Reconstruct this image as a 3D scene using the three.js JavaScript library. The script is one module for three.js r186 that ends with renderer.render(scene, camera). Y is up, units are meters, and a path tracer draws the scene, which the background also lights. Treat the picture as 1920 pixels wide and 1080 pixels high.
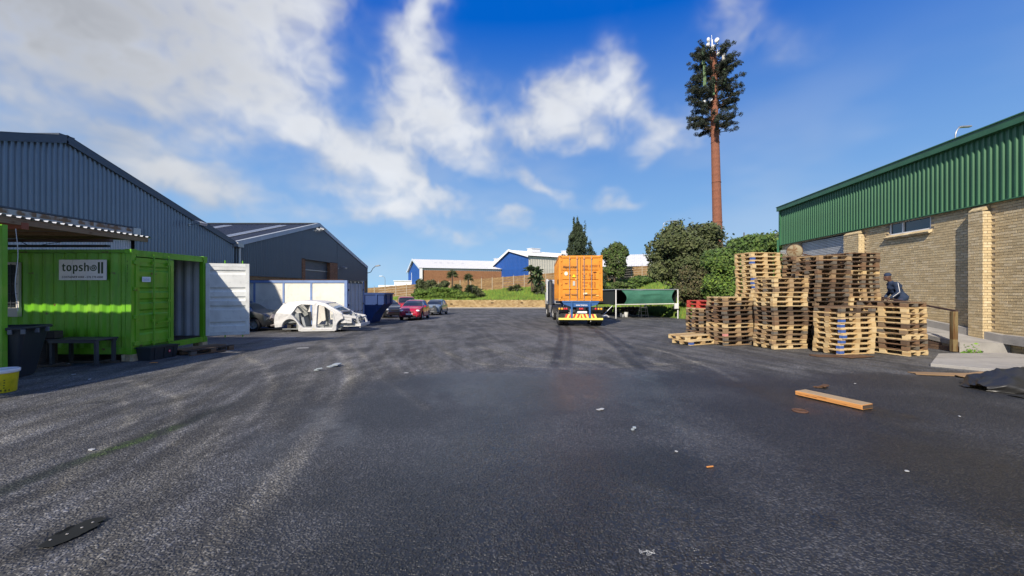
import * as THREE from 'three';
import { MarchingCubes } from 'three/addons/objects/MarchingCubes.js';

// ------------------------------------------------------------------ camera, sky, sun, exposure
const scene = new THREE.Scene();
const EYE = 1.55, FOCAL = 745;                       // focal length in pixels of a 1920 wide picture
const camera = new THREE.PerspectiveCamera(2 * Math.atan(540 / FOCAL) * 180 / Math.PI, 16 / 9, 0.05, 4000);
camera.position.set(0, EYE, 0);
camera.lookAt(0, EYE, -10);
const renderer = new THREE.WebGLRenderer({ antialias: true });
renderer.toneMapping = THREE.LinearToneMapping;
renderer.toneMappingExposure = 1.38;
renderer.shadowMap.enabled = true;

const SUN_AZ = 26 * Math.PI / 180, SUN_EL = 35 * Math.PI / 180;      // behind the camera, to its left
const sunDir = new THREE.Vector3(-Math.sin(SUN_AZ) * Math.cos(SUN_EL), Math.sin(SUN_EL), Math.cos(SUN_AZ) * Math.cos(SUN_EL));
const sun = new THREE.DirectionalLight(new THREE.Color(1.0, 0.9, 0.76), 4.4);
sun.position.copy(sunDir).multiplyScalar(120).add(new THREE.Vector3(0, 0, -30));
sun.target.position.set(0, 0, -30);
sun.castShadow = true;
sun.shadow.radius = 1.5;
sun.shadow.mapSize.set(4096, 4096);
Object.assign(sun.shadow.camera, { left: -70, right: 70, top: 70, bottom: -70, near: 1, far: 320 });
scene.add(sun, sun.target);

// ------------------------------------------------------------------ noise
const rngFrom = (seed) => { let s = seed >>> 0; return () => { s = (s + 0x6d2b79f5) | 0; let t = Math.imul(s ^ (s >>> 15), 1 | s); t = (t + Math.imul(t ^ (t >>> 7), 61 | t)) ^ t; return ((t ^ (t >>> 14)) >>> 0) / 4294967296; }; };
const hash2 = (x, y) => { let h = Math.imul(x, 374761393) + Math.imul(y, 668265263) | 0; h = Math.imul(h ^ (h >>> 13), 1274126177); h ^= h >>> 16; return (h >>> 0) / 4294967296; };
const sm = (a, b, x) => { const t = Math.min(1, Math.max(0, (x - a) / (b - a))); return t * t * (3 - 2 * t); };
const mix = (a, b, t) => a + (b - a) * t;
const clamp = (x, a = 0, b = 1) => Math.min(b, Math.max(a, x));
function vnoise(x, y, per = 0) {
  const ix = Math.floor(x), iy = Math.floor(y), fx = x - ix, fy = y - iy, u = fx * fx * (3 - 2 * fx), v = fy * fy * (3 - 2 * fy);
  let x0 = ix, x1 = ix + 1, y0 = iy, y1 = iy + 1;
  if (per) { x0 = ((x0 % per) + per) % per; x1 = ((x1 % per) + per) % per; y0 = ((y0 % per) + per) % per; y1 = ((y1 % per) + per) % per; }
  const a = hash2(x0, y0), b = hash2(x1, y0), c = hash2(x0, y1), d = hash2(x1, y1), t = a + (b - a) * u;
  return t + (c + (d - c) * u - t) * v;
}
function fbm(x, y, oct = 4, per = 0) { let s = 0, a = 0.5, n = 0; for (let i = 0; i < oct; i++) { s += a * vnoise(x, y, per); n += a; x = x * 2 + (per ? 0 : 17.3); y = y * 2 + (per ? 0 : 9.1); per *= 2; a *= 0.5; } return s / n; }

// ------------------------------------------------------------------ the sky: blue air, pale near the horizon, with broken cloud
{
  const W = 2048, Hh = 1024, data = new Float32Array(W * Hh * 4);
  // clouds: azimuth, elevation (degrees), half widths, turn, strength
  const clouds = [
    [-47, 27, 17, 8.5, 8, 0.95], [-61, 25, 16, 13, 0, 0.95], [-34, 29, 7.5, 5, -8, 0.85], [-33, 24, 6, 3, -25, 0.8], [-25.5, 29, 2.6, 7, 0, 0.45], [-42, 20.5, 11, 3.2, -10, 0.6], [-29, 34, 7, 4, 0, 0.7],
    [-29.5, 20.5, 5.5, 2.4, -30, 0.75], [-22.5, 17.3, 7, 2.8, -22, 0.85], [-16, 14.8, 7, 2.4, -22, 0.8], [-10, 12, 5, 1.6, -18, 0.5], [-24, 13.5, 7, 1.8, 0, 0.3],
    [-12.6, 33, 2.8, 6, -4, 0.85], [-12, 27, 4.4, 5, 0, 0.85], [-8.5, 22.8, 5.4, 4.4, -20, 0.9], [-5.5, 20, 3.6, 3, 0, 0.6], [-14.5, 22, 4.5, 4, 20, 0.7], [-17, 19, 5, 3, 0, 0.5], [-6, 17, 6, 2, -10, 0.4],
    [5.5, 24.6, 5.6, 3.4, 8, 0.97], [11, 25.4, 5, 3.1, 12, 0.93], [15.5, 26.8, 2.6, 4.2, 22, 0.75], [3.5, 21.6, 5, 2.6, 0, 0.7], [17.8, 22.5, 2, 3.4, 15, 0.4], [11, 21, 5, 2, 0, 0.4],
    [-42, 12.6, 7.5, 2.8, -6, 0.97], [-30, 7, 9, 1.6, 0, 0.3], [-6, 6.5, 8, 1.6, 0, 0.36], [-13, 8.5, 6, 1.4, -8, 0.4], [0, 8.6, 5, 1.2, 0, 0.34], [-20, 16.5, 6, 3, -20, 0.45], [-35, 22, 7, 4, -20, 0.6], [10, 8, 9, 1.3, 0, 0.2], [-36, 10.8, 5, 1.9, -10, 0.6], [-15.8, 11.1, 4, 1.6, 4, 0.93], [-20.5, 11.4, 4, 1.5, 0, 0.55], [-27, 10, 6, 1.4, 0, 0.35],
    [2.5, 15.6, 3.4, 1.5, -30, 0.5], [6, 13.2, 4, 1.3, -22, 0.45], [-0.5, 10.4, 3.4, 1.1, 0, 0.5], [13.8, 12.4, 2.6, 1.0, 0, 0.55], [17, 12, 3, 0.9, 0, 0.35], [20, 19.8, 4, 1.8, 22, 0.7], [18.5, 17.2, 2, 1.4, 30, 0.45], [23, 17, 2.4, 1.2, 0, 0.35], [25, 19, 4, 1.5, 0, 0.25],
    [28.5, 31, 3.4, 3.4, 0, 0.42], [34, 27, 6, 2, -20, 0.22], [-52, 40, 20, 8, 0, 0.8], [-20, 46, 14, 4, 10, 0.5], [12, 44, 16, 5, -10, 0.45], [40, 47, 12, 5, 0, 0.35],
  ].map(([a, e, w, h, t, s]) => [a, e, w, h, Math.cos(t * Math.PI / 180), Math.sin(t * Math.PI / 180), s]);
  for (let r = 0; r < Hh; r++) {
    const el = ((r + 0.5) / Hh - 0.5) * 180;
    for (let c = 0; c < W; c++) {
      const o = (r * W + c) * 4, round = ((c + 0.5) / W - 0.5) * 2 * Math.PI;
      const x = Math.cos(round), z = Math.sin(round);
      const az = Math.atan2(x, -z) * 180 / Math.PI;
      const e = Math.max(el, 0), t = Math.pow(clamp(e / 34), 0.8);
      // air: pale blue low down, deep blue higher up
      let R = mix(0.27, 0.0006, t), Gc = mix(0.48, 0.088, t), Bc = mix(0.68, 0.43, t);
      const away = sm(58, 80, Math.abs(az));
      if (el <= -2) { const k = sm(0, -8, el); data[o] = mix(R, 0.16, k); data[o + 1] = mix(Gc, 0.16, k); data[o + 2] = mix(Bc, 0.15, k); data[o + 3] = 1; continue; }
      const k0 = 34 / (Math.sin(Math.max(el, 3) * Math.PI / 180) * 34 + 6), ce = Math.cos(el * Math.PI / 180);
      let f = 0;
      if (away < 1 && el < 58) {
        // drawn-out warps give soft, combed edges
        const wx = az + 5 * (fbm(az * 0.11 + 3, el * 0.16 + 11, 3) - 0.5) + 2.2 * (fbm(az * 0.34, el * 0.5, 3) - 0.5), wy = el + 3.4 * (fbm(az * 0.13 + 40, el * 0.2 + 5, 3) - 0.5) + 1.8 * (fbm(az * 0.4 + 9, el * 0.6 + 4, 3) - 0.5);
        let g = 1;
        for (const [a, ee, w, h, ct, st, s] of clouds) {
          const dx = wx - a, dy = wy - ee, u = (dx * ct + dy * st) / w, v = (-dx * st + dy * ct) / h, q = u * u + v * v;
          if (q < 6) g *= 1 - s * Math.exp(-q * 1.05);
        }
        f = (1 - g) * 0.97;
        const fine = fbm(az * 0.55 + 2.2 * fbm(az * 0.3, el * 0.3, 2), el * 0.7, 5) - 0.5;
        f += fine * 0.5 * sm(0.02, 0.45, f) + 0.05 * fine;
      }
      if (away > 0) f = mix(f, sm(0.42, 0.75, fbm(x * k0 * 2.2 + 7, z * k0 * 2.2 + 3, 5)), away);
      const high = sm(42, 58, el); if (high > 0) f = mix(f, sm(0.42, 0.78, fbm(x * 3.1 * ce + 31, z * 3.1 * ce + 13, 5)), high);
      const low = 0.2 * sm(0.3, 0.7, fbm(az * 0.06 + 20, el * 0.15 + 2, 4)) * sm(30, 12, el) * (1 - away);
      let dens = Math.max(sm(0.0, 0.98, f) * 0.94, low) * sm(-1, 3, el);
      // cloud: white, greyer where thick
      const soft = dens < 0.02 ? 0.5 : fbm(az * 0.16 + 70, el * 0.26, 4), grey = sm(0.5, 1.1, f) * (0.12 + 0.75 * sm(-25, -52, az) * sm(14, 24, el)) * (0.5 + soft);
      const lum = 0.53 + 0.16 * (soft - 0.5) - 0.13 * clamp(grey) - 0.1 * sm(-18, -50, az) + 0.1 * sm(0.5, 0.95, f) * (1 - clamp(grey));
      R = mix(R, lum * 0.95, dens); Gc = mix(Gc, lum * 0.98, dens); Bc = mix(Bc, lum * 1.03, dens);
      if (el < 0) { const k = sm(0, -8, el); R = mix(R, 0.16, k); Gc = mix(Gc, 0.16, k); Bc = mix(Bc, 0.15, k); }
      data[o] = R; data[o + 1] = Gc; data[o + 2] = Bc; data[o + 3] = 1;
    }
  }
  const skyTex = new THREE.DataTexture(data, W, Hh, THREE.RGBAFormat, THREE.FloatType);
  skyTex.mapping = THREE.EquirectangularReflectionMapping;
  skyTex.magFilter = THREE.LinearFilter; skyTex.minFilter = THREE.LinearFilter; skyTex.needsUpdate = true;
  scene.background = skyTex; scene.environment = skyTex;
}

// ------------------------------------------------------------------ places: d metres ahead of the camera, X metres to its right
const SLOPE = 0.0268;                                // the yard falls gently away
const G = (d) => -SLOPE * clamp(d, -30, 66);
const PX = (px, d) => (px - 960) / FOCAL * d;        // lateral place of a picture column at distance d
const PY = (py, d) => EYE + (540 - py) / FOCAL * d;
const V = (x, y, z) => new THREE.Vector3(x, y, z);

// ------------------------------------------------------------------ objects
const used = new Map();
const numbered = (name) => { const n = used.get(name) ?? 0; used.set(name, n + 1); return n ? name + '_' + String(n).padStart(3, '0') : name; };
function thing(name, label, category, x = 0, y = 0, d = 0, turn = 0, group) {
  const o = new THREE.Group(); o.name = numbered(name); o.position.set(x, y, -d); o.rotation.y = turn;
  o.userData = { label, category }; if (group) o.userData.group = group;
  scene.add(o); return o;
}
function part(parent, name, geo, material, label) {
  const m = new THREE.Mesh(geo, material); m.name = name; parent.add(m);
  if (label) m.userData.label = label; return m;
}
function struct(name, geo, material, label) { const m = new THREE.Mesh(geo, material); m.name = numbered(name); m.userData = { kind: 'structure', label, category: name.replace(/_/g, ' ').split(' ').slice(-1)[0] }; scene.add(m); return m; }
function copyOf(o, label, x, y, d, turn, group) {
  const c = o.clone(); c.name = numbered(o.name.replace(/_\d{3}$/, '')); c.position.set(x, y, -d); c.rotation.y = turn;
  c.userData = { ...o.userData, label }; if (group) c.userData.group = group; scene.add(c); return c;
}

// ------------------------------------------------------------------ geometry
const seedUV = rngFrom(77);
// uv in metres from the face's main direction
function metric(g, shift = true) {
  if (g.index) g = g.toNonIndexed();
  if (!g.attributes.normal) g.computeVertexNormals();
  const p = g.attributes.position, uv = new Float32Array(p.count * 2), a = V(), b = V(), c = V(), n = V();
  const ox = shift ? seedUV() * 7 : 0, oy = shift ? seedUV() * 7 : 0;
  for (let i = 0; i < p.count; i += 3) {
    a.fromBufferAttribute(p, i); b.fromBufferAttribute(p, i + 1); c.fromBufferAttribute(p, i + 2);
    n.copy(b).sub(a).cross(c.sub(a));
    const x = Math.abs(n.x), y = Math.abs(n.y), z = Math.abs(n.z);
    for (let k = 0; k < 3; k++) {
      const q = i + k, X = p.getX(q), Y = p.getY(q), Z = p.getZ(q);
      const [u, v] = y >= x && y >= z ? [X, Z] : x >= z ? [Z, Y] : [X, Y];
      uv[q * 2] = u + ox; uv[q * 2 + 1] = v + oy;
    }
  }
  g.setAttribute('uv', new THREE.BufferAttribute(uv, 2));
  for (const k of Object.keys(g.attributes)) if (!['position', 'normal', 'uv', 'color'].includes(k)) g.deleteAttribute(k);
  return g;
}
function merge(list, withColor = false) {
  let n = 0; const gs = list.map((g) => (g.index ? g.toNonIndexed() : g));
  for (const g of gs) n += g.attributes.position.count;
  const P = new Float32Array(n * 3), N = new Float32Array(n * 3), U = new Float32Array(n * 2), C = withColor ? new Float32Array(n * 3).fill(1) : null;
  let o = 0;
  for (const g of gs) {
    const c = g.attributes.position.count;
    P.set(g.attributes.position.array, o * 3); N.set(g.attributes.normal.array, o * 3);
    if (g.attributes.uv) U.set(g.attributes.uv.array, o * 2);
    if (C && g.attributes.color) C.set(g.attributes.color.array, o * 3);
    o += c;
  }
  const g = new THREE.BufferGeometry();
  g.setAttribute('position', new THREE.BufferAttribute(P, 3)); g.setAttribute('normal', new THREE.BufferAttribute(N, 3)); g.setAttribute('uv', new THREE.BufferAttribute(U, 2));
  if (C) g.setAttribute('color', new THREE.BufferAttribute(C, 3));
  return g;
}
const put = (g, x, y, z, rx = 0, ry = 0, rz = 0) => g.applyMatrix4(new THREE.Matrix4().compose(V(x, y, z), new THREE.Quaternion().setFromEuler(new THREE.Euler(rx, ry, rz, 'YXZ')), V(1, 1, 1)));
// box by centre
const bx = (w, h, l, x = 0, y = 0, z = 0, rx = 0, ry = 0, rz = 0) => put(metric(new THREE.BoxGeometry(w, h, l)), x, y, z, rx, ry, rz);
// box with chamfered edges: an extruded rounded rectangle
function cbx(w, h, l, c, x = 0, y = 0, z = 0, rx = 0, ry = 0, rz = 0) {
  const s = new THREE.Shape(), a = w / 2 - c, b = h / 2 - c;
  s.moveTo(-a, -b - c + c); s.moveTo(-a, -b); s.lineTo(a, -b); s.lineTo(a, b); s.lineTo(-a, b); s.closePath();
  const g = new THREE.ExtrudeGeometry(s, { depth: l - 2 * c, bevelEnabled: true, bevelThickness: c, bevelSize: c, bevelSegments: 2 });
  g.translate(0, 0, -(l - 2 * c) / 2);
  return put(metric(g), x, y, z, rx, ry, rz);
}
// a bar of section w x h from a to b
function bar(a, b, w, h = w) {
  const v = b.clone().sub(a), l = v.length(), g = metric(new THREE.BoxGeometry(w, h, l));
  const m = new THREE.Matrix4().lookAt(b, a, Math.abs(v.y) > 0.95 * l ? V(1, 0, 0) : V(0, 1, 0)); m.setPosition(a.clone().add(b).multiplyScalar(0.5));
  return g.applyMatrix4(m);
}
function rod(a, b, r, r2 = r, seg = 10, open = false) {
  const v = b.clone().sub(a), l = v.length(), g = new THREE.CylinderGeometry(r2, r, l, seg, 1, open).toNonIndexed();
  const m = new THREE.Matrix4().compose(a.clone().add(b).multiplyScalar(0.5), new THREE.Quaternion().setFromUnitVectors(V(0, 1, 0), v.normalize()), V(1, 1, 1));
  return g.applyMatrix4(m);
}
const tube = (pts, r, seg = 8, n = 0) => new THREE.TubeGeometry(new THREE.CatmullRomCurve3(pts), n || pts.length * 5, r, seg).toNonIndexed();
const lathe = (pts, seg = 24) => new THREE.LatheGeometry(pts.map(([r, y]) => new THREE.Vector2(r, y)), seg).toNonIndexed();
function shapeOf(pts) { const s = new THREE.Shape(); pts.forEach(([x, y], i) => (i ? s.lineTo(x, y) : s.moveTo(x, y))); s.closePath(); return s; }
const extr = (pts, depth, bevel = 0, holes = [], curve = 6) => {
  const s = pts instanceof THREE.Shape ? pts : shapeOf(pts);
  for (const h of holes) s.holes.push(h.isPath ? h : new THREE.Path(h.map(([x, y]) => new THREE.Vector2(x, y))));
  return metric(new THREE.ExtrudeGeometry(s, { depth, bevelEnabled: bevel > 0, bevelThickness: bevel, bevelSize: bevel, bevelSegments: 2, curveSegments: curve }));
};
// polygon soup from quads / triangles of Vector3
function faces(list) {
  const P = [];
  for (const f of list) for (let i = 1; i + 1 < f.length; i++) for (const q of [f[0], f[i], f[i + 1]]) P.push(q.x, q.y, q.z);
  const g = new THREE.BufferGeometry(); g.setAttribute('position', new THREE.Float32BufferAttribute(P, 3)); g.computeVertexNormals();
  return metric(g, false);
}
// a ribbed sheet: u across the ribs, v along them, w out of the sheet; v0(u) to v1(u); map(u, v, w) gives the point
function ribbed(u0, u1, pitch, rib, depth, v0, v1, map, slope = 0.022, cap = 1e9) {
  const prof = [];
  for (let u = u0; u < u1 - 1e-6; u += pitch) {
    const a = u + pitch - rib - 2 * slope;
    for (const [k, w] of [[u, 0], [a, 0], [a + slope, depth], [a + slope + rib, depth]]) if (k <= u1 + 1e-6) prof.push([k, w]);
  }
  prof.push([u1, 0]);
  const out = [], breaks = cap.length ? cap : [];
  for (const b of breaks) { const i = prof.findIndex((p) => p[0] > b); if (i > 0) { const t = (b - prof[i - 1][0]) / (prof[i][0] - prof[i - 1][0]); prof.splice(i, 0, [b, mix(prof[i - 1][1], prof[i][1], t)]); } }
  for (let i = 0; i + 1 < prof.length; i++) {
    const [a, wa] = prof[i], [b, wb] = prof[i + 1];
    if (b - a < 1e-6) continue;
    out.push([map(a, v0(a), wa), map(b, v0(b), wb), map(b, v1(b), wb), map(a, v1(a), wa)]);
  }
  return faces(out);
}
// loft: rows of points (equal length); closed = the rows are rings
function loft(rows, closed = false, smooth = true) {
  const P = [], I = [], n = rows[0].length;
  for (const r of rows) for (const p of r) P.push(p.x, p.y, p.z);
  for (let i = 0; i + 1 < rows.length; i++) for (let j = 0; j < (closed ? n : n - 1); j++) {
    const a = i * n + j, b = i * n + (j + 1) % n, c = a + n, d = b + n; I.push(a, b, d, a, d, c);
  }
  const g = new THREE.BufferGeometry(); g.setAttribute('position', new THREE.Float32BufferAttribute(P, 3)); g.setIndex(I);
  if (smooth) { g.computeVertexNormals(); return metric(g); }
  const h = g.toNonIndexed(); h.computeVertexNormals(); return metric(h);
}
// leaves: small quads spread in the shells of several lobes [x, y, z, rx, ry, rz, share]
function leaves(lobes, n, size, seed, cols, opt = {}) {
  const R = rngFrom(seed), P = new Float32Array(n * 18), N = new Float32Array(n * 18), C = new Float32Array(n * 18), U = new Float32Array(n * 12);
  const tot = lobes.reduce((s, l) => s + (l[6] ?? 1), 0), q = V(), a = V(), b = V(), nn = V(), col = new THREE.Color(), t = V();
  for (let i = 0; i < n; i++) {
    let k = R() * tot, L = lobes[0]; for (const l of lobes) { k -= l[6] ?? 1; if (k <= 0) { L = l; break; } }
    const th = R() * 6.2832, cz = R() * 2 - 1, s = Math.sqrt(1 - cz * cz), rr = opt.solid ? Math.cbrt(R()) : R() < 0.05 ? 1 + 0.22 * R() : 1 - Math.pow(R(), 1.6) * 0.55;
    nn.set(s * Math.cos(th), cz, s * Math.sin(th));
    // lumpy outline, the same for leaves that lie close together
    const lump = 1 + (opt.lump ?? 0.4) * (fbm(nn.x * 2.6 + L[0] * 3 + 9, nn.y * 2.6 + nn.z * 2.6 + L[1] * 5 + 4, 3) - 0.5) * 2;
    q.set(L[0] + nn.x * L[3] * rr * lump, L[1] + nn.y * L[4] * rr * lump, L[2] + nn.z * L[5] * rr * lump);
    if (opt.floor !== undefined && q.y < opt.floor) q.y = opt.floor + R() * 0.3;
    const sz = size * (0.6 + 0.9 * R());
    // leaves look outwards and up, with scatter
    t.set(R() - 0.5, R() - 0.5, R() - 0.5).multiplyScalar(1.7).addScaledVector(nn, opt.out ?? 0.8); t.y += 0.25; t.normalize();
    a.set(R() - 0.5, R() - 0.5 + (opt.up ?? 0), R() - 0.5).cross(t).normalize(); if (opt.up) a.cross(t).normalize(); b.copy(a).cross(t).normalize();
    const w = sz * (opt.thin ?? 0.55), o = i * 18;
    const pts = [[-1, 0], [0, -1], [1, 0], [-1, 0], [1, 0], [0, 1]];
    const fn = t.copy(a).cross(b).normalize(); if (fn.dot(nn) < 0) { fn.negate(); b.negate(); }
    const cc = cols[Math.floor(R() * cols.length)], f = 0.75 + 0.5 * R();
    for (let v = 0; v < 6; v++) {
      const [x, y] = pts[v];
      P[o + v * 3] = q.x + a.x * x * sz + b.x * y * w; P[o + v * 3 + 1] = q.y + a.y * x * sz + b.y * y * w; P[o + v * 3 + 2] = q.z + a.z * x * sz + b.z * y * w;
      N[o + v * 3] = fn.x; N[o + v * 3 + 1] = fn.y; N[o + v * 3 + 2] = fn.z;
      C[o + v * 3] = cc[0] * f; C[o + v * 3 + 1] = cc[1] * f; C[o + v * 3 + 2] = cc[2] * f;
    }
  }
  const g = new THREE.BufferGeometry();
  g.setAttribute('position', new THREE.BufferAttribute(P, 3)); g.setAttribute('normal', new THREE.BufferAttribute(N, 3)); g.setAttribute('color', new THREE.BufferAttribute(C, 3)); g.setAttribute('uv', new THREE.BufferAttribute(U, 2));
  return g;
}

// ------------------------------------------------------------------ textures and materials
function tex(w, h, fn, { srgb = false, rep = [1, 1] } = {}) {
  const d = new Uint8Array(w * h * 4);
  for (let y = 0; y < h; y++) for (let x = 0; x < w; x++) {
    const c = fn(x / w, y / h), o = (y * w + x) * 4;
    if (typeof c === 'number') d[o] = d[o + 1] = d[o + 2] = clamp(c) * 255; else { d[o] = clamp(c[0]) * 255; d[o + 1] = clamp(c[1]) * 255; d[o + 2] = clamp(c[2]) * 255; }
    d[o + 3] = 255;
  }
  const t = new THREE.DataTexture(d, w, h, THREE.RGBAFormat);
  t.wrapS = t.wrapT = THREE.RepeatWrapping; t.magFilter = THREE.LinearFilter; t.minFilter = THREE.LinearMipmapLinearFilter;
  t.repeat.set(rep[0], rep[1]); if (srgb) t.colorSpace = THREE.SRGBColorSpace; t.needsUpdate = true; return t;
}
const again = (t, u, v = u) => { const c = t.clone(); c.repeat.set(u, v); c.needsUpdate = true; return c; };
// linear factors near 1 that a base colour is multiplied with (stored as data, not sRGB)
const tGrime = tex(512, 512, (u, v) => { const a = fbm(u * 4, v * 4, 6, 4), b = fbm(u * 12 + 3, v * 3, 4, 0), s = sm(0.55, 0.8, fbm(u * 16, v * 16, 3, 16)); return 0.62 + 0.42 * a + 0.06 * b - 0.12 * s; });
const tStreak = tex(512, 512, (u, v) => { const a = fbm(u * 48, v * 3, 4, 0), b = fbm(u * 6, v * 6, 5, 6); return 0.6 + 0.28 * a + 0.26 * b; });
const tFine = tex(512, 512, (u, v) => 0.5 + (fbm(u * 64, v * 64, 3, 64) - 0.5) * 1.2);
const tRough = tex(256, 256, (u, v) => 0.55 + 0.45 * fbm(u * 6, v * 6, 5, 6));
const tWood = tex(512, 512, (u, v) => { const w = fbm(u * 3, v * 26, 4, 0) + 0.35 * Math.sin(v * 90 + 5 * fbm(u * 4, v * 5, 3)); const k = sm(0.72, 0.8, fbm(u * 9, v * 20, 2)); return [0.78 + 0.22 * w - 0.3 * k, 0.74 + 0.25 * w - 0.36 * k, 0.68 + 0.28 * w - 0.4 * k]; });
const tRust = tex(512, 512, (u, v) => { const r = sm(0.42, 0.66, fbm(u * 9, v * 2.4 + 3, 6) * 0.8 + 0.2 * (1 - v)); const g = 0.8 + 0.2 * fbm(u * 40, v * 40, 3); return [mix(0.62, 0.34, r) * g, mix(0.6, 0.2, r) * g, mix(0.56, 0.11, r) * g]; });
const M = {};
const mat = (name, r, g, b, rough = 0.7, o = {}) => { const { phys, ...rest } = o; const m = phys ? new THREE.MeshPhysicalMaterial({ roughness: rough, ...rest }) : new THREE.MeshStandardMaterial({ roughness: rough, ...rest }); m.color.setRGB(r, g, b); m.name = name; M[name] = m; return m; };
const worn = { map: again(tGrime, 0.45) }, streaked = { map: again(tStreak, 0.6, 0.35) };
mat('steelDark', 0.06, 0.07, 0.082, 0.42, { ...streaked, metalness: 0.25 });
mat('charcoalSheet', 0.195, 0.235, 0.29, 0.3, { map: again(tStreak, 0.35, 0.12), metalness: 0.5 });
mat('charcoalSheetB', 0.13, 0.148, 0.175, 0.32, { map: again(tStreak, 0.35, 0.12), metalness: 0.5 });
mat('charcoalTrim', 0.07, 0.088, 0.115, 0.4, { ...worn, metalness: 0.15 });
mat('roofSheet', 0.072, 0.08, 0.095, 0.38, { ...streaked, metalness: 0.2 });
mat('skylightSheet', 0.42, 0.46, 0.5, 0.3, { ...streaked });
mat('galv', 0.5, 0.51, 0.52, 0.35, { ...worn, metalness: 0.6 });
mat('paleSheet', 0.56, 0.58, 0.6, 0.45, { ...streaked, metalness: 0.15 });
mat('shutter', 0.16, 0.17, 0.18, 0.45, { ...worn, metalness: 0.3 });
mat('rusty', 0.8, 0.8, 0.8, 0.8, { map: again(tRust, 0.55, 1.6) });
mat('rustSteel', 0.11, 0.055, 0.035, 0.85, worn);
mat('brownSteel', 0.09, 0.055, 0.045, 0.7, worn);
mat('concrete', 0.4, 0.385, 0.36, 0.88, { map: again(tGrime, 0.7), bumpMap: again(tFine, 3), bumpScale: 0.004 });
mat('mortar', 0.46, 0.4, 0.3, 0.95, { map: again(tGrime, 1.3) });
const brickMats = [[0.68, 0.55, 0.33], [0.62, 0.49, 0.285], [0.73, 0.6, 0.38], [0.57, 0.45, 0.26], [0.66, 0.52, 0.3]].map(([r, g, b], i) => mat('faceBrick' + i, r, g, b, 0.9, { map: again(tGrime, 2.3), bumpMap: again(tFine, 6), bumpScale: 0.003 }));
const shadedBrickMats = [[0.2, 0.125, 0.08], [0.25, 0.16, 0.1], [0.16, 0.1, 0.07]].map(([r, g, b], i) => mat('shadedBrick' + i, r, g, b, 0.92, { map: again(tGrime, 2.3) }));  // ramp side bricks: the shadow on them is put into the colour
mat('greenSheet', 0.035, 0.15, 0.062, 0.4, { map: again(tStreak, 0.35, 0.2), metalness: 0.05 });
mat('greenTrim', 0.04, 0.16, 0.075, 0.45, worn);
mat('white', 0.78, 0.78, 0.76, 0.5, worn);
mat('whiteGloss', 0.8, 0.8, 0.8, 0.25, {});
mat('black', 0.014, 0.014, 0.016, 0.55, {});
mat('rubber', 0.018, 0.018, 0.019, 0.85, { bumpMap: again(tFine, 8), bumpScale: 0.004 });
mat('glassDark', 0.02, 0.025, 0.03, 0.06, { phys: true, specularIntensity: 1, clearcoat: 0.6, clearcoatRoughness: 0.04 });
mat('lampGlass', 0.7, 0.72, 0.75, 0.15, {});
mat('timber', 0.3, 0.2, 0.115, 0.8, { map: again(tWood, 0.7, 1.6) });
mat('blueSheet', 0.012, 0.085, 0.36, 0.45, { ...streaked });
mat('farWhite', 0.76, 0.76, 0.74, 0.5, { ...streaked });
mat('farCream', 0.66, 0.63, 0.55, 0.55, { ...streaked });

// brick seen from so far that single bricks are not told apart: grain and tone of burnt clay
const tFarBrick = tex(512, 512, (u, v) => {
  const row = Math.floor(v * 64), k = Math.floor(u * 22 + (row % 2) * 0.5), h = hash2(k + 5, row + 9), g = 0.75 + 0.5 * fbm(u * 60, v * 60, 2);
  const j = (v * 64) % 1 < 0.14 || (u * 22 + (row % 2) * 0.5) % 1 < 0.05 ? 0.75 : 1;
  return [g * j * mix(0.72, 1, h), g * j * mix(0.66, 0.98, h), g * j * mix(0.62, 0.95, h)];
});
mat('farBrickRed', 0.34, 0.17, 0.085, 0.9, { map: again(tFarBrick, 0.2) });
mat('farBrickTan', 0.4, 0.25, 0.12, 0.9, { map: again(tFarBrick, 0.2) });

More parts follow.
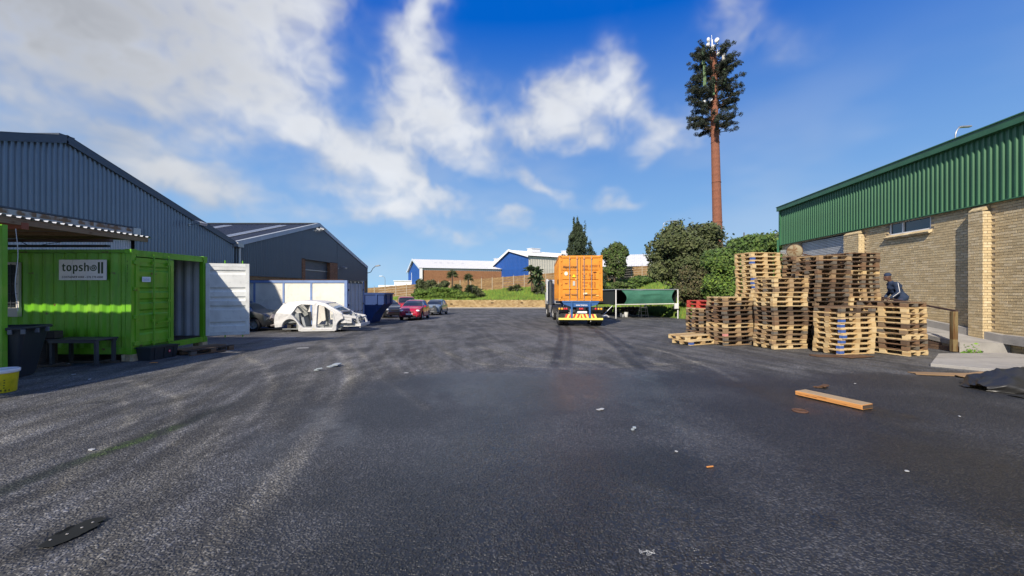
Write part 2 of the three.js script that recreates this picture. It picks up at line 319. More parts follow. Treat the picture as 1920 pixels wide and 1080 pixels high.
// ================================================================== the ground
// what lies on the asphalt at a place: colour (linear) and roughness
const segDist = (x, y, ax, ay, bX, by) => { const vx = bX - ax, vy = by - ay, t = clamp(((x - ax) * vx + (y - ay) * vy) / (vx * vx + vy * vy)); return [Math.hypot(x - ax - vx * t, y - ay - vy * t), t]; };
function lineDist(x, y, pts) { let m = 1e9; for (let i = 0; i + 1 < pts.length; i++) m = Math.min(m, segDist(x, y, ...pts[i], ...pts[i + 1])[0]); return m; }
const tyreLines = [
  [[[2.62, 23], [2.5, 20.5], [1.85, 15], [0.95, 9], [0.72, 7]], 0.11, -0.75], [[[3.1, 23], [2.95, 20.5], [2.2, 15], [1.25, 9]], 0.09, -0.62],
  [[[4.35, 23], [4.2, 20.5], [3.45, 13], [2.87, 8.9], [2.3, 5.8], [2.0, 4.3], [1.85, 3]], 0.14, -0.7], [[[4.75, 23], [4.6, 20.5], [3.8, 13], [3.15, 9]], 0.1, -0.6],
  [[[4.0, 14], [4.5, 11.5], [4.5, 9], [4.25, 7.5]], 0.06, 0.5], [[[-6.5, 14], [-4.2, 10], [-3.1, 7.7], [-2.4, 5.2], [-1.95, 3.2], [-1.85, 2]], 0.11, 0.45],
  [[[-8, 11.5], [-5.6, 9], [-4.2, 7], [-3.3, 5]], 0.07, 0.35], [[[-5.5, 13.5], [-3.4, 9.6], [-2.4, 7.5], [-1.2, 5.6]], 0.05, 0.3], [[[-2.2, 12], [-0.9, 9.5], [1.5, 8.7], [4.4, 9.6]], 0.06, 0.35],
  [[[-1.2, 13], [0.6, 10], [3.2, 9.4], [6, 10.2]], 0.05, 0.3], [[[-7.2, 7.5], [-5.2, 6.2], [-3.6, 4.2]], 0.06, 0.35], [[[-6.2, 6.3], [-4.8, 5], [-3.7, 3.2]], 0.05, 0.3],
].map(([p, w, k]) => [p, w, k, Math.min(...p.map((q) => q[0])) - w * 1.7, Math.max(...p.map((q) => q[0])) + w * 1.7, Math.max(...p.map((q) => q[1])) + w * 1.7, Math.min(...p.map((q) => q[1])) - w * 1.7]);
const darkEdge = [[-1.75, 0], [-1.9, 3], [-2.5, 5.5], [-3, 7.4], [-1.6, 8], [1, 8.8], [4, 8.6], [8, 8.2], [16, 7.4]];
const darkPoly = [...darkEdge, [16, -40], [-1.75, -40]];
const inPoly = (x, y, p) => { let c = false; for (let i = 0, j = p.length - 1; i < p.length; j = i++) if (p[i][1] > y !== p[j][1] > y && x < (p[j][0] - p[i][0]) * (y - p[i][1]) / (p[j][1] - p[i][1]) + p[i][0]) c = !c; return c; };
function groundLook(x, d) {
  const big = fbm(x * 0.22 + 3, d * 0.22 + 8, 4), mid = fbm(x * 0.9 + 30, d * 0.9 + 2, 4), fine = fbm(x * 5, d * 5, 3);
  // streaks drawn out along the way vehicles take
  const sx = x + 0.18 * d + 0.9 * (fbm(x * 0.3, d * 0.12, 3) - 0.5), streak = fbm(sx * 4.2, d * 0.42 + 5, 4), streak2 = fbm((x + 0.35 * d) * 7, d * 0.5 + 40, 3), streak3 = fbm((x - 0.5 * d) * 3.2, (d + 0.5 * x) * 0.6, 4);
  // dusty asphalt and newer dark asphalt; grazing reflection partly painted into the paler distance
  const edge = d > 12 ? 3 : lineDist(x, d, darkEdge), inside = d < 9 && inPoly(x, d, darkPoly);
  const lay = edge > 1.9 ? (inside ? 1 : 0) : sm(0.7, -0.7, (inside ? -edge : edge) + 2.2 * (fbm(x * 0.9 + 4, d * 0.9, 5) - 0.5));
  const dusty = sm(0.36, 0.62, 0.6 * streak + 0.4 * streak3), patch = sm(0.4, 0.62, big * 0.5 + mid * 0.5);
  // narrow lines left by wheels turning in and out
  const lines = d < 12 ? vnoise((x + 0.2 * d + 0.012 * d * d + 0.4 * (fbm(x * 0.4, d * 0.2, 2) - 0.5)) * 11, d * 0.22 + 60) : 0.5, lines2 = d < 14 ? vnoise((x * 0.8 - 0.5 * d + 0.03 * d * d) * 8, (d + x) * 0.2 + 20) : 0.5;
  const rut = sm(0.62, 0.78, lines) - sm(0.34, 0.2, lines) + 0.5 * (sm(0.68, 0.82, lines2) - sm(0.3, 0.18, lines2));
  const old = mix(0.055, 0.138, clamp(0.7 * dusty + 0.35 * patch + 0.28 * rut)), darkTone = mix(0.03, 0.05, patch);
  let v = mix(old, darkTone, lay) * (0.78 + 0.44 * mid) * (0.85 + 0.3 * fine), warm = (1 - lay) * (0.08 + 0.42 * sm(0.4, 0.7, streak2)), rough = mix(0.8, 0.5 - 0.14 * sm(0.48, 0.66, big), lay);
  // old oil and damp
  const damp = sm(0.6, 0.74, fbm(x * 0.45 + 60, d * 0.3 + 21, 4)) * (0.5 + 0.5 * lay);
  v *= 1 - 0.34 * damp; rough -= 0.14 * damp;
  // drips of oil
  const cxx = Math.floor(x / 0.8), cdd = Math.floor(d / 0.8), hs = hash2(cxx * 7 + 3, cdd * 5 + 1);
  if (hs > 0.72) { const ox = (cxx + 0.25 + 0.5 * hash2(cxx, cdd)) * 0.8, od = (cdd + 0.25 + 0.5 * hash2(cdd, cxx)) * 0.8, rr = 0.05 + 0.13 * hash2(cxx + 9, cdd), m = sm(rr, rr * 0.4, Math.hypot(x - ox, d - od) + 0.08 * (fine - 0.5)); v *= 1 - 0.4 * m; rough -= 0.12 * m; }
  for (const [pts, w, k, x0, x1, d1, d0] of tyreLines) {
    if (x < x0 || x > x1 || d > d1 || d < d0) continue;
    const q = lineDist(x, d, pts); if (q > w * 1.7) continue;
    const m = sm(w * 1.7, w * 0.5, q) * (0.55 + 0.45 * sm(0.35, 0.6, fbm(x * 3.4, d * 1.7 + 7, 4)));
    if (k < 0) { v *= 1 + k * m * (1 - 1.35 * lay); rough -= (0.18 - 0.1 * lay) * m; warm *= 1 - m; } else { v *= 1 + k * 2.2 * m; warm += 0.45 * m; rough += 0.1 * m; }  // on the dark asphalt the tracks' sky sheen is lightened into the colour
  }
  // smooth films of fine mud; sky sheen partly painted in as paler colour
  for (const [cx, cd, rx, rd, turn, k] of [[-2.55, 5.1, 0.42, 0.5, 0.4, 0.8], [-2.55, 3.75, 0.3, 0.75, 0.25, 0.75], [-1.95, 3.45, 0.26, 0.6, 0.2, 0.6], [-2.0, 4.6, 0.2, 0.6, 0.35, 0.45], [-3.05, 4.4, 0.16, 0.6, 0.3, 0.5], [1.9, 5.4, 0.5, 1.3, 0.35, 0.4], [2.6, 8.2, 0.4, 1.2, 0.2, 0.45], [1.05, 2.9, 0.3, 0.6, 0.3, 0.3], [3.1, 2.6, 0.5, 0.3, -0.5, 0.35], [0.2, 4.0, 0.8, 0.8, 0, 0.14], [-0.6, 6.4, 0.8, 0.9, 0.5, 0.32], [0.6, 4.92, 0.14, 0.12, 0, 0.5], [0.97, 4.92, 0.14, 0.12, 0, 0.5], [0.85, 6.25, 0.14, 0.14, 0, 0.35], [1.25, 6.25, 0.14, 0.14, 0, 0.35], [6.5, 10.2, 2.2, 0.8, 0, 0.45]]) {
    const c = Math.cos(turn), s = Math.sin(turn), a = ((x - cx) * c + (d - cd) * s) / rx, b = (-(x - cx) * s + (d - cd) * c) / rd;
    if (a * a + b * b > 3.6) continue;
    const q = Math.hypot(a, b) + 2.0 * (fbm((x + 0.3 * d) * 4.5 + cx, d * 1.6, 5) - 0.5), m = sm(1.1, 0.35, q) * k * (0.4 + 0.6 * sm(0.35, 0.6, fbm(x * 9, d * 5, 3)));
    v = mix(v, 0.085, m * 0.8); rough -= 0.36 * m; warm *= 1 - 0.5 * m;
  }
  // brown mud low right and rust round the drain cap
  const brown = 0.5 * sm(1.3, 0.4, Math.hypot((x - 4.6) / 1.5, (d - 3.6) / 0.7) + 0.8 * (mid - 0.5)); warm += brown; v *= 1 + 0.25 * brown;
  let r = v * (1 + 0.12 * warm), g = v * (1.01 + 0.03 * warm), b = v * (1.05 - 0.22 * warm);
  // the crack with moss, left
  const line = -4.1 + 0.05 * Math.sin(d * 3) + 0.08 * (fbm(d * 4, 3, 3) - 0.5), on = sm(2.2, 2.8, d) * sm(6.2, 5.2, d), q = Math.abs(x - line) / (0.07 + 0.05 * fbm(d * 3, 9, 2));
  const cr = on * sm(1.5, 0.5, q); r *= 1 - 0.75 * cr; g *= 1 - 0.7 * cr; b *= 1 - 0.75 * cr;
  const moss = cr * sm(3.6, 4.1, d) * sm(4.95, 4.7, d) * sm(0.3, 0.5, fbm(x * 20, d * 20, 2)); r = mix(r, 0.035, moss); g = mix(g, 0.06, moss); b = mix(b, 0.012, moss);
  const rust = 0.35 * sm(0.3, 0.1, Math.hypot(x - 4.05, (d - 5.5) * 1.6) + 0.2 * (fine - 0.5)); r = mix(r, 0.1, rust); g = mix(g, 0.05, rust); b = mix(b, 0.03, rust);
  // damp rim round the puddle
  const pq = Math.hypot((x + 2.9) / 0.14, (d - 2.62) / 0.2), wet = sm(1.5, 0.9, pq + 0.5 * (fine - 0.5)); r *= 1 - 0.5 * wet; g *= 1 - 0.5 * wet; b *= 1 - 0.5 * wet; rough -= 0.25 * wet;
  return [r, g, b, clamp(rough, 0.28, 0.95)];
}
{
  const ds = []; for (let d = -30; d < 0.9; d += d > -2 ? 0.5 : 4) ds.push(d); for (let d = 1; d < 66; d *= 1.014) ds.push(d); ds.push(66.5);
  const xs = []; for (let x = -70; x < -17; x += 6) xs.push(x); for (let x = -16.5; x < -8; x += 0.12) xs.push(x); for (let x = -8; x < -1; x += 0.048) xs.push(x); for (let x = -1; x < 8; x += 0.07) xs.push(x); for (let x = 8; x < 17; x += 0.12) xs.push(x); for (let x = 18; x < 80; x += 6) xs.push(x);
  const nx = xs.length, P = new Float32Array(nx * ds.length * 3), C = new Float32Array(P.length), U = new Float32Array(nx * ds.length * 2), U1 = new Float32Array(U.length), I = [];
  ds.forEach((d, i) => xs.forEach((x, j) => {
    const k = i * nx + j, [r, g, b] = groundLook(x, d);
    // slight unevenness of an old yard
    P[k * 3] = x; P[k * 3 + 1] = G(d) + 0.012 * (fbm(x * 0.7, d * 0.7, 2) - 0.5) * sm(1, 3, d) * sm(30, 15, d); P[k * 3 + 2] = -d; C.set([r, g, b], k * 3);
    U[k * 2] = x; U[k * 2 + 1] = d; U1[k * 2] = (x + 16) / 32; U1[k * 2 + 1] = d / 32;
    if (i + 1 < ds.length && j + 1 < nx) I.push(k, k + 1, k + nx + 1, k, k + nx + 1, k + nx);
  }));
  const g = new THREE.BufferGeometry();
  g.setAttribute('position', new THREE.BufferAttribute(P, 3)); g.setAttribute('color', new THREE.BufferAttribute(C, 3)); g.setAttribute('uv', new THREE.BufferAttribute(U, 2)); g.setAttribute('uv1', new THREE.BufferAttribute(U1, 2));
  g.setIndex(I); g.computeVertexNormals();
  // crushed stone in bitumen: pale and dark chips of 6 to 12 mm
  const N = 1024, chips = new Float32Array(N * N), high = new Float32Array(N * N), R = rngFrom(5);
  for (let i = 0; i < N * N; i++) { chips[i] = 0.2; high[i] = 0.1; }
  for (let k = 0; k < 26000; k++) {
    const cx = R() * N, cy = R() * N, rx = 2.2 + R() * 3.4, ry = rx * (0.55 + 0.45 * R()), t = R() * 3.14, c = Math.cos(t), s = Math.sin(t), tone = R() < 0.14 ? 0.6 + 0.28 * R() : 0.16 + 0.38 * R(), up = 0.4 + 0.6 * R();
    for (let y = -6; y <= 6; y++) for (let x = -6; x <= 6; x++) {
      const a = (x * c + y * s) / rx, b = (-x * s + y * c) / ry, q = a * a + b * b; if (q > 1) continue;
      const o = ((((cy | 0) + y) + N) % N) * N + ((((cx | 0) + x) + N) % N); chips[o] = tone; high[o] = Math.max(high[o], up * Math.sqrt(1 - q));
    }
  }
  const tChips = tex(N, N, (u, v) => chips[(v * N | 0) * N + (u * N | 0)] + 0.1 * (fbm(u * 90, v * 90, 2, 90) - 0.5)), tHigh = tex(N, N, (u, v) => high[(v * N | 0) * N + (u * N | 0)]);
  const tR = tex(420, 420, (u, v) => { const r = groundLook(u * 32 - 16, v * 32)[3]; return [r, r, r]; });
  tR.wrapS = tR.wrapT = THREE.ClampToEdgeWrapping; tR.channel = 1;
  const m = new THREE.MeshStandardMaterial({ vertexColors: true, map: again(tChips, 0.42), roughness: 1, roughnessMap: tR, bumpMap: again(tHigh, 0.42), bumpScale: 0.012 });
  m.color.setRGB(2.75, 2.75, 2.75);
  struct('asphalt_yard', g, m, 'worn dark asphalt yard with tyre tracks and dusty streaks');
}
// the puddle low on the left
{
  const R = rngFrom(12), s = new THREE.Shape(), n = 40;
  for (let i = 0; i < n; i++) { const t = i / n * 6.2832, r = 1 + 0.4 * (fbm(Math.cos(t) * 2.6 + 5, Math.sin(t) * 2.6 + 5, 4) - 0.5) * 2 + 0.05 * (R() - 0.5), a = Math.cos(t) * 0.105 * r, b = Math.sin(t) * 0.165 * r; const X = a + 0.05 * b, Y = b; i ? s.lineTo(X, Y) : s.moveTo(X, Y); }
  const g = new THREE.ShapeGeometry(s); g.rotateX(-Math.PI / 2);
  const m = mat('water', 0.012, 0.013, 0.013, 0.02, { phys: true, ior: 1.33, specularIntensity: 0.15 });
  const o = struct('puddle', metric(g), m, 'small dark rain puddle in the asphalt low at the left'); o.position.set(-2.9, G(2.62) + 0.014, -2.62); o.userData.category = 'puddle';
  const st = new THREE.Group();
  for (const [x, z] of [[-0.04, 0.09], [0.0, 0.03], [0.02, -0.04], [0.03, -0.1]]) { const q = new THREE.Mesh(metric(new THREE.DodecahedronGeometry(0.007, 0)), M.concrete); q.name = 'pebble'; q.scale.set(1.3, 0.5, 1); q.position.set(x, 0.003, z); o.add(q); }
}

// ================================================================== banks and far land
const wallBase = (x) => clamp(1.27 + 0.082 * x, -1.2, 5.2);
const yardEdge = (d) => { const p = [[20, 18.6], [24, 17.2], [27, 14.6], [30, 13.1], [40, 12.0], [52, 11.3], [64.6, 10.6], [80, 10.6]]; for (let i = 0; i + 1 < p.length; i++) if (d <= p[i + 1][0]) return mix(p[i][1], p[i + 1][1], (d - p[i][0]) / (p[i + 1][0] - p[i][0])); return 10.6; };
const farBank = (x, d) => mix(-0.5, wallBase(x), sm(0, 1, (d - 64.6) / 10.4)) + (d > 80 ? (1.2 - wallBase(x)) * sm(80, 160, d) : 0);
const rightBank = (x, d) => { const r = Math.max(0, x - yardEdge(d)); return G(d) + Math.min(0.36 * r, 1.8 + 0.2 * r, 3.8 + 0.1 * r) + 0.05 * sm(0, 0.5, r); };
const landH = (x, d) => (d > 64.6 ? (x > 10.6 ? Math.max(farBank(x, d), rightBank(x, 64.6) * sm(90, 66, d) + farBank(x, d) * (1 - sm(90, 66, d))) : farBank(x, d)) : x > yardEdge(d) ? rightBank(x, d) : G(d));
{
  const tGrass = tex(512, 512, (u, v) => { const a = fbm(u * 24, v * 24, 5, 24), b = fbm(u * 4, v * 4, 4, 4), y = sm(0.5, 0.75, fbm(u * 9 + 3, v * 9, 3, 9)); return [mix(0.5, 1.05, a) * mix(0.8, 1.15, b) * mix(1, 1.3, y), mix(0.55, 1.05, a) * mix(0.8, 1.1, b) * mix(1, 1.08, y), mix(0.5, 0.9, a) * mix(0.8, 1.1, b)]; });
  const m = mat('grassGround', 0.11, 0.185, 0.026, 0.95, { map: again(tGrass, 0.16) });
  const grid = (xs, ds, fx) => {
    const P = [], I = [], nx = xs.length;
    ds.forEach((d, i) => xs.forEach((u, j) => { const x = fx ? fx(u, d) : u; P.push(x, landH(x, d) + 0.1 * (fbm(x * 0.6, d * 0.6, 3) - 0.5) * (d > 66 || x > yardEdge(d) + 0.6 ? 1 : 0) - (fx ? 0 : 0), -d); if (i + 1 < ds.length && j + 1 < nx) { const k = i * nx + j; I.push(k, k + 1, k + nx + 1, k, k + nx + 1, k + nx); } }));
    const g = new THREE.BufferGeometry(); g.setAttribute('position', new THREE.Float32BufferAttribute(P, 3)); g.setIndex(I); g.computeVertexNormals();
    const uv = new Float32Array(P.length / 3 * 2); for (let i = 0; i < P.length / 3; i++) { uv[i * 2] = P[i * 3]; uv[i * 2 + 1] = P[i * 3 + 2]; } g.setAttribute('uv', new THREE.BufferAttribute(uv, 2)); return g;
  };
  const xs = []; for (let x = -900; x < -60; x += 120) xs.push(x); for (let x = -60; x <= 80; x += 1) xs.push(x); for (let x = 100; x < 1000; x += 120) xs.push(x);
  const ds = []; for (let d = 64.62; d < 80; d += 0.8) ds.push(d); for (let d = 81; d < 1600; d *= 1.09) ds.push(d);
  struct('grass_bank', grid(xs, ds), m, 'green grass bank behind the low block wall at the end of the yard');
  const us = []; for (let u = 0; u <= 1.0001; u += 1 / 60) us.push(u * u); const d2 = []; for (let d = 20; d <= 64.7; d += 0.7) d2.push(Math.min(d, 64.62));
  struct('grass_slope', grid(us, d2, (u, d) => mix(yardEdge(d), 80, u)), m, 'green grass slope right of the shade net and below the trees');
  // blades of grass on both banks
  const R = rngFrom(31), n = 70000, P = new Float32Array(n * 9), N = new Float32Array(n * 9), C = new Float32Array(n * 9);
  for (let i = 0; i < n; i++) {
    let x, d; if (i % 3) { d = 64.9 + R() * 10; x = -24 + R() * 58; } else { d = 25 + R() * 39; x = yardEdge(d) + 0.15 + R() * R() * 16; }
    const y = landH(x, d) + 0.02, h = (0.14 + 0.34 * R()) * (0.3 + 1.4 * fbm(x * 0.8, d * 0.8, 3)), t = (R() - 0.5) * 2.6, w = 0.05 + 0.05 * R(), lx = (R() - 0.5) * 0.2, lz = (R() - 0.5) * 0.2, o = i * 9;
    P.set([x - Math.cos(t) * w, y - 0.03, -d - Math.sin(t) * w, x + Math.cos(t) * w, y - 0.03, -d + Math.sin(t) * w, x + lx, y + h, -d + lz], o);
    const k = (0.45 + 0.6 * R()) * (0.6 + 0.8 * fbm(x * 0.4 + 9, d * 0.7, 3)), ye = R() < 0.22 ? 1.6 : 1; for (let v = 0; v < 3; v++) { N.set([0, 0.9, 0.44], o + v * 3); C.set([0.15 * k * ye, 0.27 * k, 0.03 * k], o + v * 3); }
  }
  const g = new THREE.BufferGeometry(); g.setAttribute('position', new THREE.BufferAttribute(P, 3)); g.setAttribute('normal', new THREE.BufferAttribute(N, 3)); g.setAttribute('color', new THREE.BufferAttribute(C, 3));
  const gm = new THREE.MeshStandardMaterial({ vertexColors: true, roughness: 0.8, side: THREE.DoubleSide });
  const o = new THREE.Mesh(g, gm); o.name = 'grass_blades'; o.userData = { kind: 'stuff', label: 'long green grass growing on the banks round the yard', category: 'grass' }; scene.add(o);
}

// ================================================================== bricks
// bricks of a wall face: at(s, y) gives the middle of the brick's face; returns placements
const brickGeo = [0, 1, 2].map((k) => metric(new THREE.BoxGeometry(0.222 - k * 0.002, 0.073 - k * 0.001, 0.03)));
function brickRows(s0, s1, y0, y1, skip) {
  const out = [], R = rngFrom(Math.round((s0 + 50) * 91 + y0 * 7 + s1 * 13)); let row = 0;
  for (let y = y0 + 0.045; y + 0.036 < y1; y += 0.0835, row++) for (let s = s0 + (row % 2 ? 0.116 : 0.232) - 0.116; s - 0.111 < s1 - 0.05; s += 0.232) {
    const a = Math.max(s - 0.111, s0), b = Math.min(s + 0.111, s1); if (b - a < 0.05 || (skip && skip((a + b) / 2, y))) continue;
    out.push([(a + b) / 2, y, (b - a) / 0.222, R(), R()]);
  }
  return out;
}
// ================================================================== the charcoal warehouses on the left (gable walls face the yard)
const WX = -16;
function gable(name, label, peakD, peakH, slope, dA, dB, m, opts) {
  const o = thing(name, label, 'warehouse', WX, 0, peakD);
  const top = (d) => peakH - slope * Math.abs(d - peakD), L = (d) => -(d - peakD);
  const wall = (a, b, lo) => ribbed(a, b, 0.1715, 0.03, 0.05, () => lo, (d) => top(d) - 0.03, (u, v, w) => V(w, v, L(u)), 0.032, [peakD]);
  for (const [a, b, lo] of opts.sheets) part(o, 'wall_cladding', wall(a, b, lo), m);
  // the roof: two ribbed slopes with ribs running down
  for (const [a, b, nm] of [[dA, peakD, 'roof_slope'], [peakD, dB, 'roof_slope']]) {
    const slopeMap = (u, v, w) => V(0.12 - u, top(v) + w + 0.02, L(v));
    const r = part(o, nm, ribbed(0, 26, 0.343, 0.05, 0.045, () => a, () => b, slopeMap, 0.03), M.roofSheet);
    if (opts.skylights) for (const [x, c, e] of opts.skylights) if (c >= a && e <= b) part(r, 'skylight_strip', ribbed(x, x + 0.66, 0.165, 0.03, 0.03, () => c, () => e, (u, v, w) => V(0.12 - u, top(v) + w + 0.075, L(v))), M.skylightSheet);
    const e0 = V(0.1, top(a), L(a)), e1 = V(0.1, top(b), L(b));
    part(o, 'barge_flashing', merge([bar(e0.clone().add(V(0, -0.04, 0)), e1.clone().add(V(0, -0.04, 0)), 0.05, 0.26), bar(e0.clone().add(V(-0.08, 0.1, 0)), e1.clone().add(V(-0.08, 0.1, 0)), 0.22, 0.03)]), opts.trim || M.charcoalTrim);
  }
  part(o, 'ridge_cap', bx(26, 0.06, 0.5, -12.9, peakH + 0.07, 0), M.charcoalTrim);
  // closed box behind the sheets
  part(o, 'rear_wall', bx(0.2, 4, dB - dA - 0.4, -25.6, 2, L((dA + dB) / 2)), M.charcoalTrim);
  return [o, top, L];
}
{
  const [o, top, L] = gable('warehouse', 'large charcoal ribbed steel warehouse behind the green container', 14.2, 6.9, 0.322, 5.5, 22.9, M.charcoalSheet, { sheets: [[5.5, 16.85, 4.1], [16.85, 22.85, 2.3]] });
  part(o, 'base_flashing', merge([bx(0.07, 0.05, 11.35, 0.03, 4.1, L(11.17)), bx(0.07, 0.04, 6, 0.03, 2.3, L(19.85))]), M.charcoalTrim);
  part(o, 'rusted_beam', cbx(0.3, 0.42, 11.3, 0.012, -0.05, 3.84, L(11.16)), M.rusty, 'long pale steel beam streaked with rust');
  part(o, 'beam_end_plate', bx(0.34, 0.5, 0.34, -0.03, 3.83, L(16.82)), M.galv);
  part(o, 'sliding_door_sheet', ribbed(5.6, 16.8, 0.1, 0.03, 0.02, () => -0.35, () => 3.63, (u, v, w) => V(-0.12 + w, v, L(u)), 0.012), M.paleSheet);
  part(o, 'brick_base', bx(0.22, 2.9, 6.0, -0.13, 0.87, L(19.86)), M.farBrickTan);
  part(o, 'side_wall', bx(25.4, 4.6, 0.2, -12.9, 1.9, L(5.6)), M.charcoalTrim);
}
{
  const [o, top, L] = gable('warehouse', 'smaller dark ribbed warehouse with a roller door, farther down the yard', 32.8, 6.8, 0.27, 22.9, 43.8, M.charcoalSheetB, {
    sheets: [[22.95, 30.2, 2.3], [30.2, 36.3, 3.8], [36.3, 43.8, 2.3]], skylights: [[1.9, 24.8, 31.4], [6.2, 24.8, 31.4]], trim: M.skylightSheet });
  part(o, 'brick_base', bx(0.22, 3.3, 7.25, -0.13, 0.65, L(26.58)), M.farBrickTan); part(o, 'brick_base', bx(0.22, 3.4, 7.5, -0.13, 0.6, L(40.05)), M.farBrickTan);
  part(o, 'door_jamb', bx(0.34, 4.9, 0.45, -0.1, 1.36, L(30.42)), M.farBrickRed);
  part(o, 'door_jamb', bx(0.34, 4.9, 1.5, -0.1, 1.36, L(35.55)), M.farBrickRed);
  const rd = part(o, 'roller_door', ribbed(-1.1, 3.8, 0.09, 0.02, 0.018, () => 30.6, () => 34.85, (u, v, w) => V(-0.22 + w, u, L(v)), 0.018), M.shutter);
  part(o, 'door_bar', bx(0.05, 0.06, 4.2, -0.18, 2.98, L(32.7)), M.galv);
  part(o, 'base_flashing', merge([bx(0.07, 0.05, 7.25, 0.03, 2.3, L(26.58)), bx(0.07, 0.05, 7.5, 0.03, 2.3, L(40.05)), bx(0.08, 0.06, 6.1, 0.03, 3.8, L(33.25))]), M.charcoalTrim);
  part(o, 'corner_trim', bx(0.12, 5, 0.12, 0.02, 1.35, L(43.78)), M.galv);
  part(o, 'side_wall', bx(25.4, 4.9, 0.2, -12.9, 1.4, L(43.6)), M.charcoalTrim);
  // valley gutter and its downpipe between the two gables
  part(o, 'valley_gutter', cbx(1.0, 0.24, 0.5, 0.02, -0.1, 4.02, L(22.9)), M.galv, 'galvanised box gutter end catching the light');
  part(o, 'downpipe', rod(V(0.12, -0.6, L(23.15)), V(0.12, 3.95, L(23.15)), 0.075, 0.075, 12), M.galv);
}
// floodlights
function floodlight(label, x, y, d, turn, s = 1, cat = 'floodlight') {
  const o = thing('floodlight', label, cat, x, y, d, turn, 'floodlights on the warehouse walls');
  part(o, 'arm', merge([bar(V(0, 0, 0), V(0, 0.05, 0.32 * s), 0.035), bx(0.12, 0.12, 0.02)]), M.galv);
  part(o, 'housing', cbx(0.34 * s, 0.1 * s, 0.28 * s, 0.012, 0, 0.07, 0.42 * s, 0.35), M.galv);
  part(o, 'lens', bx(0.28 * s, 0.012, 0.22 * s, 0, 0.015, 0.44 * s, 0.35), M.lampGlass);
  return o;
}
floodlight('flat floodlight on a short arm on the charcoal cladding above the open container', WX + 0.05, PY(421, 19.65), 19.65, Math.PI / 2, 1.3);
floodlight('left one of two small lamps just under the peak of the farther warehouse', WX + 0.05, 6.18, 31.9, Math.PI / 2, 1.2);
floodlight('right one of two small lamps just under the peak of the farther warehouse', WX + 0.05, 6.3, 32.5, Math.PI / 2, 1.2);
floodlight('white lamp beside the roller door of the farther warehouse', WX + 0.05, 3.35, 36.5, Math.PI / 2, 1.3);
{ // lamp on a bent arm at the far corner
  const o = thing('corner_lamp', 'lamp on a bent arm at the far corner of the farther warehouse', 'lamp', WX + 0.1, 3.2, 43.7, Math.PI / 2);
  part(o, 'arm', tube([V(0, 0, 0), V(0, 0.1, 0.35), V(0, 0.5, 0.6), V(0, 0.75, 0.9)], 0.035), M.steelDark);
  part(o, 'lamp_head', cbx(0.3, 0.12, 0.5, 0.03, 0, 0.8, 1.15, -0.2), M.galv);
}

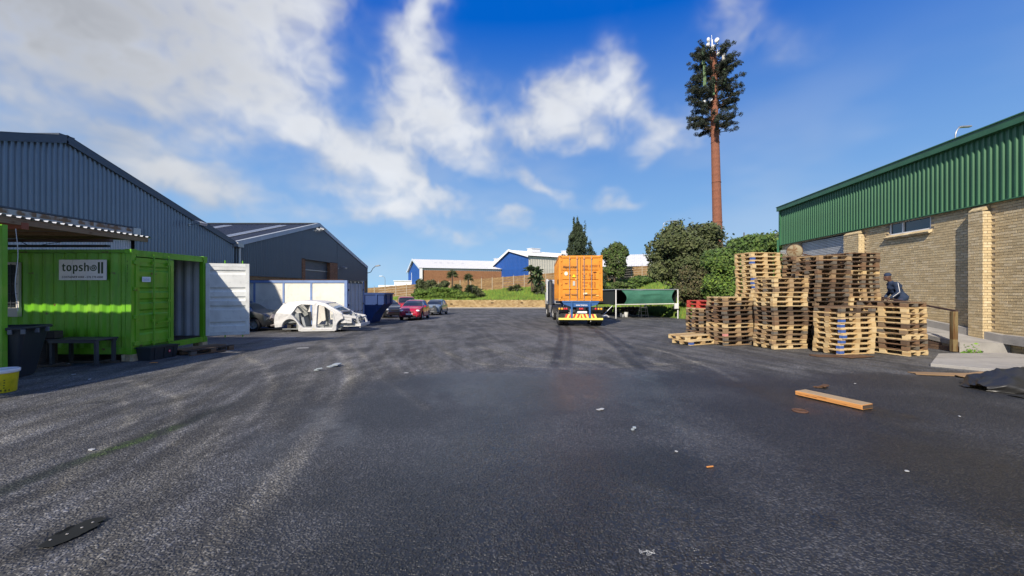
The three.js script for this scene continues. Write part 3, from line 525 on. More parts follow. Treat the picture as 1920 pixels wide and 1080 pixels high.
// ================================================================== the brick building with green cladding on the right
const RT = -Math.atan(0.141), RX = 12.6, kS = Math.hypot(1, 0.141);   // its wall runs X = 12.6 + 0.141 d
{
  const o = thing('brick_warehouse', 'tan face brick building with green ribbed cladding along the right side', 'building', RX, 0, 0, RT);
  const sEnd = 23.6 , sNear = -3;
  // ground level along the wall, in the wall's own frame
  const base = -0.75;
  // mortar core, with openings for roller door and window
  const wall = shapeOf([[sNear, base], [sEnd, base], [sEnd, 4.14], [sNear, 4.14]]);
  const holes = [[[18.25, -0.05], [21.8, -0.05], [21.8, 4.0], [18.25, 4.0]], [[13.95, 3.6], [15.75, 3.6], [15.75, 4.08], [13.95, 4.08]]];
  const g = extr(wall, 0.25, 0, holes); g.rotateY(Math.PI / 2); g.translate(0.012, 0, 0);   // shape x runs to -z
  part(o, 'mortar_core', g, M.mortar);
  // bricks: the 300 that show largest one by one, the rest together
  const inHole = (s, y) => (s > 18.2 && s < 21.85 && y > -0.1 && y < 4.04) || (s > 13.9 && s < 15.8 && y > 3.56) || (y < 4.02 && ((s > 11.94 && s < 12.37) || (s > 17.05 && s < 18.0)));
  const all = brickRows(-2.9, sEnd, -0.42, 4.12, inHole).map((b) => [...b, 0]);
  const face = [];
  for (const [s0, s1] of [[11.95, 12.36], [17.07, 17.98]]) {
    part(o, 'pier_core', bx(0.215, 4.4, s1 - s0 - 0.03, -0.1, base + 2.4, -(s0 + s1) / 2), M.mortar);
    for (const b of brickRows(s0 - 0.015, s1 + 0.015, -0.42, 3.9)) face.push([...b, 1]);
    for (const b of brickRows(-0.01, 0.197, -0.42, 3.9)) face.push([...b, 2, s0]);
  }
  const list = [...all, ...face].map((b) => ({ b, near: b[5] === 2 ? b[6] : b[0] })).filter((q) => q.near > 10.75 || q.b[5]).sort((p, q) => p.near - q.near);
  const rest = all.filter((b) => b[0] <= 10.75).map((b) => ({ b }));
  const place = (b) => { const m = new THREE.Matrix4(), out = (b[3] - 0.5) * 0.006; const rot = new THREE.Quaternion();
    if (b[5] === 2) m.compose(V(-b[0], b[1], -(b[6] - 0.0 + out)), rot, V(b[2], 1, 1)); else { rot.setFromEuler(new THREE.Euler(0, -Math.PI / 2, 0)); m.compose(V((b[5] ? -0.215 : 0) + 0.002 + out, b[1], -b[0]), rot, V(b[2], 1, 1)); } return m; };
  const tops = list.slice(0, 300), others = [...list.slice(300), ...rest];
  for (const { b } of tops) { const q = part(o, 'brick', brickGeo[Math.floor(b[3] * 2.99)], brickMats[Math.floor(b[4] * 4.99)]); place(b).decompose(q.position, q.quaternion, q.scale); }
  const by = brickMats.map(() => []);
  for (const { b } of others) by[Math.floor(b[4] * 4.99)].push(brickGeo[0].clone().applyMatrix4(place(b)));
  by.forEach((l, i) => { if (l.length) part(o, 'brick_courses', merge(l), brickMats[i]).userData.kind = 'stuff'; });
  // sloping brick caps of the piers
  for (const [s0, s1] of [[11.95, 12.36], [17.07, 17.98]]) for (let s = s0; s < s1 - 0.03; s += 0.083) {
    const pts = [V(0, 3.9, 0), V(-0.235, 3.86, 0), V(-0.235, 3.9, 0), V(0, 4.09, 0)], w = V(0, 0, -0.073), z = V(0, 0, -s - 0.006), a = pts.map((p) => p.clone().add(z)), b = a.map((p) => p.clone().add(w));
    part(o, 'cap_brick', faces([a, b, [a[0], b[0], b[1], a[1]], [a[1], b[1], b[2], a[2]], [a[2], b[2], b[3], a[3]]]), brickMats[Math.round(s * 40) % 5]);
  }
  // green cladding, fascia and roof
  const clad = part(o, 'green_cladding', ribbed(sNear, sEnd, 0.1715, 0.04, 0.038, () => 4.08, () => 6.2, (u, v, w) => V(-0.07 - w, v, -u), 0.02), M.greenSheet);
  part(o, 'end_cladding', ribbed(0, 14, 0.1715, 0.04, 0.038, () => 4.08, (u) => 6.2 + u * 0.09, (u, v, w) => V(-0.06 + u, v, -sEnd - w), 0.02), M.greenSheet);
  part(o, 'fascia', merge([cbx(0.1, 0.2, sEnd - sNear + 0.3, 0.012, -0.2, 6.2, -(sEnd + sNear) / 2), bx(0.32, 0.03, sEnd - sNear + 0.34, -0.12, 6.315, -(sEnd + sNear) / 2), bx(0.2, 0.03, sEnd - sNear + 0.3, -0.15, 6.09, -(sEnd + sNear) / 2)]), M.greenTrim);
  part(o, 'drip_flashing', bx(0.09, 0.03, sEnd - sNear, -0.1, 4.07, -(sEnd + sNear) / 2), M.greenTrim);
  part(o, 'corner_trim', bx(0.14, 2.2, 0.14, -0.09, 5.14, -sEnd - 0.01), M.greenTrim);
  part(o, 'roof', ribbed(sNear, sEnd + 0.1, 0.343, 0.05, 0.045, () => 0.05, () => 14, (u, v, w) => V(v - 0.1, 6.34 + v * 0.09 + w, -u), 0.03), M.greenSheet);
  part(o, 'end_wall', bx(14, 4.9, 0.22, 7.2, 1.7, -sEnd + 0.12), M.farBrickTan);
  part(o, 'far_wall', bx(0.22, 8, sEnd - sNear, 14.1, 3.4, -(sEnd + sNear) / 2), M.farBrickTan);
  part(o, 'downpipe', rod(V(-0.16, 0.2, -sEnd - 0.15), V(-0.16, 4.4, -sEnd - 0.15), 0.06), M.greenTrim);
  // roller door: horizontal slats
  const rd = part(o, 'roller_door', bx(0.03, 4.05, 3.6, 0.14, 1.98, -20.02), M.shutter);
  const slat = extr([[0, 0], [0.03, 0.012], [0.03, 0.06], [0, 0.072]], 3.5, 0);
  for (let y = 1.7; y < 3.98; y += 0.076) { const q = part(rd, 'slat', slat, M.paleSheet); q.scale.x = -1; q.position.set(0.127, y, -21.76); }
  part(o, 'door_lintel', bx(0.2, 0.08, 3.7, 0.1, 4.04, -20.02), M.steelDark);
  // window: frame, mullion, two panes, sloping brick sill
  const w = part(o, 'window', merge([bx(0.06, 0.05, 1.8, 0.06, 3.625, -14.85), bx(0.06, 0.05, 1.8, 0.06, 4.06, -14.85), bx(0.06, 0.46, 0.05, 0.06, 3.84, -13.975), bx(0.06, 0.46, 0.05, 0.06, 3.84, -15.725), bx(0.06, 0.46, 0.05, 0.06, 3.84, -15.15)]), M.whiteGloss);
  part(w, 'pane', bx(0.008, 0.4, 0.53, 0.07, 3.84, -15.435), M.glassDark); part(w, 'pane', bx(0.008, 0.4, 1.12, 0.085, 3.84, -14.57), M.glassDark);
  part(o, 'room_behind_window', bx(0.05, 0.8, 2.4, 0.6, 3.8, -14.85), M.black);
  for (let s = 13.86; s < 15.82; s += 0.083) { const q = part(o, 'sill_brick', bx(0.2, 0.072, 0.073), brickMats[Math.round(s * 57) % 5]); q.position.set(-0.045, 3.53, -s - 0.04); q.rotation.z = 0.5; }
}
// round dish and small floodlight near the far end of that wall
{
  const d = 19.6, x = PX(1490, d);
  const o = thing('wall_dish', 'weathered cream round dish with a rusty rim above the dark pallets', 'dish', x, PY(471, d), d, RT - 0.55);
  part(o, 'bowl', lathe([[0.0, 0.1], [0.12, 0.095], [0.22, 0.07], [0.31, 0.02], [0.33, 0.0], [0.31, -0.005], [0.2, 0.04], [0.0, 0.07]], 28).rotateX(Math.PI / 2), mat('dishCream', 0.5, 0.43, 0.28, 0.75, { map: again(tRust, 1.3) }));
  part(o, 'rim', new THREE.TorusGeometry(0.33, 0.014, 8, 32).toNonIndexed(), M.rustSteel);
  const tx = RX + 0.141 * (d + 1.2) - x + 0.1; part(o, 'bracket', bar(V(0, -0.05, 0.02), V(0.9, -0.3, -0.9), 0.05), M.rustSteel);
  const d2 = 22.6; floodlight('small square floodlight at the far corner of the brick building', PX(1473, d2), PY(475, d2), d2, -0.7, 1.1);
}
// street lamp over the roof, right
function streetLamp(label, x, y0, d, h, reach, turn, arc = 1) {
  const o = thing('street_lamp', label, 'street lamp', x, y0, d, turn, 'tall street lamps beyond the yard');
  part(o, 'pole', rod(V(0, 0, 0), V(0, h, 0), 0.11, 0.06, 10), M.galv);
  part(o, 'arm', tube([V(0, h, 0), V(reach * 0.1, h + 0.7 * arc, 0), V(reach * 0.45, h + 1.15 * arc, 0), V(reach * 0.8, h + 1.25 * arc, 0)], 0.05), M.galv);
  part(o, 'lamp_head', cbx(0.9, 0.14, 0.3, 0.04, reach + 0.1, h + 1.24 * arc, 0, 0, 0, 0.06), M.galv);
}
streetLamp('street lamp standing behind the green clad roof at the right', PX(1791, 34), 0, 34, PY(262, 34), 0.75, 0, 0.9);
streetLamp('street lamp whose arm shows above the left edge of the big bush', PX(1243, 62), 2.2, 62, PY(426, 62) - 2.2, 1.6, 0, 0.8);
streetLamp('small far street lamp beyond the boundary wall, near the dark warehouse corner', PX(722, 105), -1, 105, PY(524, 105) + 1, -1.2, 0, 0.7);

// ================================================================== ramp, railing, apron beside the brick building
{
  const o = thing('loading_ramp', 'concrete loading ramp with a brick side climbing along the brick building', 'ramp', RX, 0, 0, RT);
  const hAt = (s) => (s < 11.4 ? -0.02 : s < 17.2 ? -0.02 + 0.1 * (s - 11.4) : 0.56), xo = -1.29;
  const pts = [11.4, 17.2, 23.4];
  const gs = [];
  for (let i = 0; i < 2; i++) { const a = pts[i], b = pts[i + 1], ya = hAt(a), yb = hAt(b); const T = (x, y, s) => V(x, y, -s);
    gs.push(faces([[T(xo, ya, a), T(-0.03, ya, a), T(-0.03, yb, b), T(xo, yb, b)], [T(xo, ya - 0.13, a), T(xo, ya, a), T(xo, yb, b), T(xo, yb - 0.13, b)], [T(xo, ya - 0.13, a), T(-0.03, ya - 0.13, a), T(-0.03, yb - 0.13, b), T(xo, yb - 0.13, b)]])); }
  gs.push(faces([[V(xo, -0.6, -11.4), V(-0.03, -0.6, -11.4), V(-0.03, -0.02, -11.4), V(xo, -0.02, -11.4)]]));
  part(o, 'ramp_slab', merge(gs), M.concrete);
  const side = extr([[11.42, -1], [23.4, -1], [23.4, 0.42], [17.2, 0.42], [11.42, -0.16]], 0.16); side.rotateY(Math.PI / 2); side.translate(xo + 0.05, 0, 0);
  part(o, 'ramp_core', side, M.mortar);
  const rows = brickRows(11.42, 18, -0.6, 0.42, (s, y) => y > hAt(s) - 0.175 || y < -0.0268 * s - 0.1).sort((a, b) => a[0] - b[0]);
  const late = [];
  rows.forEach((b, i) => { const m = new THREE.Matrix4().compose(V(xo + 0.035 + (b[3] - 0.5) * 0.008, b[1], -b[0]), new THREE.Quaternion().setFromEuler(new THREE.Euler(0, -Math.PI / 2, 0)), V(b[2], 1, 1));
    if (i < 110) { const q = part(o, 'brick', brickGeo[1], shadedBrickMats[Math.floor(b[4] * 2.99)]); m.decompose(q.position, q.quaternion, q.scale); } else late.push(brickGeo[1].clone().applyMatrix4(m)); });
  if (late.length) part(o, 'brick_courses', merge(late), shadedBrickMats[0]).userData.kind = 'stuff';
  const ku = (s) => hAt(s) + 0.09; part(o, 'kerb_upstand', merge([bar(V(-0.12, ku(11.4) + 0.02, -11.4), V(-0.12, ku(17.2) + 0.02, -17.2), 0.16, 0.22), bar(V(-0.12, ku(11.4) - 0.02, -9.6), V(-0.12, ku(11.4) + 0.02, -11.4), 0.16, 0.26)]), M.concrete);
  const r = thing('handrail', 'brown steel handrail on posts along the outer edge of the ramp', 'railing', RX, 0, 0, RT);
  part(r, 'post', cbx(0.13, 1.16, 0.12, 0.012, xo - 0.1, 0.29, -11.45), mat('postWood', 0.33, 0.25, 0.12, 0.8, { map: again(tRust, 1, 0.8) }), 'thick weathered yellowish end post');
  for (const s of [14.3, 17.2]) part(r, 'post', bx(0.06, 0.98, 0.06, xo + 0.04, hAt(s) + 0.45, -s), M.brownSteel);
  part(r, 'top_rail', merge([bar(V(xo - 0.06, 0.88, -11.4), V(xo + 0.04, hAt(14.3) + 0.94, -14.3), 0.06, 0.05), bar(V(xo + 0.04, hAt(14.3) + 0.94, -14.3), V(xo + 0.04, hAt(17.2) + 0.94, -17.2), 0.06, 0.05)]), M.brownSteel);
  const sg = extr([[9.6, -9.1], [11.55, -10.75], [13.6, -10.9], [13.4, -6.3], [10.7, -7.7]].map(([x, z]) => [x, z]), 0.07, 0.008); sg.rotateX(Math.PI / 2);
  for (let i = 0, p = sg.attributes.position; i < p.count; i++) { p.setY(i, p.getY(i) + G(-p.getZ(i)) + 0.06); }
  struct('concrete_apron', metric(sg, false), M.concrete, 'pale concrete apron at the foot of the ramp');
}

// ================================================================== lettering
function board(w, h, draw, opt = {}) {      // a CanvasTexture drawn at w x h pixels
  const c = document.createElement('canvas'); c.width = w; c.height = h; const x = c.getContext('2d'); draw(x, w, h);
  const t = new THREE.CanvasTexture(c); t.colorSpace = THREE.SRGBColorSpace; t.magFilter = THREE.LinearFilter;
  return new THREE.MeshStandardMaterial({ map: t, roughness: opt.rough ?? 0.6, transparent: !!opt.clear, alphaTest: opt.clear ? 0.4 : 0, ...(opt.clear ? { alphaMap: null } : {}) });
}
// a thin printed plate: uv 0..1 on its front
const plate = (w, h) => new THREE.PlaneGeometry(w, h).toNonIndexed();

// ================================================================== the green shipping container
// lime paint, grimed in drips, chipped to rust
const tLime = tex(512, 512, (u, v) => { const g = 0.78 + 0.3 * fbm(u * 5, v * 5, 5, 5) - 0.14 * sm(0.52, 0.75, fbm(u * 40, v * 2.5, 4)), k = sm(0.71, 0.77, 0.6 * fbm(u * 18, v * 18, 5, 18) + 0.4 * fbm(u * 5 + 8, v * 5, 3)), f = sm(0.5, 0.8, fbm(u * 7 + 2, v * 7 + 9, 4)); return [mix(mix(0.16, 0.21, f) * g, 0.12, k), mix(mix(0.46, 0.48, f) * g, 0.07, k), mix(mix(0.022, 0.04, f) * g, 0.03, k)]; });
mat('containerGreen', 1, 1, 1, 0.45, { map: again(tLime, 0.5), roughnessMap: again(tRough, 0.7) });
mat('containerInside', 0.64, 0.65, 0.66, 0.6, { map: again(tStreak, 0.4, 0.3) });
mat('doorWhite', 0.8, 0.82, 0.79, 0.5, { map: again(tGrime, 0.9) });
mat('ply', 0.045, 0.035, 0.028, 0.85, worn);
const CASTING = (x, y, z) => { const g = cbx(0.17, 0.12, 0.16, 0.012, x, y, z); return g; };
// corrugated side wall of a container, along x from x0 to x1
const sideWall = (x0, x1, y0, y1, z, out) => ribbed(x0, x1, 0.278, 0.072, 0.036 * out, () => y0, () => y1, (u, v, w) => V(u, v, z + w), 0.068);
{
  const o = thing('shipping_container', 'bright green shipping container with one door swung open at the left', 'container', -9.37, -0.09, 9.78, 0);
  const L = 6.06, W = 2.44, H = 2.6;    // local: x from -L to 0 (doors at 0), z from 0 (near side) to -W
  part(o, 'near_side_wall', sideWall(-L + 0.12, -0.14, 0.16, H - 0.1, -0.045, 1), M.containerGreen);
  part(o, 'far_side_wall', sideWall(-L + 0.12, -0.14, 0.16, H - 0.1, -W + 0.045, -1), M.containerGreen);
  part(o, 'inner_lining', merge([sideWall(-L + 0.12, -0.14, 0.16, H - 0.1, -W + 0.052, -1), sideWall(-L + 0.12, -0.14, 0.16, H - 0.1, -0.052, 1), ribbed(-W + 0.1, -0.1, 0.278, 0.072, -0.036, () => 0.16, () => H - 0.1, (u, v, w) => V(-L + 0.1 - w, v, u), 0.068)]), M.containerInside);
  part(o, 'front_end_wall', bx(0.05, H - 0.24, W - 0.2, -L + 0.04, H / 2, -W / 2), M.containerGreen);
  part(o, 'roof', ribbed(-L + 0.1, -0.1, 0.21, 0.09, 0.02, () => -W + 0.05, () => -0.05, (u, v, w) => V(u, H - 0.03 + w - 0.02, v), 0.03), M.containerGreen);
  part(o, 'floor', bx(L - 0.2, 0.05, W - 0.1, -L / 2, 0.16, -W / 2), M.ply);
  part(o, 'corner_post', merge([cbx(0.14, H - 0.2, 0.13, 0.012, -0.075, H / 2, -0.068)]), M.containerGreen); part(o, 'corner_post', cbx(0.14, H - 0.2, 0.13, 0.012, -0.075, H / 2, -W + 0.068), M.containerGreen);
  part(o, 'corner_post', cbx(0.14, H - 0.2, 0.13, 0.012, -L + 0.075, H / 2, -0.068), M.containerGreen); part(o, 'corner_post', cbx(0.14, H - 0.2, 0.13, 0.012, -L + 0.075, H / 2, -W + 0.068), M.containerGreen);
  for (const z of [-0.03, -W + 0.03]) { part(o, 'top_rail', bx(L - 0.3, 0.08, 0.06, -L / 2, H - 0.05, z), M.containerGreen); part(o, 'bottom_rail', bx(L - 0.3, 0.15, 0.06, -L / 2, 0.085, z), M.containerGreen); }
  part(o, 'door_header', cbx(0.09, 0.16, W - 0.3, 0.01, -0.06, H - 0.09, -W / 2), M.containerGreen); part(o, 'door_sill', cbx(0.12, 0.15, W - 0.3, 0.01, -0.07, 0.085, -W / 2), M.containerGreen);
  for (const x of [-0.08, -L + 0.08]) for (const z of [-0.075, -W + 0.075]) for (const y of [0.058, H - 0.058]) { const c = part(o, 'corner_casting', CASTING(x, y, z), M.containerGreen); part(c, 'casting_hole', merge([extr(new THREE.Shape().absellipse(0, 0, 0.022, 0.035, 0, 6.2832), 0.004).translate(x + 0.02, y, z + (z > -1 ? 0.079 : -0.083)), extr(new THREE.Shape().absellipse(0, 0, 0.022, 0.035, 0, 6.2832), 0.004).rotateY(Math.PI / 2).translate(x + (x > -1 ? 0.084 : -0.088), y, z)]), M.black); }
  // doors: a frame of box section, pressed panel and locking rods
  const makeDoor = (nm, wide, inner) => {
    const h0 = 0.18, h1 = H - 0.2, hh = h1 - h0, y = (h0 + h1) / 2;
    const parent = part(o, nm, merge([bx(0.05, hh, 0.1, 0, y, -0.05), bx(0.05, hh, 0.1, 0, y, -wide + 0.05), bx(0.048, 0.1, wide - 0.2, 0, h1 - 0.05, -wide / 2), bx(0.048, 0.1, wide - 0.2, 0, h0 + 0.05, -wide / 2)]), inner ? M.doorWhite : M.containerGreen);
    const press = (x0, dirn) => { const pr = [[0.28, 0], [0.46, 0], [0.5, 1], [0.56, 1], [0.6, 0], [0.96, 0], [1.0, 1], [1.06, 1], [1.1, 0], [1.24, 0], [1.28, 1], [1.34, 1], [1.38, 0], [1.52, 0], [1.56, 1], [1.62, 1], [1.66, 0], [2.06, 0], [2.1, 1], [2.16, 1], [2.2, 0], [2.3, 0]]; const f = []; for (let i = 0; i + 1 < pr.length; i++) f.push([V(x0 + dirn * 0.032 * pr[i][1], pr[i][0], -0.1), V(x0 + dirn * 0.032 * pr[i][1], pr[i][0], -wide + 0.1), V(x0 + dirn * 0.032 * pr[i + 1][1], pr[i + 1][0], -wide + 0.1), V(x0 + dirn * 0.032 * pr[i + 1][1], pr[i + 1][0], -0.1)]); return faces(f); };
    part(parent, 'door_panel', press(inner ? -0.03 : 0.012, -1), M.containerGreen);
    if (inner) part(parent, 'inner_panel', press(0.018, -1), M.doorWhite, 'white inner face of the open door');
    const out = inner ? -1 : 1;
    for (const zz of [-wide * 0.42, -wide * 0.83]) { const rod1 = part(parent, 'locking_rod', rod(V(out * 0.06, 0.1, zz), V(out * 0.06, H - 0.1, zz), 0.019), M.containerGreen); for (const yy of [0.24, 0.8, 1.3, 2.28]) part(rod1, 'rod_bracket', bx(0.04, 0.06, 0.1, out * 0.05, yy, zz), M.containerGreen); part(rod1, 'lock_handle', merge([bar(V(out * 0.09, zz < -0.6 ? 0.75 : 0.95, zz), V(out * 0.09, zz < -0.6 ? 0.72 : 0.93, zz + (zz < -0.6 ? 0.4 : -0.35)), 0.02, 0.035), bx(0.05, 0.05, 0.05, out * 0.07, zz < -0.6 ? 0.75 : 0.95, zz)]), M.containerGreen); }
    for (const yy of [0.26, 0.92, 1.62, 2.28]) part(parent, 'hinge', cbx(0.05, 0.09, 0.13, 0.008, out * 0.035, yy, -0.005), M.containerGreen);
    return parent;
  };
  const a = makeDoor('closed_door', 1.11, false); a.position.set(-0.01, 0, -0.1);
  const b = makeDoor('open_door', 1.13, true); b.position.set(0.02, 0, -W + 0.08); b.rotation.y = -Math.PI / 2 + 0.38;
  // notice boards
  const sign = part(o, 'sign_board', bx(1.165, 0.5, 0.012, -1.16, 2.085, 0.028), M.white, 'white board with dark green lettering');
  const sm1 = board(1024, 440, (c, w, h) => {
    c.fillStyle = '#f1eeec'; c.fillRect(0, 0, w, h); c.fillStyle = '#1f3d10'; c.strokeStyle = '#1f3d10';
    c.font = 'bold 238px sans-serif'; c.textBaseline = 'alphabetic'; const put1 = (t, x, wide) => { c.save(); c.translate(x, 248); c.scale(wide / c.measureText(t).width, 1); c.fillText(t, 0, 0); c.restore(); };
    put1('topsh', 58, 606); c.lineWidth = 21; c.beginPath(); for (let i = 0; i <= 120; i++) { const t = i / 120 * 4.1 * Math.PI, r = 8 + 70 * Math.pow(i / 120, 1.15); const x = 748 + Math.cos(t + 3.2) * r, y = 170 + Math.sin(t + 3.2) * r; i ? c.lineTo(x, y) : c.moveTo(x, y); } c.stroke();
    c.fillRect(840, 52, 44, 246); c.fillRect(910, 52, 44, 246); c.fillStyle = '#101810'; c.font = 'bold 62px sans-serif'; c.save(); c.translate(62, 398); c.scale(890 / c.measureText('CONTAINER HIRE - 076 770 4500').width, 1); c.fillText('CONTAINER HIRE - 076 770 4500', 0, 0); c.restore();
    c.strokeStyle = '#555'; c.lineWidth = 3; c.beginPath(); c.moveTo(300, 0); c.lineTo(278, 120); c.lineTo(270, 300); c.lineTo(262, 440); c.stroke();
  });
  const f = part(sign, 'lettering', plate(1.165, 0.5), sm1); f.position.set(-1.16, 2.085, 0.0355);
  const vt = board(64, 512, (c, w, h) => { c.fillStyle = '#2b8a06'; c.clearRect(0, 0, w, h); c.fillStyle = '#0a2404'; c.font = 'bold 50px monospace'; c.textAlign = 'center'; ['B', '·', '6', '4', '2', '·', '0', '1', '·', '1', '0'].forEach((t, i) => c.fillText(t, 32, 42 + i * 46)); }, { clear: true });
  const vp = part(o, 'stencilled_number', plate(0.062, 0.55), vt); vp.position.set(-0.1, 2.05, 0.0005);
  const lp = part(a, 'door_label', plate(0.24, 0.13), board(256, 140, (c, w, h) => { c.fillStyle = '#dfe6ea'; c.fillRect(0, 0, w, h); c.fillStyle = '#7d93a8'; c.font = 'bold 50px sans-serif'; c.fillText('topshell', 24, 78); c.fillRect(24, 96, 200, 10); }), 'small white printed label'); lp.rotation.y = Math.PI / 2; lp.position.set(0.052, 1.86, -0.26);
  // barred window in the long side
  const wn = part(o, 'barred_window', merge([bx(0.07, 1.16, 0.05, -2.73, 1.68, 0.035), bx(0.07, 1.16, 0.05, -3.65, 1.68, 0.035), bx(0.98, 0.06, 0.05, -3.19, 2.24, 0.035), bx(1.0, 0.22, 0.09, -3.19, 1.05, 0.05)]), mat('frameCream', 0.66, 0.62, 0.55, 0.6, worn));
  part(wn, 'pane', bx(0.86, 1.06, 0.01, -3.19, 1.7, 0.02), M.glassDark);
  for (const y of [1.28, 1.5, 1.74, 1.98]) part(wn, 'window_bar', bx(0.95, 0.014, 0.012, -3.19, y, 0.075), M.steelDark); for (const x of [-2.86, -3.1, -3.4]) part(wn, 'window_bar', bx(0.012, 1.1, 0.014, x, 1.68, 0.082), M.steelDark);
  // brick piles under the corners
  for (const [x, z] of [[-0.12, -0.12], [-0.12, -W + 0.12], [-L + 0.2, -0.12], [-L + 0.2, -W + 0.12]]) { const yg = G(9.78 - z) + 0.09; const hgt = -yg; for (let r = 0; r < 2; r++) for (let q = 0; q < 3; q++) part(o, 'support_brick', bx(0.09, hgt / 2 - 0.008, 0.2, x - 0.1 + q * 0.1, yg + hgt * (r + 0.5) / 2, z), brickMats[(q + r * 2) % 5]); }
}

// ================================================================== lean-to canopy over the container's near side
{
  const o = thing('lean_to_canopy', 'corrugated iron lean-to canopy on a green post beside the green container', 'canopy', -9.7, 0, 0);
  part(o, 'roof_sheet', ribbed(7.46, 10.72, 0.152, 0.05, 0.035, () => 0.02, () => -6.2, (u, v, w) => V(v, 2.935 - 0.014 * (u - 7.5) - v * 0.012 + w, -u), 0.02), M.paleSheet);
  part(o, 'roof_sheet', ribbed(2.4, 7.2, 0.152, 0.05, 0.035, () => 0.02, () => -6.2, (u, v, w) => V(v, 2.935 - 0.014 * (u - 7.5) - v * 0.012 + w, -u), 0.02), M.paleSheet); for (const d of [2.6, 4.9]) { part(o, 'green_post', cbx(0.09, 2.95, 0.09, 0.008, -0.05, 1.38, -d), M.containerGreen); part(o, 'rear_post', cbx(0.09, 2.95, 0.09, 0.008, -5.9, 1.38, -d), M.containerGreen); }
  for (const d of [2.5, 3.6, 4.8, 6, 7.1]) part(o, 'rafter', bar(V(-0.06, 2.89, -d), V(-6.1, 2.95, -d), 0.06, 0.1), M.timber);
  part(o, 'edge_beam', bar(V(-0.04, 2.86, -7.46), V(-0.04, 2.83, -10.6), 0.06, 0.12), M.timber);
  for (const d of [7.9, 8.8, 9.7, 10.4]) part(o, 'rafter', bar(V(-0.06, 2.86, -d), V(-6.1, 2.92, -d), 0.06, 0.1), M.timber);
  part(o, 'steel_beam', bx(6.1, 0.07, 0.08, -3.05, 2.7, -9.62), M.brownSteel); part(o, 'steel_beam', bx(6.0, 0.055, 0.08, -3.1, 2.57, -9.66), M.black);
  part(o, 'beam_stub', bx(0.09, 0.18, 0.09, -2.6, 2.63, -9.62), M.brownSteel);
  part(o, 'oxide_beam', cbx(5.9, 0.13, 0.12, 0.008, -2.95, 2.785, -7.92), mat('redOxide', 0.36, 0.1, 0.045, 0.7, worn));
  part(o, 'green_post', cbx(0.09, 2.95, 0.09, 0.008, 0.02, 1.28, -7.55), M.containerGreen);
  part(o, 'rear_post', cbx(0.09, 2.95, 0.09, 0.008, -5.9, 1.28, -7.55), M.containerGreen);
  part(o, 'hanging_cord', tube([V(0.08, 2.7, -7.7), V(0.1, 2.2, -7.72), V(0.07, 1.6, -7.7), V(0.1, 1.1, -7.72)], 0.006, 5), M.white);
  part(o, 'sagging_cable', tube([V(-2.2, 2.72, -9.55), V(-1.8, 2.56, -9.5), V(-1.3, 2.62, -9.5), V(-0.6, 2.72, -9.55)], 0.008, 5), M.black);
}

// ================================================================== things in front of the green container
mat('binPlastic', 0.024, 0.032, 0.04, 0.5, { map: again(tStreak, 1.4, 0.6) });
{
  const d = 7.85, o = thing('refuse_bin', 'big dark square plastic refuse bin at the left edge, beside the yellow bucket', 'bin', -10.02, G(7.3), d, 0.4);
  const rows = [], sec = (w, l, y, r = 0.06) => { const p = []; for (const [sx, sz, a0] of [[1, 1, 0], [-1, 1, 1], [-1, -1, 2], [1, -1, 3]]) for (let k = 0; k <= 3; k++) { const a = (a0 + k / 3) * Math.PI / 2; p.push(V(sx * (w / 2 - r) + Math.cos(a) * r, y, sz * (l / 2 - r) + Math.sin(a) * r)); } return p; };
  part(o, 'tub', merge([loft([sec(0.62, 0.54, 0.0), sec(0.64, 0.56, 0.04), sec(0.92, 0.76, 0.93)], true), loft([sec(0.88, 0.72, 0.96), sec(0.6, 0.52, 0.06), sec(0.02, 0.02, 0.055, 0.005)], true)]), M.binPlastic);
  part(o, 'rim', loft([sec(0.92, 0.76, 0.92), sec(1.0, 0.84, 0.93), sec(1.02, 0.86, 0.975), sec(0.98, 0.82, 0.99), sec(0.88, 0.72, 0.97)], true), M.binPlastic);
  for (const [x, z] of [[-0.1, 0.42], [0.16, 0.42], [0.3, 0.42], [0.48, 0.42], [0.51, 0.1], [0.51, -0.2]]) part(o, 'rim_lug', cbx(0.06, 0.09, 0.035, 0.008, x, 0.9, z), mat('lugGrey', 0.13, 0.145, 0.165, 0.5));
}
{
  const d = 6.6, o = thing('paint_bucket', 'yellow plastic paint bucket with a white lid at the left edge', 'bucket', -8.47, G(d), d);
  mat('bucketYellow', 0.82, 0.66, 0.012, 0.4, { map: again(tGrime, 4) });
  part(o, 'pail', lathe([[0, 0.004], [0.15, 0.0], [0.158, 0.01], [0.182, 0.33], [0.178, 0.33], [0, 0.32]], 32), M.bucketYellow);
  part(o, 'lid', lathe([[0, 0.372], [0.17, 0.372], [0.186, 0.384], [0.2, 0.378], [0.2, 0.335], [0.188, 0.322], [0.183, 0.322]], 32), M.whiteGloss);
  part(o, 'handle', tube([V(0.12, 0.3, 0.15), V(0.0, 0.2, 0.2), V(-0.1, 0.13, 0.2), V(-0.18, 0.1, 0.12)], 0.006, 6), M.whiteGloss);
  const pm = board(256, 256, (c, w, h) => { c.clearRect(0, 0, w, h); c.strokeStyle = '#8a8f50'; c.lineWidth = 5; c.beginPath(); c.ellipse(70, 150, 40, 18, -0.2, 0, 7); c.stroke(); c.fillStyle = '#5f6420'; for (const [x, y] of [[200, 70], [200, 110], [196, 150], [196, 190]]) c.fillRect(x, y, 14, 16); for (let i = 0; i < 90; i++) { c.fillStyle = i % 2 ? '#3d4a16' : '#2d2f28'; c.fillRect((i * 73) % 256, 220 + (i * 37) % 34, 4 + i % 6, 3 + i % 5); } }, { clear: true });
  const l = part(o, 'print', new THREE.CylinderGeometry(0.1815, 0.1615, 0.27, 24, 1, true, -0.5, 1.9).toNonIndexed(), pm); l.position.y = 0.16;
}
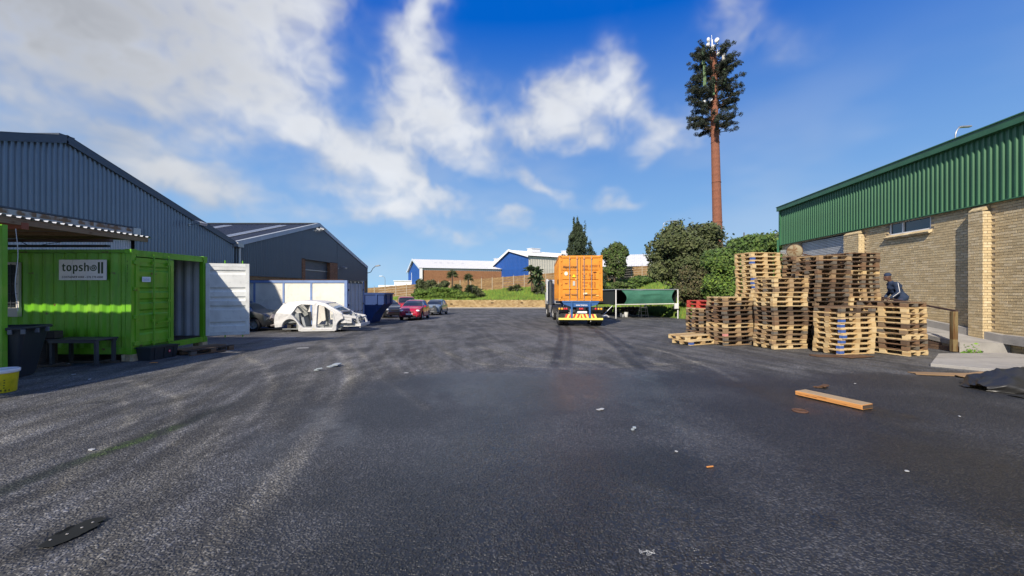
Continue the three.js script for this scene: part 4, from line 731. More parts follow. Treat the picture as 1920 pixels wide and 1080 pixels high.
function table(name, label, x, d, w, l, h, m, legw, turn = 0) {
  const o = thing(name, label, 'table', x, G(d - l / 2), d, turn);
  part(o, 'tabletop', cbx(w, 0.035, l, 0.006, 0, h, 0), m);
  for (const sx of [-1, 1]) for (const sz of [-1, 1]) { const y0 = G(d - sz * l / 2) - G(d - l / 2); part(o, 'leg', bx(legw, h - y0 - 0.02, legw, sx * (w / 2 - legw), (h + y0 - 0.02) / 2, sz * (l / 2 - legw)), m); }
  return o;
}
mat('tableSteel', 0.075, 0.08, 0.085, 0.6, worn); mat('oldTimber', 0.09, 0.075, 0.06, 0.85, { map: again(tWood, 0.7, 1.6) }); mat('darkTimber', 0.03, 0.028, 0.026, 0.85, { map: again(tWood, 0.7, 1.6) });
{
  const t = table('steel_table', 'low dark steel table in front of the green container', -10.18, 9.44, 1.15, 0.52, 0.59, M.tableSteel, 0.06);
  part(t, 'apron', merge([bx(1.1, 0.06, 0.03, 0, 0.55, 0.24), bx(1.1, 0.06, 0.03, 0, 0.55, -0.24)]), M.tableSteel);
  const w = table('work_bench', 'dark timber work bench left of the steel table, partly behind the bin', -11.25, 9.32, 0.9, 0.5, 0.6, M.oldTimber, 0.13);
  part(w, 'lower_rail', bx(0.9, 0.1, 0.04, 0, 0.16, 0.22), M.oldTimber);
  const b = thing('timber_beam', 'short black timber beam lying on the work bench', 'beam', -11.1, G(9.07) + 0.6185, 9.3, 0.05); part(b, 'beam_body', cbx(0.92, 0.17, 0.2, 0.01, 0, 0.085, 0), M.darkTimber); part(b, 'end_cap', bx(0.012, 0.15, 0.18, 0.466, 0.085, 0), M.oldTimber);
  const c = thing('spray_can', 'small dark can with an orange top on the bench behind the bin', 'can', -11.62, G(9.07) + 0.6185, 9.2); part(c, 'can_body', lathe([[0, 0], [0.042, 0], [0.045, 0.01], [0.045, 0.15], [0.036, 0.17], [0, 0.17]], 20), M.black); part(c, 'can_top', lathe([[0.03, 0.17], [0.035, 0.175], [0.033, 0.215], [0, 0.22]], 16), mat('canOrange', 0.7, 0.3, 0.05, 0.5));
  for (const [x, d, tr, l, k] of [[-10.1, 9.62, 0.05, 1.1, 'long brown timber offcut on the ground under the steel table'], [-10.6, 9.0, 0.3, 0.9, 'grey timber offcut on the ground in front of the work bench']]) { const q = thing('timber_offcut', k, 'timber', x, G(d), d, tr); q.rotation.x = 0; part(q, 'offcut_board', cbx(l, 0.045, 0.1, 0.006, 0, 0.024, 0), M.oldTimber); part(q, 'cross_piece', bx(0.08, 0.03, 0.24, l * 0.3, 0.062, 0), M.oldTimber); }
}
{
  const d = 10.3, o = thing('storage_crate', 'black plastic storage crate with a small red mark beside the green container', 'crate', -9.18, G(d) , d, 0.02); o.rotation.order = 'YXZ'; o.rotation.x = -SLOPE;
  const f = (w, l, y) => [V(-w, y, l), V(w, y, l), V(w, y, -l), V(-w, y, -l)];
  part(o, 'tub', merge([loft([f(0.15, 0.39, 0), f(0.175, 0.42, 0.3)], true, false), loft([f(0.165, 0.41, 0.3), f(0.142, 0.38, 0.02)], true, false), faces([f(0.15, 0.39, 0.015)])]), M.binPlastic);
  part(o, 'lid', merge([cbx(0.4, 0.03, 0.9, 0.008, 0, 0.315, 0), bx(0.3, 0.012, 0.78, 0, 0.335, 0)]), M.binPlastic);
  for (const z of [-0.28, 0, 0.28]) part(o, 'rib', bx(0.012, 0.26, 0.03, 0.172, 0.15, z, 0, 0, -0.08), M.binPlastic);
  const p = part(o, 'round_mark', new THREE.CircleGeometry(0.035, 20).toNonIndexed(), board(64, 64, (c) => { c.fillStyle = '#c02030'; c.fillRect(0, 0, 64, 64); c.fillStyle = '#eee'; c.fillRect(20, 20, 24, 8); c.fillRect(24, 32, 18, 12); })); p.rotation.y = Math.PI / 2; p.position.set(0.182, 0.18, -0.14);
}

// ================================================================== white and blue container farther back
mat('panelWhite', 0.82, 0.79, 0.7, 0.5, { map: again(tGrime, 0.35) }); mat('frameBlue', 0.2, 0.3, 0.55, 0.5, worn); mat('doorGrey', 0.62, 0.65, 0.7, 0.45, worn);
{
  const d0 = 21, L = 6.06, W = 2.44, H = 2.52, o = thing('white_container', 'white panelled container with a blue grey frame behind the white car shell', 'container', -8.72, -0.56, d0);
  part(o, 'shell', merge([bx(L - 0.16, H - 0.16, 0.04, -L / 2, H / 2, -W + 0.05), bx(0.04, H - 0.16, W - 0.1, -L + 0.05, H / 2, -W / 2), bx(L - 0.1, 0.04, W - 0.1, -L / 2, H - 0.05, -W / 2), bx(L - 0.1, 0.1, W - 0.1, -L / 2, 0.1, -W / 2)]), M.panelWhite);
  for (const [a, b] of [[-6.0, -4.95], [-4.88, -3.42], [-3.32, -1.96], [-1.86, -0.14]]) part(o, 'side_panel', bx(b - a, H - 0.3, 0.04, (a + b) / 2, H / 2, -0.06), M.panelWhite);
  for (const x of [-4.915, -3.37, -1.91]) part(o, 'side_rib', bx(0.1, H - 0.3, 0.06, x, H / 2, -0.045), M.frameBlue);
  part(o, 'top_rail', bx(L, 0.13, 0.08, -L / 2, H - 0.07, -0.04), M.frameBlue); part(o, 'bottom_rail', bx(L, 0.14, 0.08, -L / 2, 0.07, -0.04), M.frameBlue);
  part(o, 'roof_edge', bx(L - 0.4, 0.03, 0.1, -L / 2, H + 0.015, -0.08), M.rustSteel);
  for (const [x, z] of [[-0.07, -0.07], [-0.07, -W + 0.07], [-L + 0.07, -0.07]]) part(o, 'corner_post', bx(0.15, H - 0.02, 0.145, x, H / 2, z), M.frameBlue);
  for (const s of [0, 1]) {
    const z0 = -0.15 - s * 1.08, dr = part(o, 'end_door', ribbed(z0 - 1.06, z0, 0.35, 0.12, 0.035, () => 0.16, () => H - 0.16, (u, v, w) => V(-0.05 + w, v, u), 0.03), M.doorGrey);
    for (const zz of [-0.25, -0.8]) { part(dr, 'locking_rod', rod(V(0.05, 0.06, z0 + zz), V(0.05, H - 0.06, z0 + zz), 0.02), M.galv); part(dr, 'lock_handle', bar(V(0.07, 0.85, z0 + zz), V(0.07, 0.8, z0 + zz + 0.3), 0.025), M.black); }
    for (const y of [0.4, 1.2, 2.0]) part(dr, 'hinge', bx(0.05, 0.1, 0.1, 0.0, y, s ? z0 - 1.02 : z0 - 0.03), M.black);
  }
  part(o, 'door_header', merge([bx(0.1, 0.12, W - 0.3, -0.06, H - 0.08, -W / 2), bx(0.1, 0.14, W - 0.3, -0.06, 0.08, -W / 2)]), M.steelDark);
}
// ================================================================== blue skip
{
  mat('skipBlue', 0.014, 0.05, 0.19, 0.5, worn);
  const d = 26.2, o = thing('waste_skip', 'dark blue steel waste skip between the white container and the parked cars', 'skip', -10.2, G(d) , d, 0);
  const s = [[-1.3, 0], [1.15, 0], [1.45, 0.6], [2.05, 1.25], [2.05, 1.85], [-1.9, 1.85], [-1.9, 1.25]];
  const sk = extr(s, 1.9, 0.01); sk.translate(0, 0, -0.95); part(o, 'hull', sk, M.skipBlue);
  part(o, 'rim', merge([bx(4.1, 0.09, 0.09, 0.07, 1.87, 0.97), bx(4.1, 0.09, 0.09, 0.07, 1.87, -0.97), bx(0.09, 0.09, 1.9, 2.1, 1.87, 0), bx(0.09, 0.09, 1.9, -1.94, 1.87, 0)]), M.skipBlue);
  for (const x of [-1.2, -0.2, 0.8, 1.6]) part(o, 'stiffener', bx(0.1, 1.1, 0.06, x, 1.3, 0.99), M.skipBlue); for (const z of [-0.5, 0.5]) part(o, 'stiffener', bx(0.06, 0.6, 0.1, 2.085, 1.52, z), M.skipBlue);
  part(o, 'lifting_lug', rod(V(0.2, 1.0, 0.9), V(0.2, 1.0, 1.12), 0.06), M.steelDark);
  part(o, 'lid', faces([[V(-1.9, 1.93, 0.9), V(2.0, 1.93, 0.9), V(2.0, 1.93, -0.9), V(-1.9, 1.93, -0.9)]]), M.skipBlue);
}
// ================================================================== cars
const interp = (k, x) => { if (x <= k[0][0]) return k[0][1]; for (let i = 0; i + 1 < k.length; i++) if (x <= k[i + 1][0]) { const t = (x - k[i][0]) / (k[i + 1][0] - k[i][0]); return mix(k[i][1], k[i + 1][1], t * t * (3 - 2 * t) * 0.5 + t * 0.5); } return k[k.length - 1][1]; };
mat('chrome', 0.75, 0.76, 0.78, 0.12, { metalness: 1 }); mat('alloy', 0.5, 0.51, 0.53, 0.3, { metalness: 0.8 }); mat('lampClear', 0.75, 0.78, 0.8, 0.08, { phys: true, clearcoat: 1 }); mat('seat', 0.03, 0.03, 0.032, 0.9);
const tyreGeo = (r, w) => lathe([[r * 0.62, -w / 2], [r * 0.9, -w / 2], [r, -w * 0.32], [r, w * 0.32], [r * 0.9, w / 2], [r * 0.62, w / 2]], 28).rotateX(Math.PI / 2);
function rimGeo(r, w, spokes = 5) { const g = [lathe([[r * 0.64, -w * 0.45], [r * 0.64, w * 0.4], [r * 0.56, w * 0.44], [r * 0.54, w * 0.2]], 24).rotateX(Math.PI / 2), rod(V(0, 0, w * 0.1), V(0, 0, w * 0.36), r * 0.13)]; for (let i = 0; i < spokes; i++) { const a = i / spokes * 6.2832; g.push(bar(V(0, 0, w * 0.3), V(Math.cos(a) * r * 0.57, Math.sin(a) * r * 0.57, w * 0.32), r * 0.16, 0.03)); } g.push(new THREE.CircleGeometry(r * 0.6, 20).toNonIndexed().translate(0, 0, w * 0.02)); return merge(g.map((q) => metric(q))); }
function wheel(o, x, y, z, r, w, side, m = M.alloy, spokes = 5) { const t = part(o, 'wheel', rimGeo(r, w, spokes), m); t.position.set(x, y, z); t.rotation.y = side > 0 ? 0 : Math.PI; part(t, 'tyre', tyreGeo(r, w), M.rubber); return t; }
// a car of panels: length along +x (front), y up; the spec gives profiles along x
function car(o, S, paint, opt = {}) {
  const { L, roof, belt, half, top, wheels, R } = S, n = 84, rows = [], xs = [];
  for (let i = 0; i <= n; i++) xs.push(i / n * L);
  for (const x of xs) {
    const yr = interp(roof, x), yb = Math.min(interp(belt, x), yr - 0.02), w = interp(half, x), wt = Math.min(interp(top, x), w);
    let lo = interp(S.sill, x); const base = lo; for (const wx of wheels) { const dx = x - wx, rr = R + 0.06; if (Math.abs(dx) < rr) lo = Math.max(lo, R - 0.02 + Math.sqrt(rr * rr - dx * dx)); }
    const m1 = Math.max(lo + 0.02, base + 0.16), m2 = Math.max(m1 + 0.02, mix(base, yb, 0.62));
    rows.push([V(x, lo, w * 0.93), V(x, Math.max(lo, base + 0.03), w * 0.975), V(x, m1, w), V(x, m2, w * 0.995), V(x, yb, w * 0.955), V(x, mix(yb, yr, 0.5), mix(w * 0.955, wt, 0.55) + 0.01), V(x, yr - 0.05, wt), V(x, yr - 0.012, wt * 0.86), V(x, yr, wt * 0.5), V(x, yr + 0.006, 0)]);
  }
  const body = [], glass = { side_window: [], windscreen: [], rear_window: [] };
  const inR = (x, r) => r.some(([a, b]) => x > a && x < b);
  for (const sgn of [1, -1]) for (let i = 0; i < n; i++) for (let j = 0; j < 9; j++) {
    const xm = (xs[i] + xs[i + 1]) / 2, f = [rows[i][j], rows[i + 1][j], rows[i + 1][j + 1], rows[i][j + 1]].map((p) => V(p.x, p.y, p.z * sgn));
    if (sgn > 0) f.reverse();
    if ((j === 4 || j === 5) && inR(xm, S.windows)) glass.side_window.push(f);
    else if (j >= 6 && inR(xm, [S.screen])) glass.windscreen.push(f); else if (j >= 6 && S.back && inR(xm, [S.back])) glass.rear_window.push(f);
    else body.push(f);
  }
  const weld = (fs) => { // smooth normals across panels
    const key = new Map(), P = [], I = [], id = (p) => { const k = p.x.toFixed(3) + p.y.toFixed(3) + p.z.toFixed(3); if (!key.has(k)) { key.set(k, P.length / 3); P.push(p.x, p.y, p.z); } return key.get(k); };
    for (const f of fs) { const q = f.map(id); for (const t of [[q[0], q[1], q[2]], [q[0], q[2], q[3]]]) if (t[0] !== t[1] && t[1] !== t[2] && t[0] !== t[2]) I.push(...t); }
    const g = new THREE.BufferGeometry(); g.setAttribute('position', new THREE.Float32BufferAttribute(P, 3)); g.setIndex(I); g.computeVertexNormals(); return metric(g);
  };
  const ends = [0, n].map((i) => faces([[...rows[i].map((p) => p.clone()), ...rows[i].slice(0, -1).reverse().map((p) => V(p.x, p.y, -p.z))]]));
  const b = part(o, 'body', merge([weld(body), ...ends]), paint);
  for (const k of Object.keys(glass)) if (glass[k].length) part(o, k, weld(glass[k]), M.glassDark);
  part(o, 'underbody', bx(L * 0.9, 0.12, half[2][1] * 1.6, L / 2, 0.26, 0), M.black);
  for (const wx of wheels) part(o, 'wheel_well', bx(R * 2.1, R * 1.5, half[2][1] * 1.7, wx, R + 0.12, 0), M.black);
  const hw = interp(half, L * 0.5);
  if (!opt.noWheels) for (const wx of wheels) for (const s of [1, -1]) wheel(o, wx, R, s * (hw - 0.12), R, 0.2, s);
  return b;
}
const hatch = {
  L: 3.95, R: 0.3, wheels: [0.72, 3.2],
  roof: [[0, 0.72], [0.06, 0.98], [0.35, 1.3], [0.7, 1.43], [1.5, 1.47], [2.2, 1.43], [2.55, 1.3], [3.08, 0.98], [3.6, 0.86], [3.85, 0.7], [3.95, 0.5]],
  belt: [[0, 0.7], [0.1, 0.94], [1.5, 0.93], [2.8, 0.9], [3.1, 0.93], [3.6, 0.8], [3.95, 0.46]],
  half: [[0, 0.68], [0.3, 0.8], [1, 0.84], [3, 0.84], [3.6, 0.77], [3.95, 0.56]], top: [[0, 0.66], [0.4, 0.56], [1.4, 0.6], [2.3, 0.6], [3.0, 0.72], [3.5, 0.7], [3.95, 0.52]],
  sill: [[0, 0.35], [0.25, 0.24], [2, 0.22], [3.6, 0.22], [3.95, 0.26]], windows: [[0.42, 1.02], [1.08, 1.72], [1.8, 2.66]], screen: [2.3, 3.02], back: [0.07, 0.5],
};
const PAINT = (name, r, g, b, o = {}) => mat(name, r, g, b, 0.32, { phys: true, clearcoat: 0.9, clearcoatRoughness: 0.08, ...o });
PAINT('carRed', 0.42, 0.01, 0.03); PAINT('carRedOld', 0.5, 0.02, 0.02, { clearcoat: 0.5 }); PAINT('carBlack', 0.012, 0.013, 0.016); PAINT('carSilver', 0.14, 0.18, 0.22);
// fittings of a car's nose
function nose(o, S, opt = {}) {
  const x = S.L;
  for (const s of [1, -1]) { const h = part(o, 'headlight', metric(new THREE.SphereGeometry(1, 14, 10)), M.lampClear); h.scale.set(0.13, 0.085, 0.17); h.position.set(x - 0.2, 0.68, s * 0.56); h.rotation.y = s * 0.5; }
  part(o, 'grille', cbx(0.06, 0.06, 0.62, 0.01, x - 0.045, 0.6, 0), M.black);
  part(o, 'lower_intake', cbx(0.06, 0.09, 0.95, 0.015, x + 0.0, 0.32, 0), M.black);
  part(o, 'bumper', cbx(0.12, 0.1, 1.34, 0.04, x - 0.07, 0.42, 0), opt.paint || M.carRed);
  if (opt.plate !== false) part(o, 'number_plate', bx(0.015, 0.11, 0.46, x + 0.012, 0.45, 0), M.whiteGloss);
  if (opt.badge) { const b = part(o, 'badge', new THREE.TorusGeometry(0.058, 0.009, 8, 24).toNonIndexed().rotateY(Math.PI / 2), M.chrome); b.position.set(x - 0.005, 0.61, 0); part(b, 'badge_letters', merge([bar(V(0, 0.045, -0.03), V(0, 0.004, -0.004), 0.01), bar(V(0, 0.045, 0.03), V(0, 0.004, 0.004), 0.01), bar(V(0, -0.004, -0.045), V(0, -0.045, -0.02), 0.01), bar(V(0, -0.045, -0.02), V(0, -0.008, 0), 0.01), bar(V(0, -0.008, 0), V(0, -0.045, 0.02), 0.01), bar(V(0, -0.045, 0.02), V(0, -0.004, 0.045), 0.01)]), M.chrome); }
  for (const s of [1, -1]) part(o, 'mirror', cbx(0.12, 0.12, 0.16, 0.03, 2.62, 0.98, s * 0.88), opt.paint || M.carRed);
  for (const s of [1, -1]) part(o, 'door_seam', merge([bx(0.008, 0.55, 0.006, 1.78, 0.66, s * 0.842), bx(0.008, 0.5, 0.006, 1.02, 0.68, s * 0.842), bx(0.1, 0.02, 0.02, 1.25, 0.82, s * 0.845), bx(0.1, 0.02, 0.02, 2.0, 0.82, s * 0.845)]), M.black);
}
{ // red hatchback, nose towards the yard's near end
  const o = thing('parked_car', 'shiny red hatchback parked facing the viewer', 'car', -7.42, G(32.15), 32.15, -Math.PI / 2 + 0.03); o.rotation.order = 'YXZ'; o.rotation.z = SLOPE;
  car(o, hatch, M.carRed); nose(o, hatch, { badge: true, paint: M.carRed });
}
{ // black car with battered nose behind the skip
  const o = thing('parked_car', 'black car with a bare silver bumper between the skip and the red hatchback', 'car', -11.7, G(35.2), 35.2, -Math.PI / 2 + 0.62); o.rotation.order = 'YXZ'; o.rotation.z = SLOPE * 0.8;
  car(o, hatch, M.carBlack); nose(o, hatch, { paint: M.alloy, plate: false });
}
{ // red off-roader behind
  const S = { ...hatch, L: 4.1, R: 0.36, wheels: [0.8, 3.25], roof: [[0, 0.8], [0.05, 1.4], [0.2, 1.72], [1.6, 1.76], [2.35, 1.7], [2.9, 1.15], [3.7, 1.08], [4.02, 0.95], [4.1, 0.7]], belt: [[0, 0.78], [0.1, 1.1], [3, 1.1], [3.7, 1.02], [4.1, 0.62]], top: [[0, 0.64], [0.4, 0.68], [2.3, 0.68], [3, 0.76], [4.1, 0.66]], windows: [[0.2, 1.0], [1.08, 1.72], [1.82, 2.68]], screen: [2.4, 2.88], back: [0.04, 0.16], sill: [[0, 0.5], [0.3, 0.36], [3.8, 0.36], [4.1, 0.42]] };
  const o = thing('parked_car', 'boxy red off-roader behind the black car', 'car', -10.9, G(40.3), 40.3, -Math.PI / 2 + 0.35); o.rotation.order = 'YXZ'; o.rotation.z = SLOPE * 0.94; car(o, S, M.carRedOld); nose(o, S, { paint: M.black, plate: false });
}
{ // stripped grey car
  const o = thing('wrecked_car', 'stripped grey blue car behind the red hatchback', 'car', -7.35, G(41), 41.0, -Math.PI / 2 - 0.05); o.rotation.order = 'YXZ'; o.rotation.z = SLOPE;
  car(o, { ...hatch, L: 4.05 }, M.carSilver); part(o, 'engine_bay', merge([bx(0.5, 0.35, 1.1, 3.9, 0.55, 0), bx(0.2, 0.3, 0.3, 4.1, 0.5, 0.2), rod(V(4.1, 0.3, -0.6), V(4.1, 0.3, 0.6), 0.05), bx(0.2, 0.2, 0.25, 4.0, 0.8, -0.3)]), M.steelDark); part(o, 'radiator', bx(0.06, 0.35, 0.7, 4.12, 0.5, 0), M.alloy);
}
{ // black wreck left of the white shell
  const o = thing('wrecked_car', 'black wrecked car with its engine bay laid open behind the open container door', 'car', -15.5, G(18.9) , 19.6, 0.02);
  car(o, { ...hatch, L: 3.95 }, M.carBlack, {});
  const R = rngFrom(9), j = []; for (let i = 0; i < 46; i++) j.push(bx(0.08 + R() * 0.22, 0.05 + R() * 0.18, 0.06 + R() * 0.25, 3.62 + R() * 0.75, 0.25 + R() * 0.6, (R() - 0.5) * 1.4, R(), R(), R()));
  part(o, 'engine_parts', merge(j.filter((_, i) => i % 3)), M.steelDark); part(o, 'bare_metal', merge(j.filter((_, i) => i % 3 === 0)), mat('bareMetal', 0.4, 0.36, 0.36, 0.45, { metalness: 0.5 }));
  for (let i = 0; i < 5; i++) part(o, 'loose_hose', tube([V(3.7 + R() * 0.5, 0.4 + R() * 0.3, R() - 0.2), V(3.9 + R() * 0.4, 0.5 + R() * 0.3, R() - 0.3), V(4.1 + R() * 0.3, 0.3, R() - 0.3)], 0.025), M.rubber);
}
// the white body shell, stripped of doors, bonnet and wheels
{
  const white = mat('shellWhite', 0.66, 0.66, 0.65, 0.45, { map: again(tGrime, 2) }), grey = mat('shellGrey', 0.3, 0.32, 0.32, 0.55, { map: again(tGrime, 2) });
  const d = 18.35, L = 3.98, o = thing('car_shell', 'bare white hatchback body shell without doors, wheels or bonnet', 'car shell', -11.05, G(d), d + 0.8, 0.015); o.rotation.order = 'YXZ';
  const arc = (cx, cy, r, a0, a1, n) => { const p = []; for (let i = 0; i <= n; i++) { const a = a0 + (a1 - a0) * i / n; p.push([cx + Math.cos(a) * r, cy + Math.sin(a) * r]); } return p; };
  // side outline: from rear bumper corner round over the roof to the front pillar and sill
  const outline = [[0.05, 0.22], [0.0, 0.45], [0.03, 0.72], [0.1, 0.9], [0.33, 1.24], [0.62, 1.37], [1.3, 1.42], [1.9, 1.39], [2.3, 1.3], [2.98, 0.93], [3.12, 0.84], [3.2, 0.62], ...arc(3.27, 0.24, 0.4, 1.75, 3.0, 8), [2.86, 0.1], [2.8, 0.06], [1.3, 0.04], [1.16, 0.06], ...arc(0.76, 0.22, 0.4, -0.1, 3.05, 14)];
  const holes = [[[0.88, 0.98], [0.78, 0.82], [0.98, 0.6], [1.2, 0.32], [1.36, 0.18], [1.76, 0.17], [1.8, 0.3], [1.78, 1.27], [1.2, 1.29], [1.0, 1.2]], [[1.94, 0.24], [2.0, 0.17], [2.7, 0.17], [2.75, 0.3], [2.75, 0.8], [2.72, 0.92], [2.28, 1.2], [1.98, 1.27], [1.94, 1.2]]];
  const sideGeo = (depth, bevel) => { const s = shapeOf(outline); for (const h of holes) s.holes.push(new THREE.Path(h.map(([x, y]) => new THREE.Vector2(x, y)))); return new THREE.ExtrudeGeometry(s, { depth, bevelEnabled: true, bevelThickness: bevel, bevelSize: bevel * 0.8, bevelSegments: 3, steps: 1 }); };
  const bend = (g, sgn) => { const p = g.attributes.position; for (let i = 0; i < p.count; i++) { const x = p.getX(i), y = p.getY(i); let z = p.getZ(i); z += 0.66 - Math.max(0, y - 0.82) * 0.36 - 0.1 * Math.pow(Math.max(0, 0.5 - x), 1.5) * 2 - Math.max(0, x - 2.7) * 0.08; p.setZ(i, z * sgn); } g.computeVertexNormals(); return metric(g); };
  for (const s of [1, -1]) part(o, 'side_panel', bend(sideGeo(0.08, 0.035), s), white);
  // roof, tail, floor, firewall, cross members
  const roofRows = []; for (const [x, y, w] of [[0.08, 0.9, 0.66], [0.33, 1.25, 0.58], [0.62, 1.38, 0.55], [1.3, 1.435, 0.53], [1.9, 1.41, 0.54], [2.3, 1.315, 0.57]]) roofRows.push([-1, -0.6, 0, 0.6, 1].map((k) => V(x, y + 0.03 * (1 - k * k), k * w)));
  part(o, 'roof_panel', loft(roofRows.slice(2)), white);
  part(o, 'tail_panel', merge([bx(0.05, 0.5, 1.25, 0.06, 0.5, 0), bar(V(0.1, 0.9, -0.6), V(0.1, 0.9, 0.6), 0.08, 0.1), bar(V(0.36, 1.3, -0.55), V(0.36, 1.3, 0.55), 0.08, 0.08)]), white);
  part(o, 'screen_frame', merge([bar(V(2.28, 1.315, -0.55), V(2.28, 1.315, 0.55), 0.08, 0.05), bar(V(2.98, 0.92, -0.6), V(2.98, 0.92, 0.6), 0.12, 0.07)]), white);
  part(o, 'windscreen', loft([[-1, 0, 1].map((k) => V(2.34, 1.29 + 0.02 * (1 - k * k), k * 0.53)), [-1, 0, 1].map((k) => V(2.96, 0.955 + 0.02 * (1 - k * k), k * 0.58))]), mat('screenGlass', 0.1, 0.15, 0.17, 0.05, { phys: true, clearcoat: 1 }));
  part(o, 'floor_pan', merge([bx(2.7, 0.04, 1.3, 1.7, 0.13, 0), bx(2.2, 0.14, 0.24, 1.9, 0.2, 0), bx(0.9, 0.05, 1.25, 0.6, 0.45, 0, 0, 0, 0.15), bx(0.06, 0.34, 1.25, 1.02, 0.3, 0), bx(1.6, 0.08, 0.1, 1.9, 0.19, 0.5), bx(0.1, 0.1, 1.2, 2.2, 0.2, 0)]), grey);
  part(o, 'firewall', merge([bx(0.05, 0.7, 1.25, 2.9, 0.52, 0), rod(V(2.75, 0.84, -0.6), V(2.75, 0.84, 0.6), 0.03)]), grey);
  for (const s of [1, -1]) {
    part(o, 'rear_wheelhouse', merge([bx(0.75, 0.42, 0.22, 0.72, 0.62, s * 0.5, 0, 0, 0.1), bar(V(0.95, 0.8, s * 0.52), V(0.5, 1.2, s * 0.5), 0.12, 0.05)]), grey);
    part(o, 'inner_pillar', merge([bar(V(1.86, 0.2, s * 0.62), V(1.86, 1.3, s * 0.5), 0.14, 0.06), bx(0.1, 0.16, 0.05, 1.86, 0.4, s * 0.58)]), grey);
    part(o, 'front_wing_rail', merge([bar(V(2.95, 0.8, s * 0.66), V(3.75, 0.66, s * 0.58), 0.09, 0.1), bar(V(2.9, 0.28, s * 0.42), V(3.95, 0.3, s * 0.4), 0.1, 0.12), bar(V(3.74, 0.66, s * 0.58), V(3.86, 0.34, s * 0.5), 0.07, 0.07)]), white);
    part(o, 'strut_tower', merge([rod(V(3.25, 0.42, s * 0.5), V(3.22, 0.76, s * 0.52), 0.17, 0.12, 14), bx(0.5, 0.3, 0.04, 3.3, 0.55, s * 0.62)]), white);
    part(o, 'front_wheelhouse', loft([0, 1].map((q) => arc(3.3, 0.18, 0.38, 0.35, 2.95, 12).map(([x, y]) => V(x, y, s * (0.35 + q * 0.32))))), grey);
    part(o, 'stand_block', merge([bx(0.2, 0.09, 0.2, 0.62, 0.045, s * 0.5), bx(0.18, 0.24, 0.18, 0.62, 0.2, s * 0.5)]), M.darkTimber);
  }
  part(o, 'front_crossmember', merge([bar(V(3.92, 0.32, -0.62), V(3.92, 0.32, 0.62), 0.09, 0.13), bar(V(3.8, 0.64, -0.58), V(3.8, 0.64, 0.58), 0.05, 0.06), bar(V(3.85, 0.2, -0.4), V(3.85, 0.2, 0.4), 0.05, 0.05)]), white);
  const R = rngFrom(3), bits = []; for (let i = 0; i < 26; i++) bits.push(bx(0.05 + R() * 0.14, 0.04 + R() * 0.14, 0.04 + R() * 0.16, 3.0 + R() * 0.8, 0.3 + R() * 0.42, (R() - 0.5) * 0.9, R(), R(), R())); part(o, 'brackets', merge(bits), grey);
  part(o, 'dash_beam', merge([bx(0.2, 0.16, 1.2, 2.68, 0.72, 0), bx(0.25, 0.42, 0.2, 2.62, 0.46, 0)]), mat('seatGrey', 0.3, 0.32, 0.33, 0.8)); part(o, 'seat_frame', bx(0.12, 0.5, 0.45, 1.25, 0.42, 0.28, 0, 0, 0.25), M.seatGrey);
  part(o, 'sill_sticker', bx(0.05, 0.03, 0.004, 1.86, 0.14, 0.775), mat('stickerYellow', 0.7, 0.6, 0.05, 0.5));
}

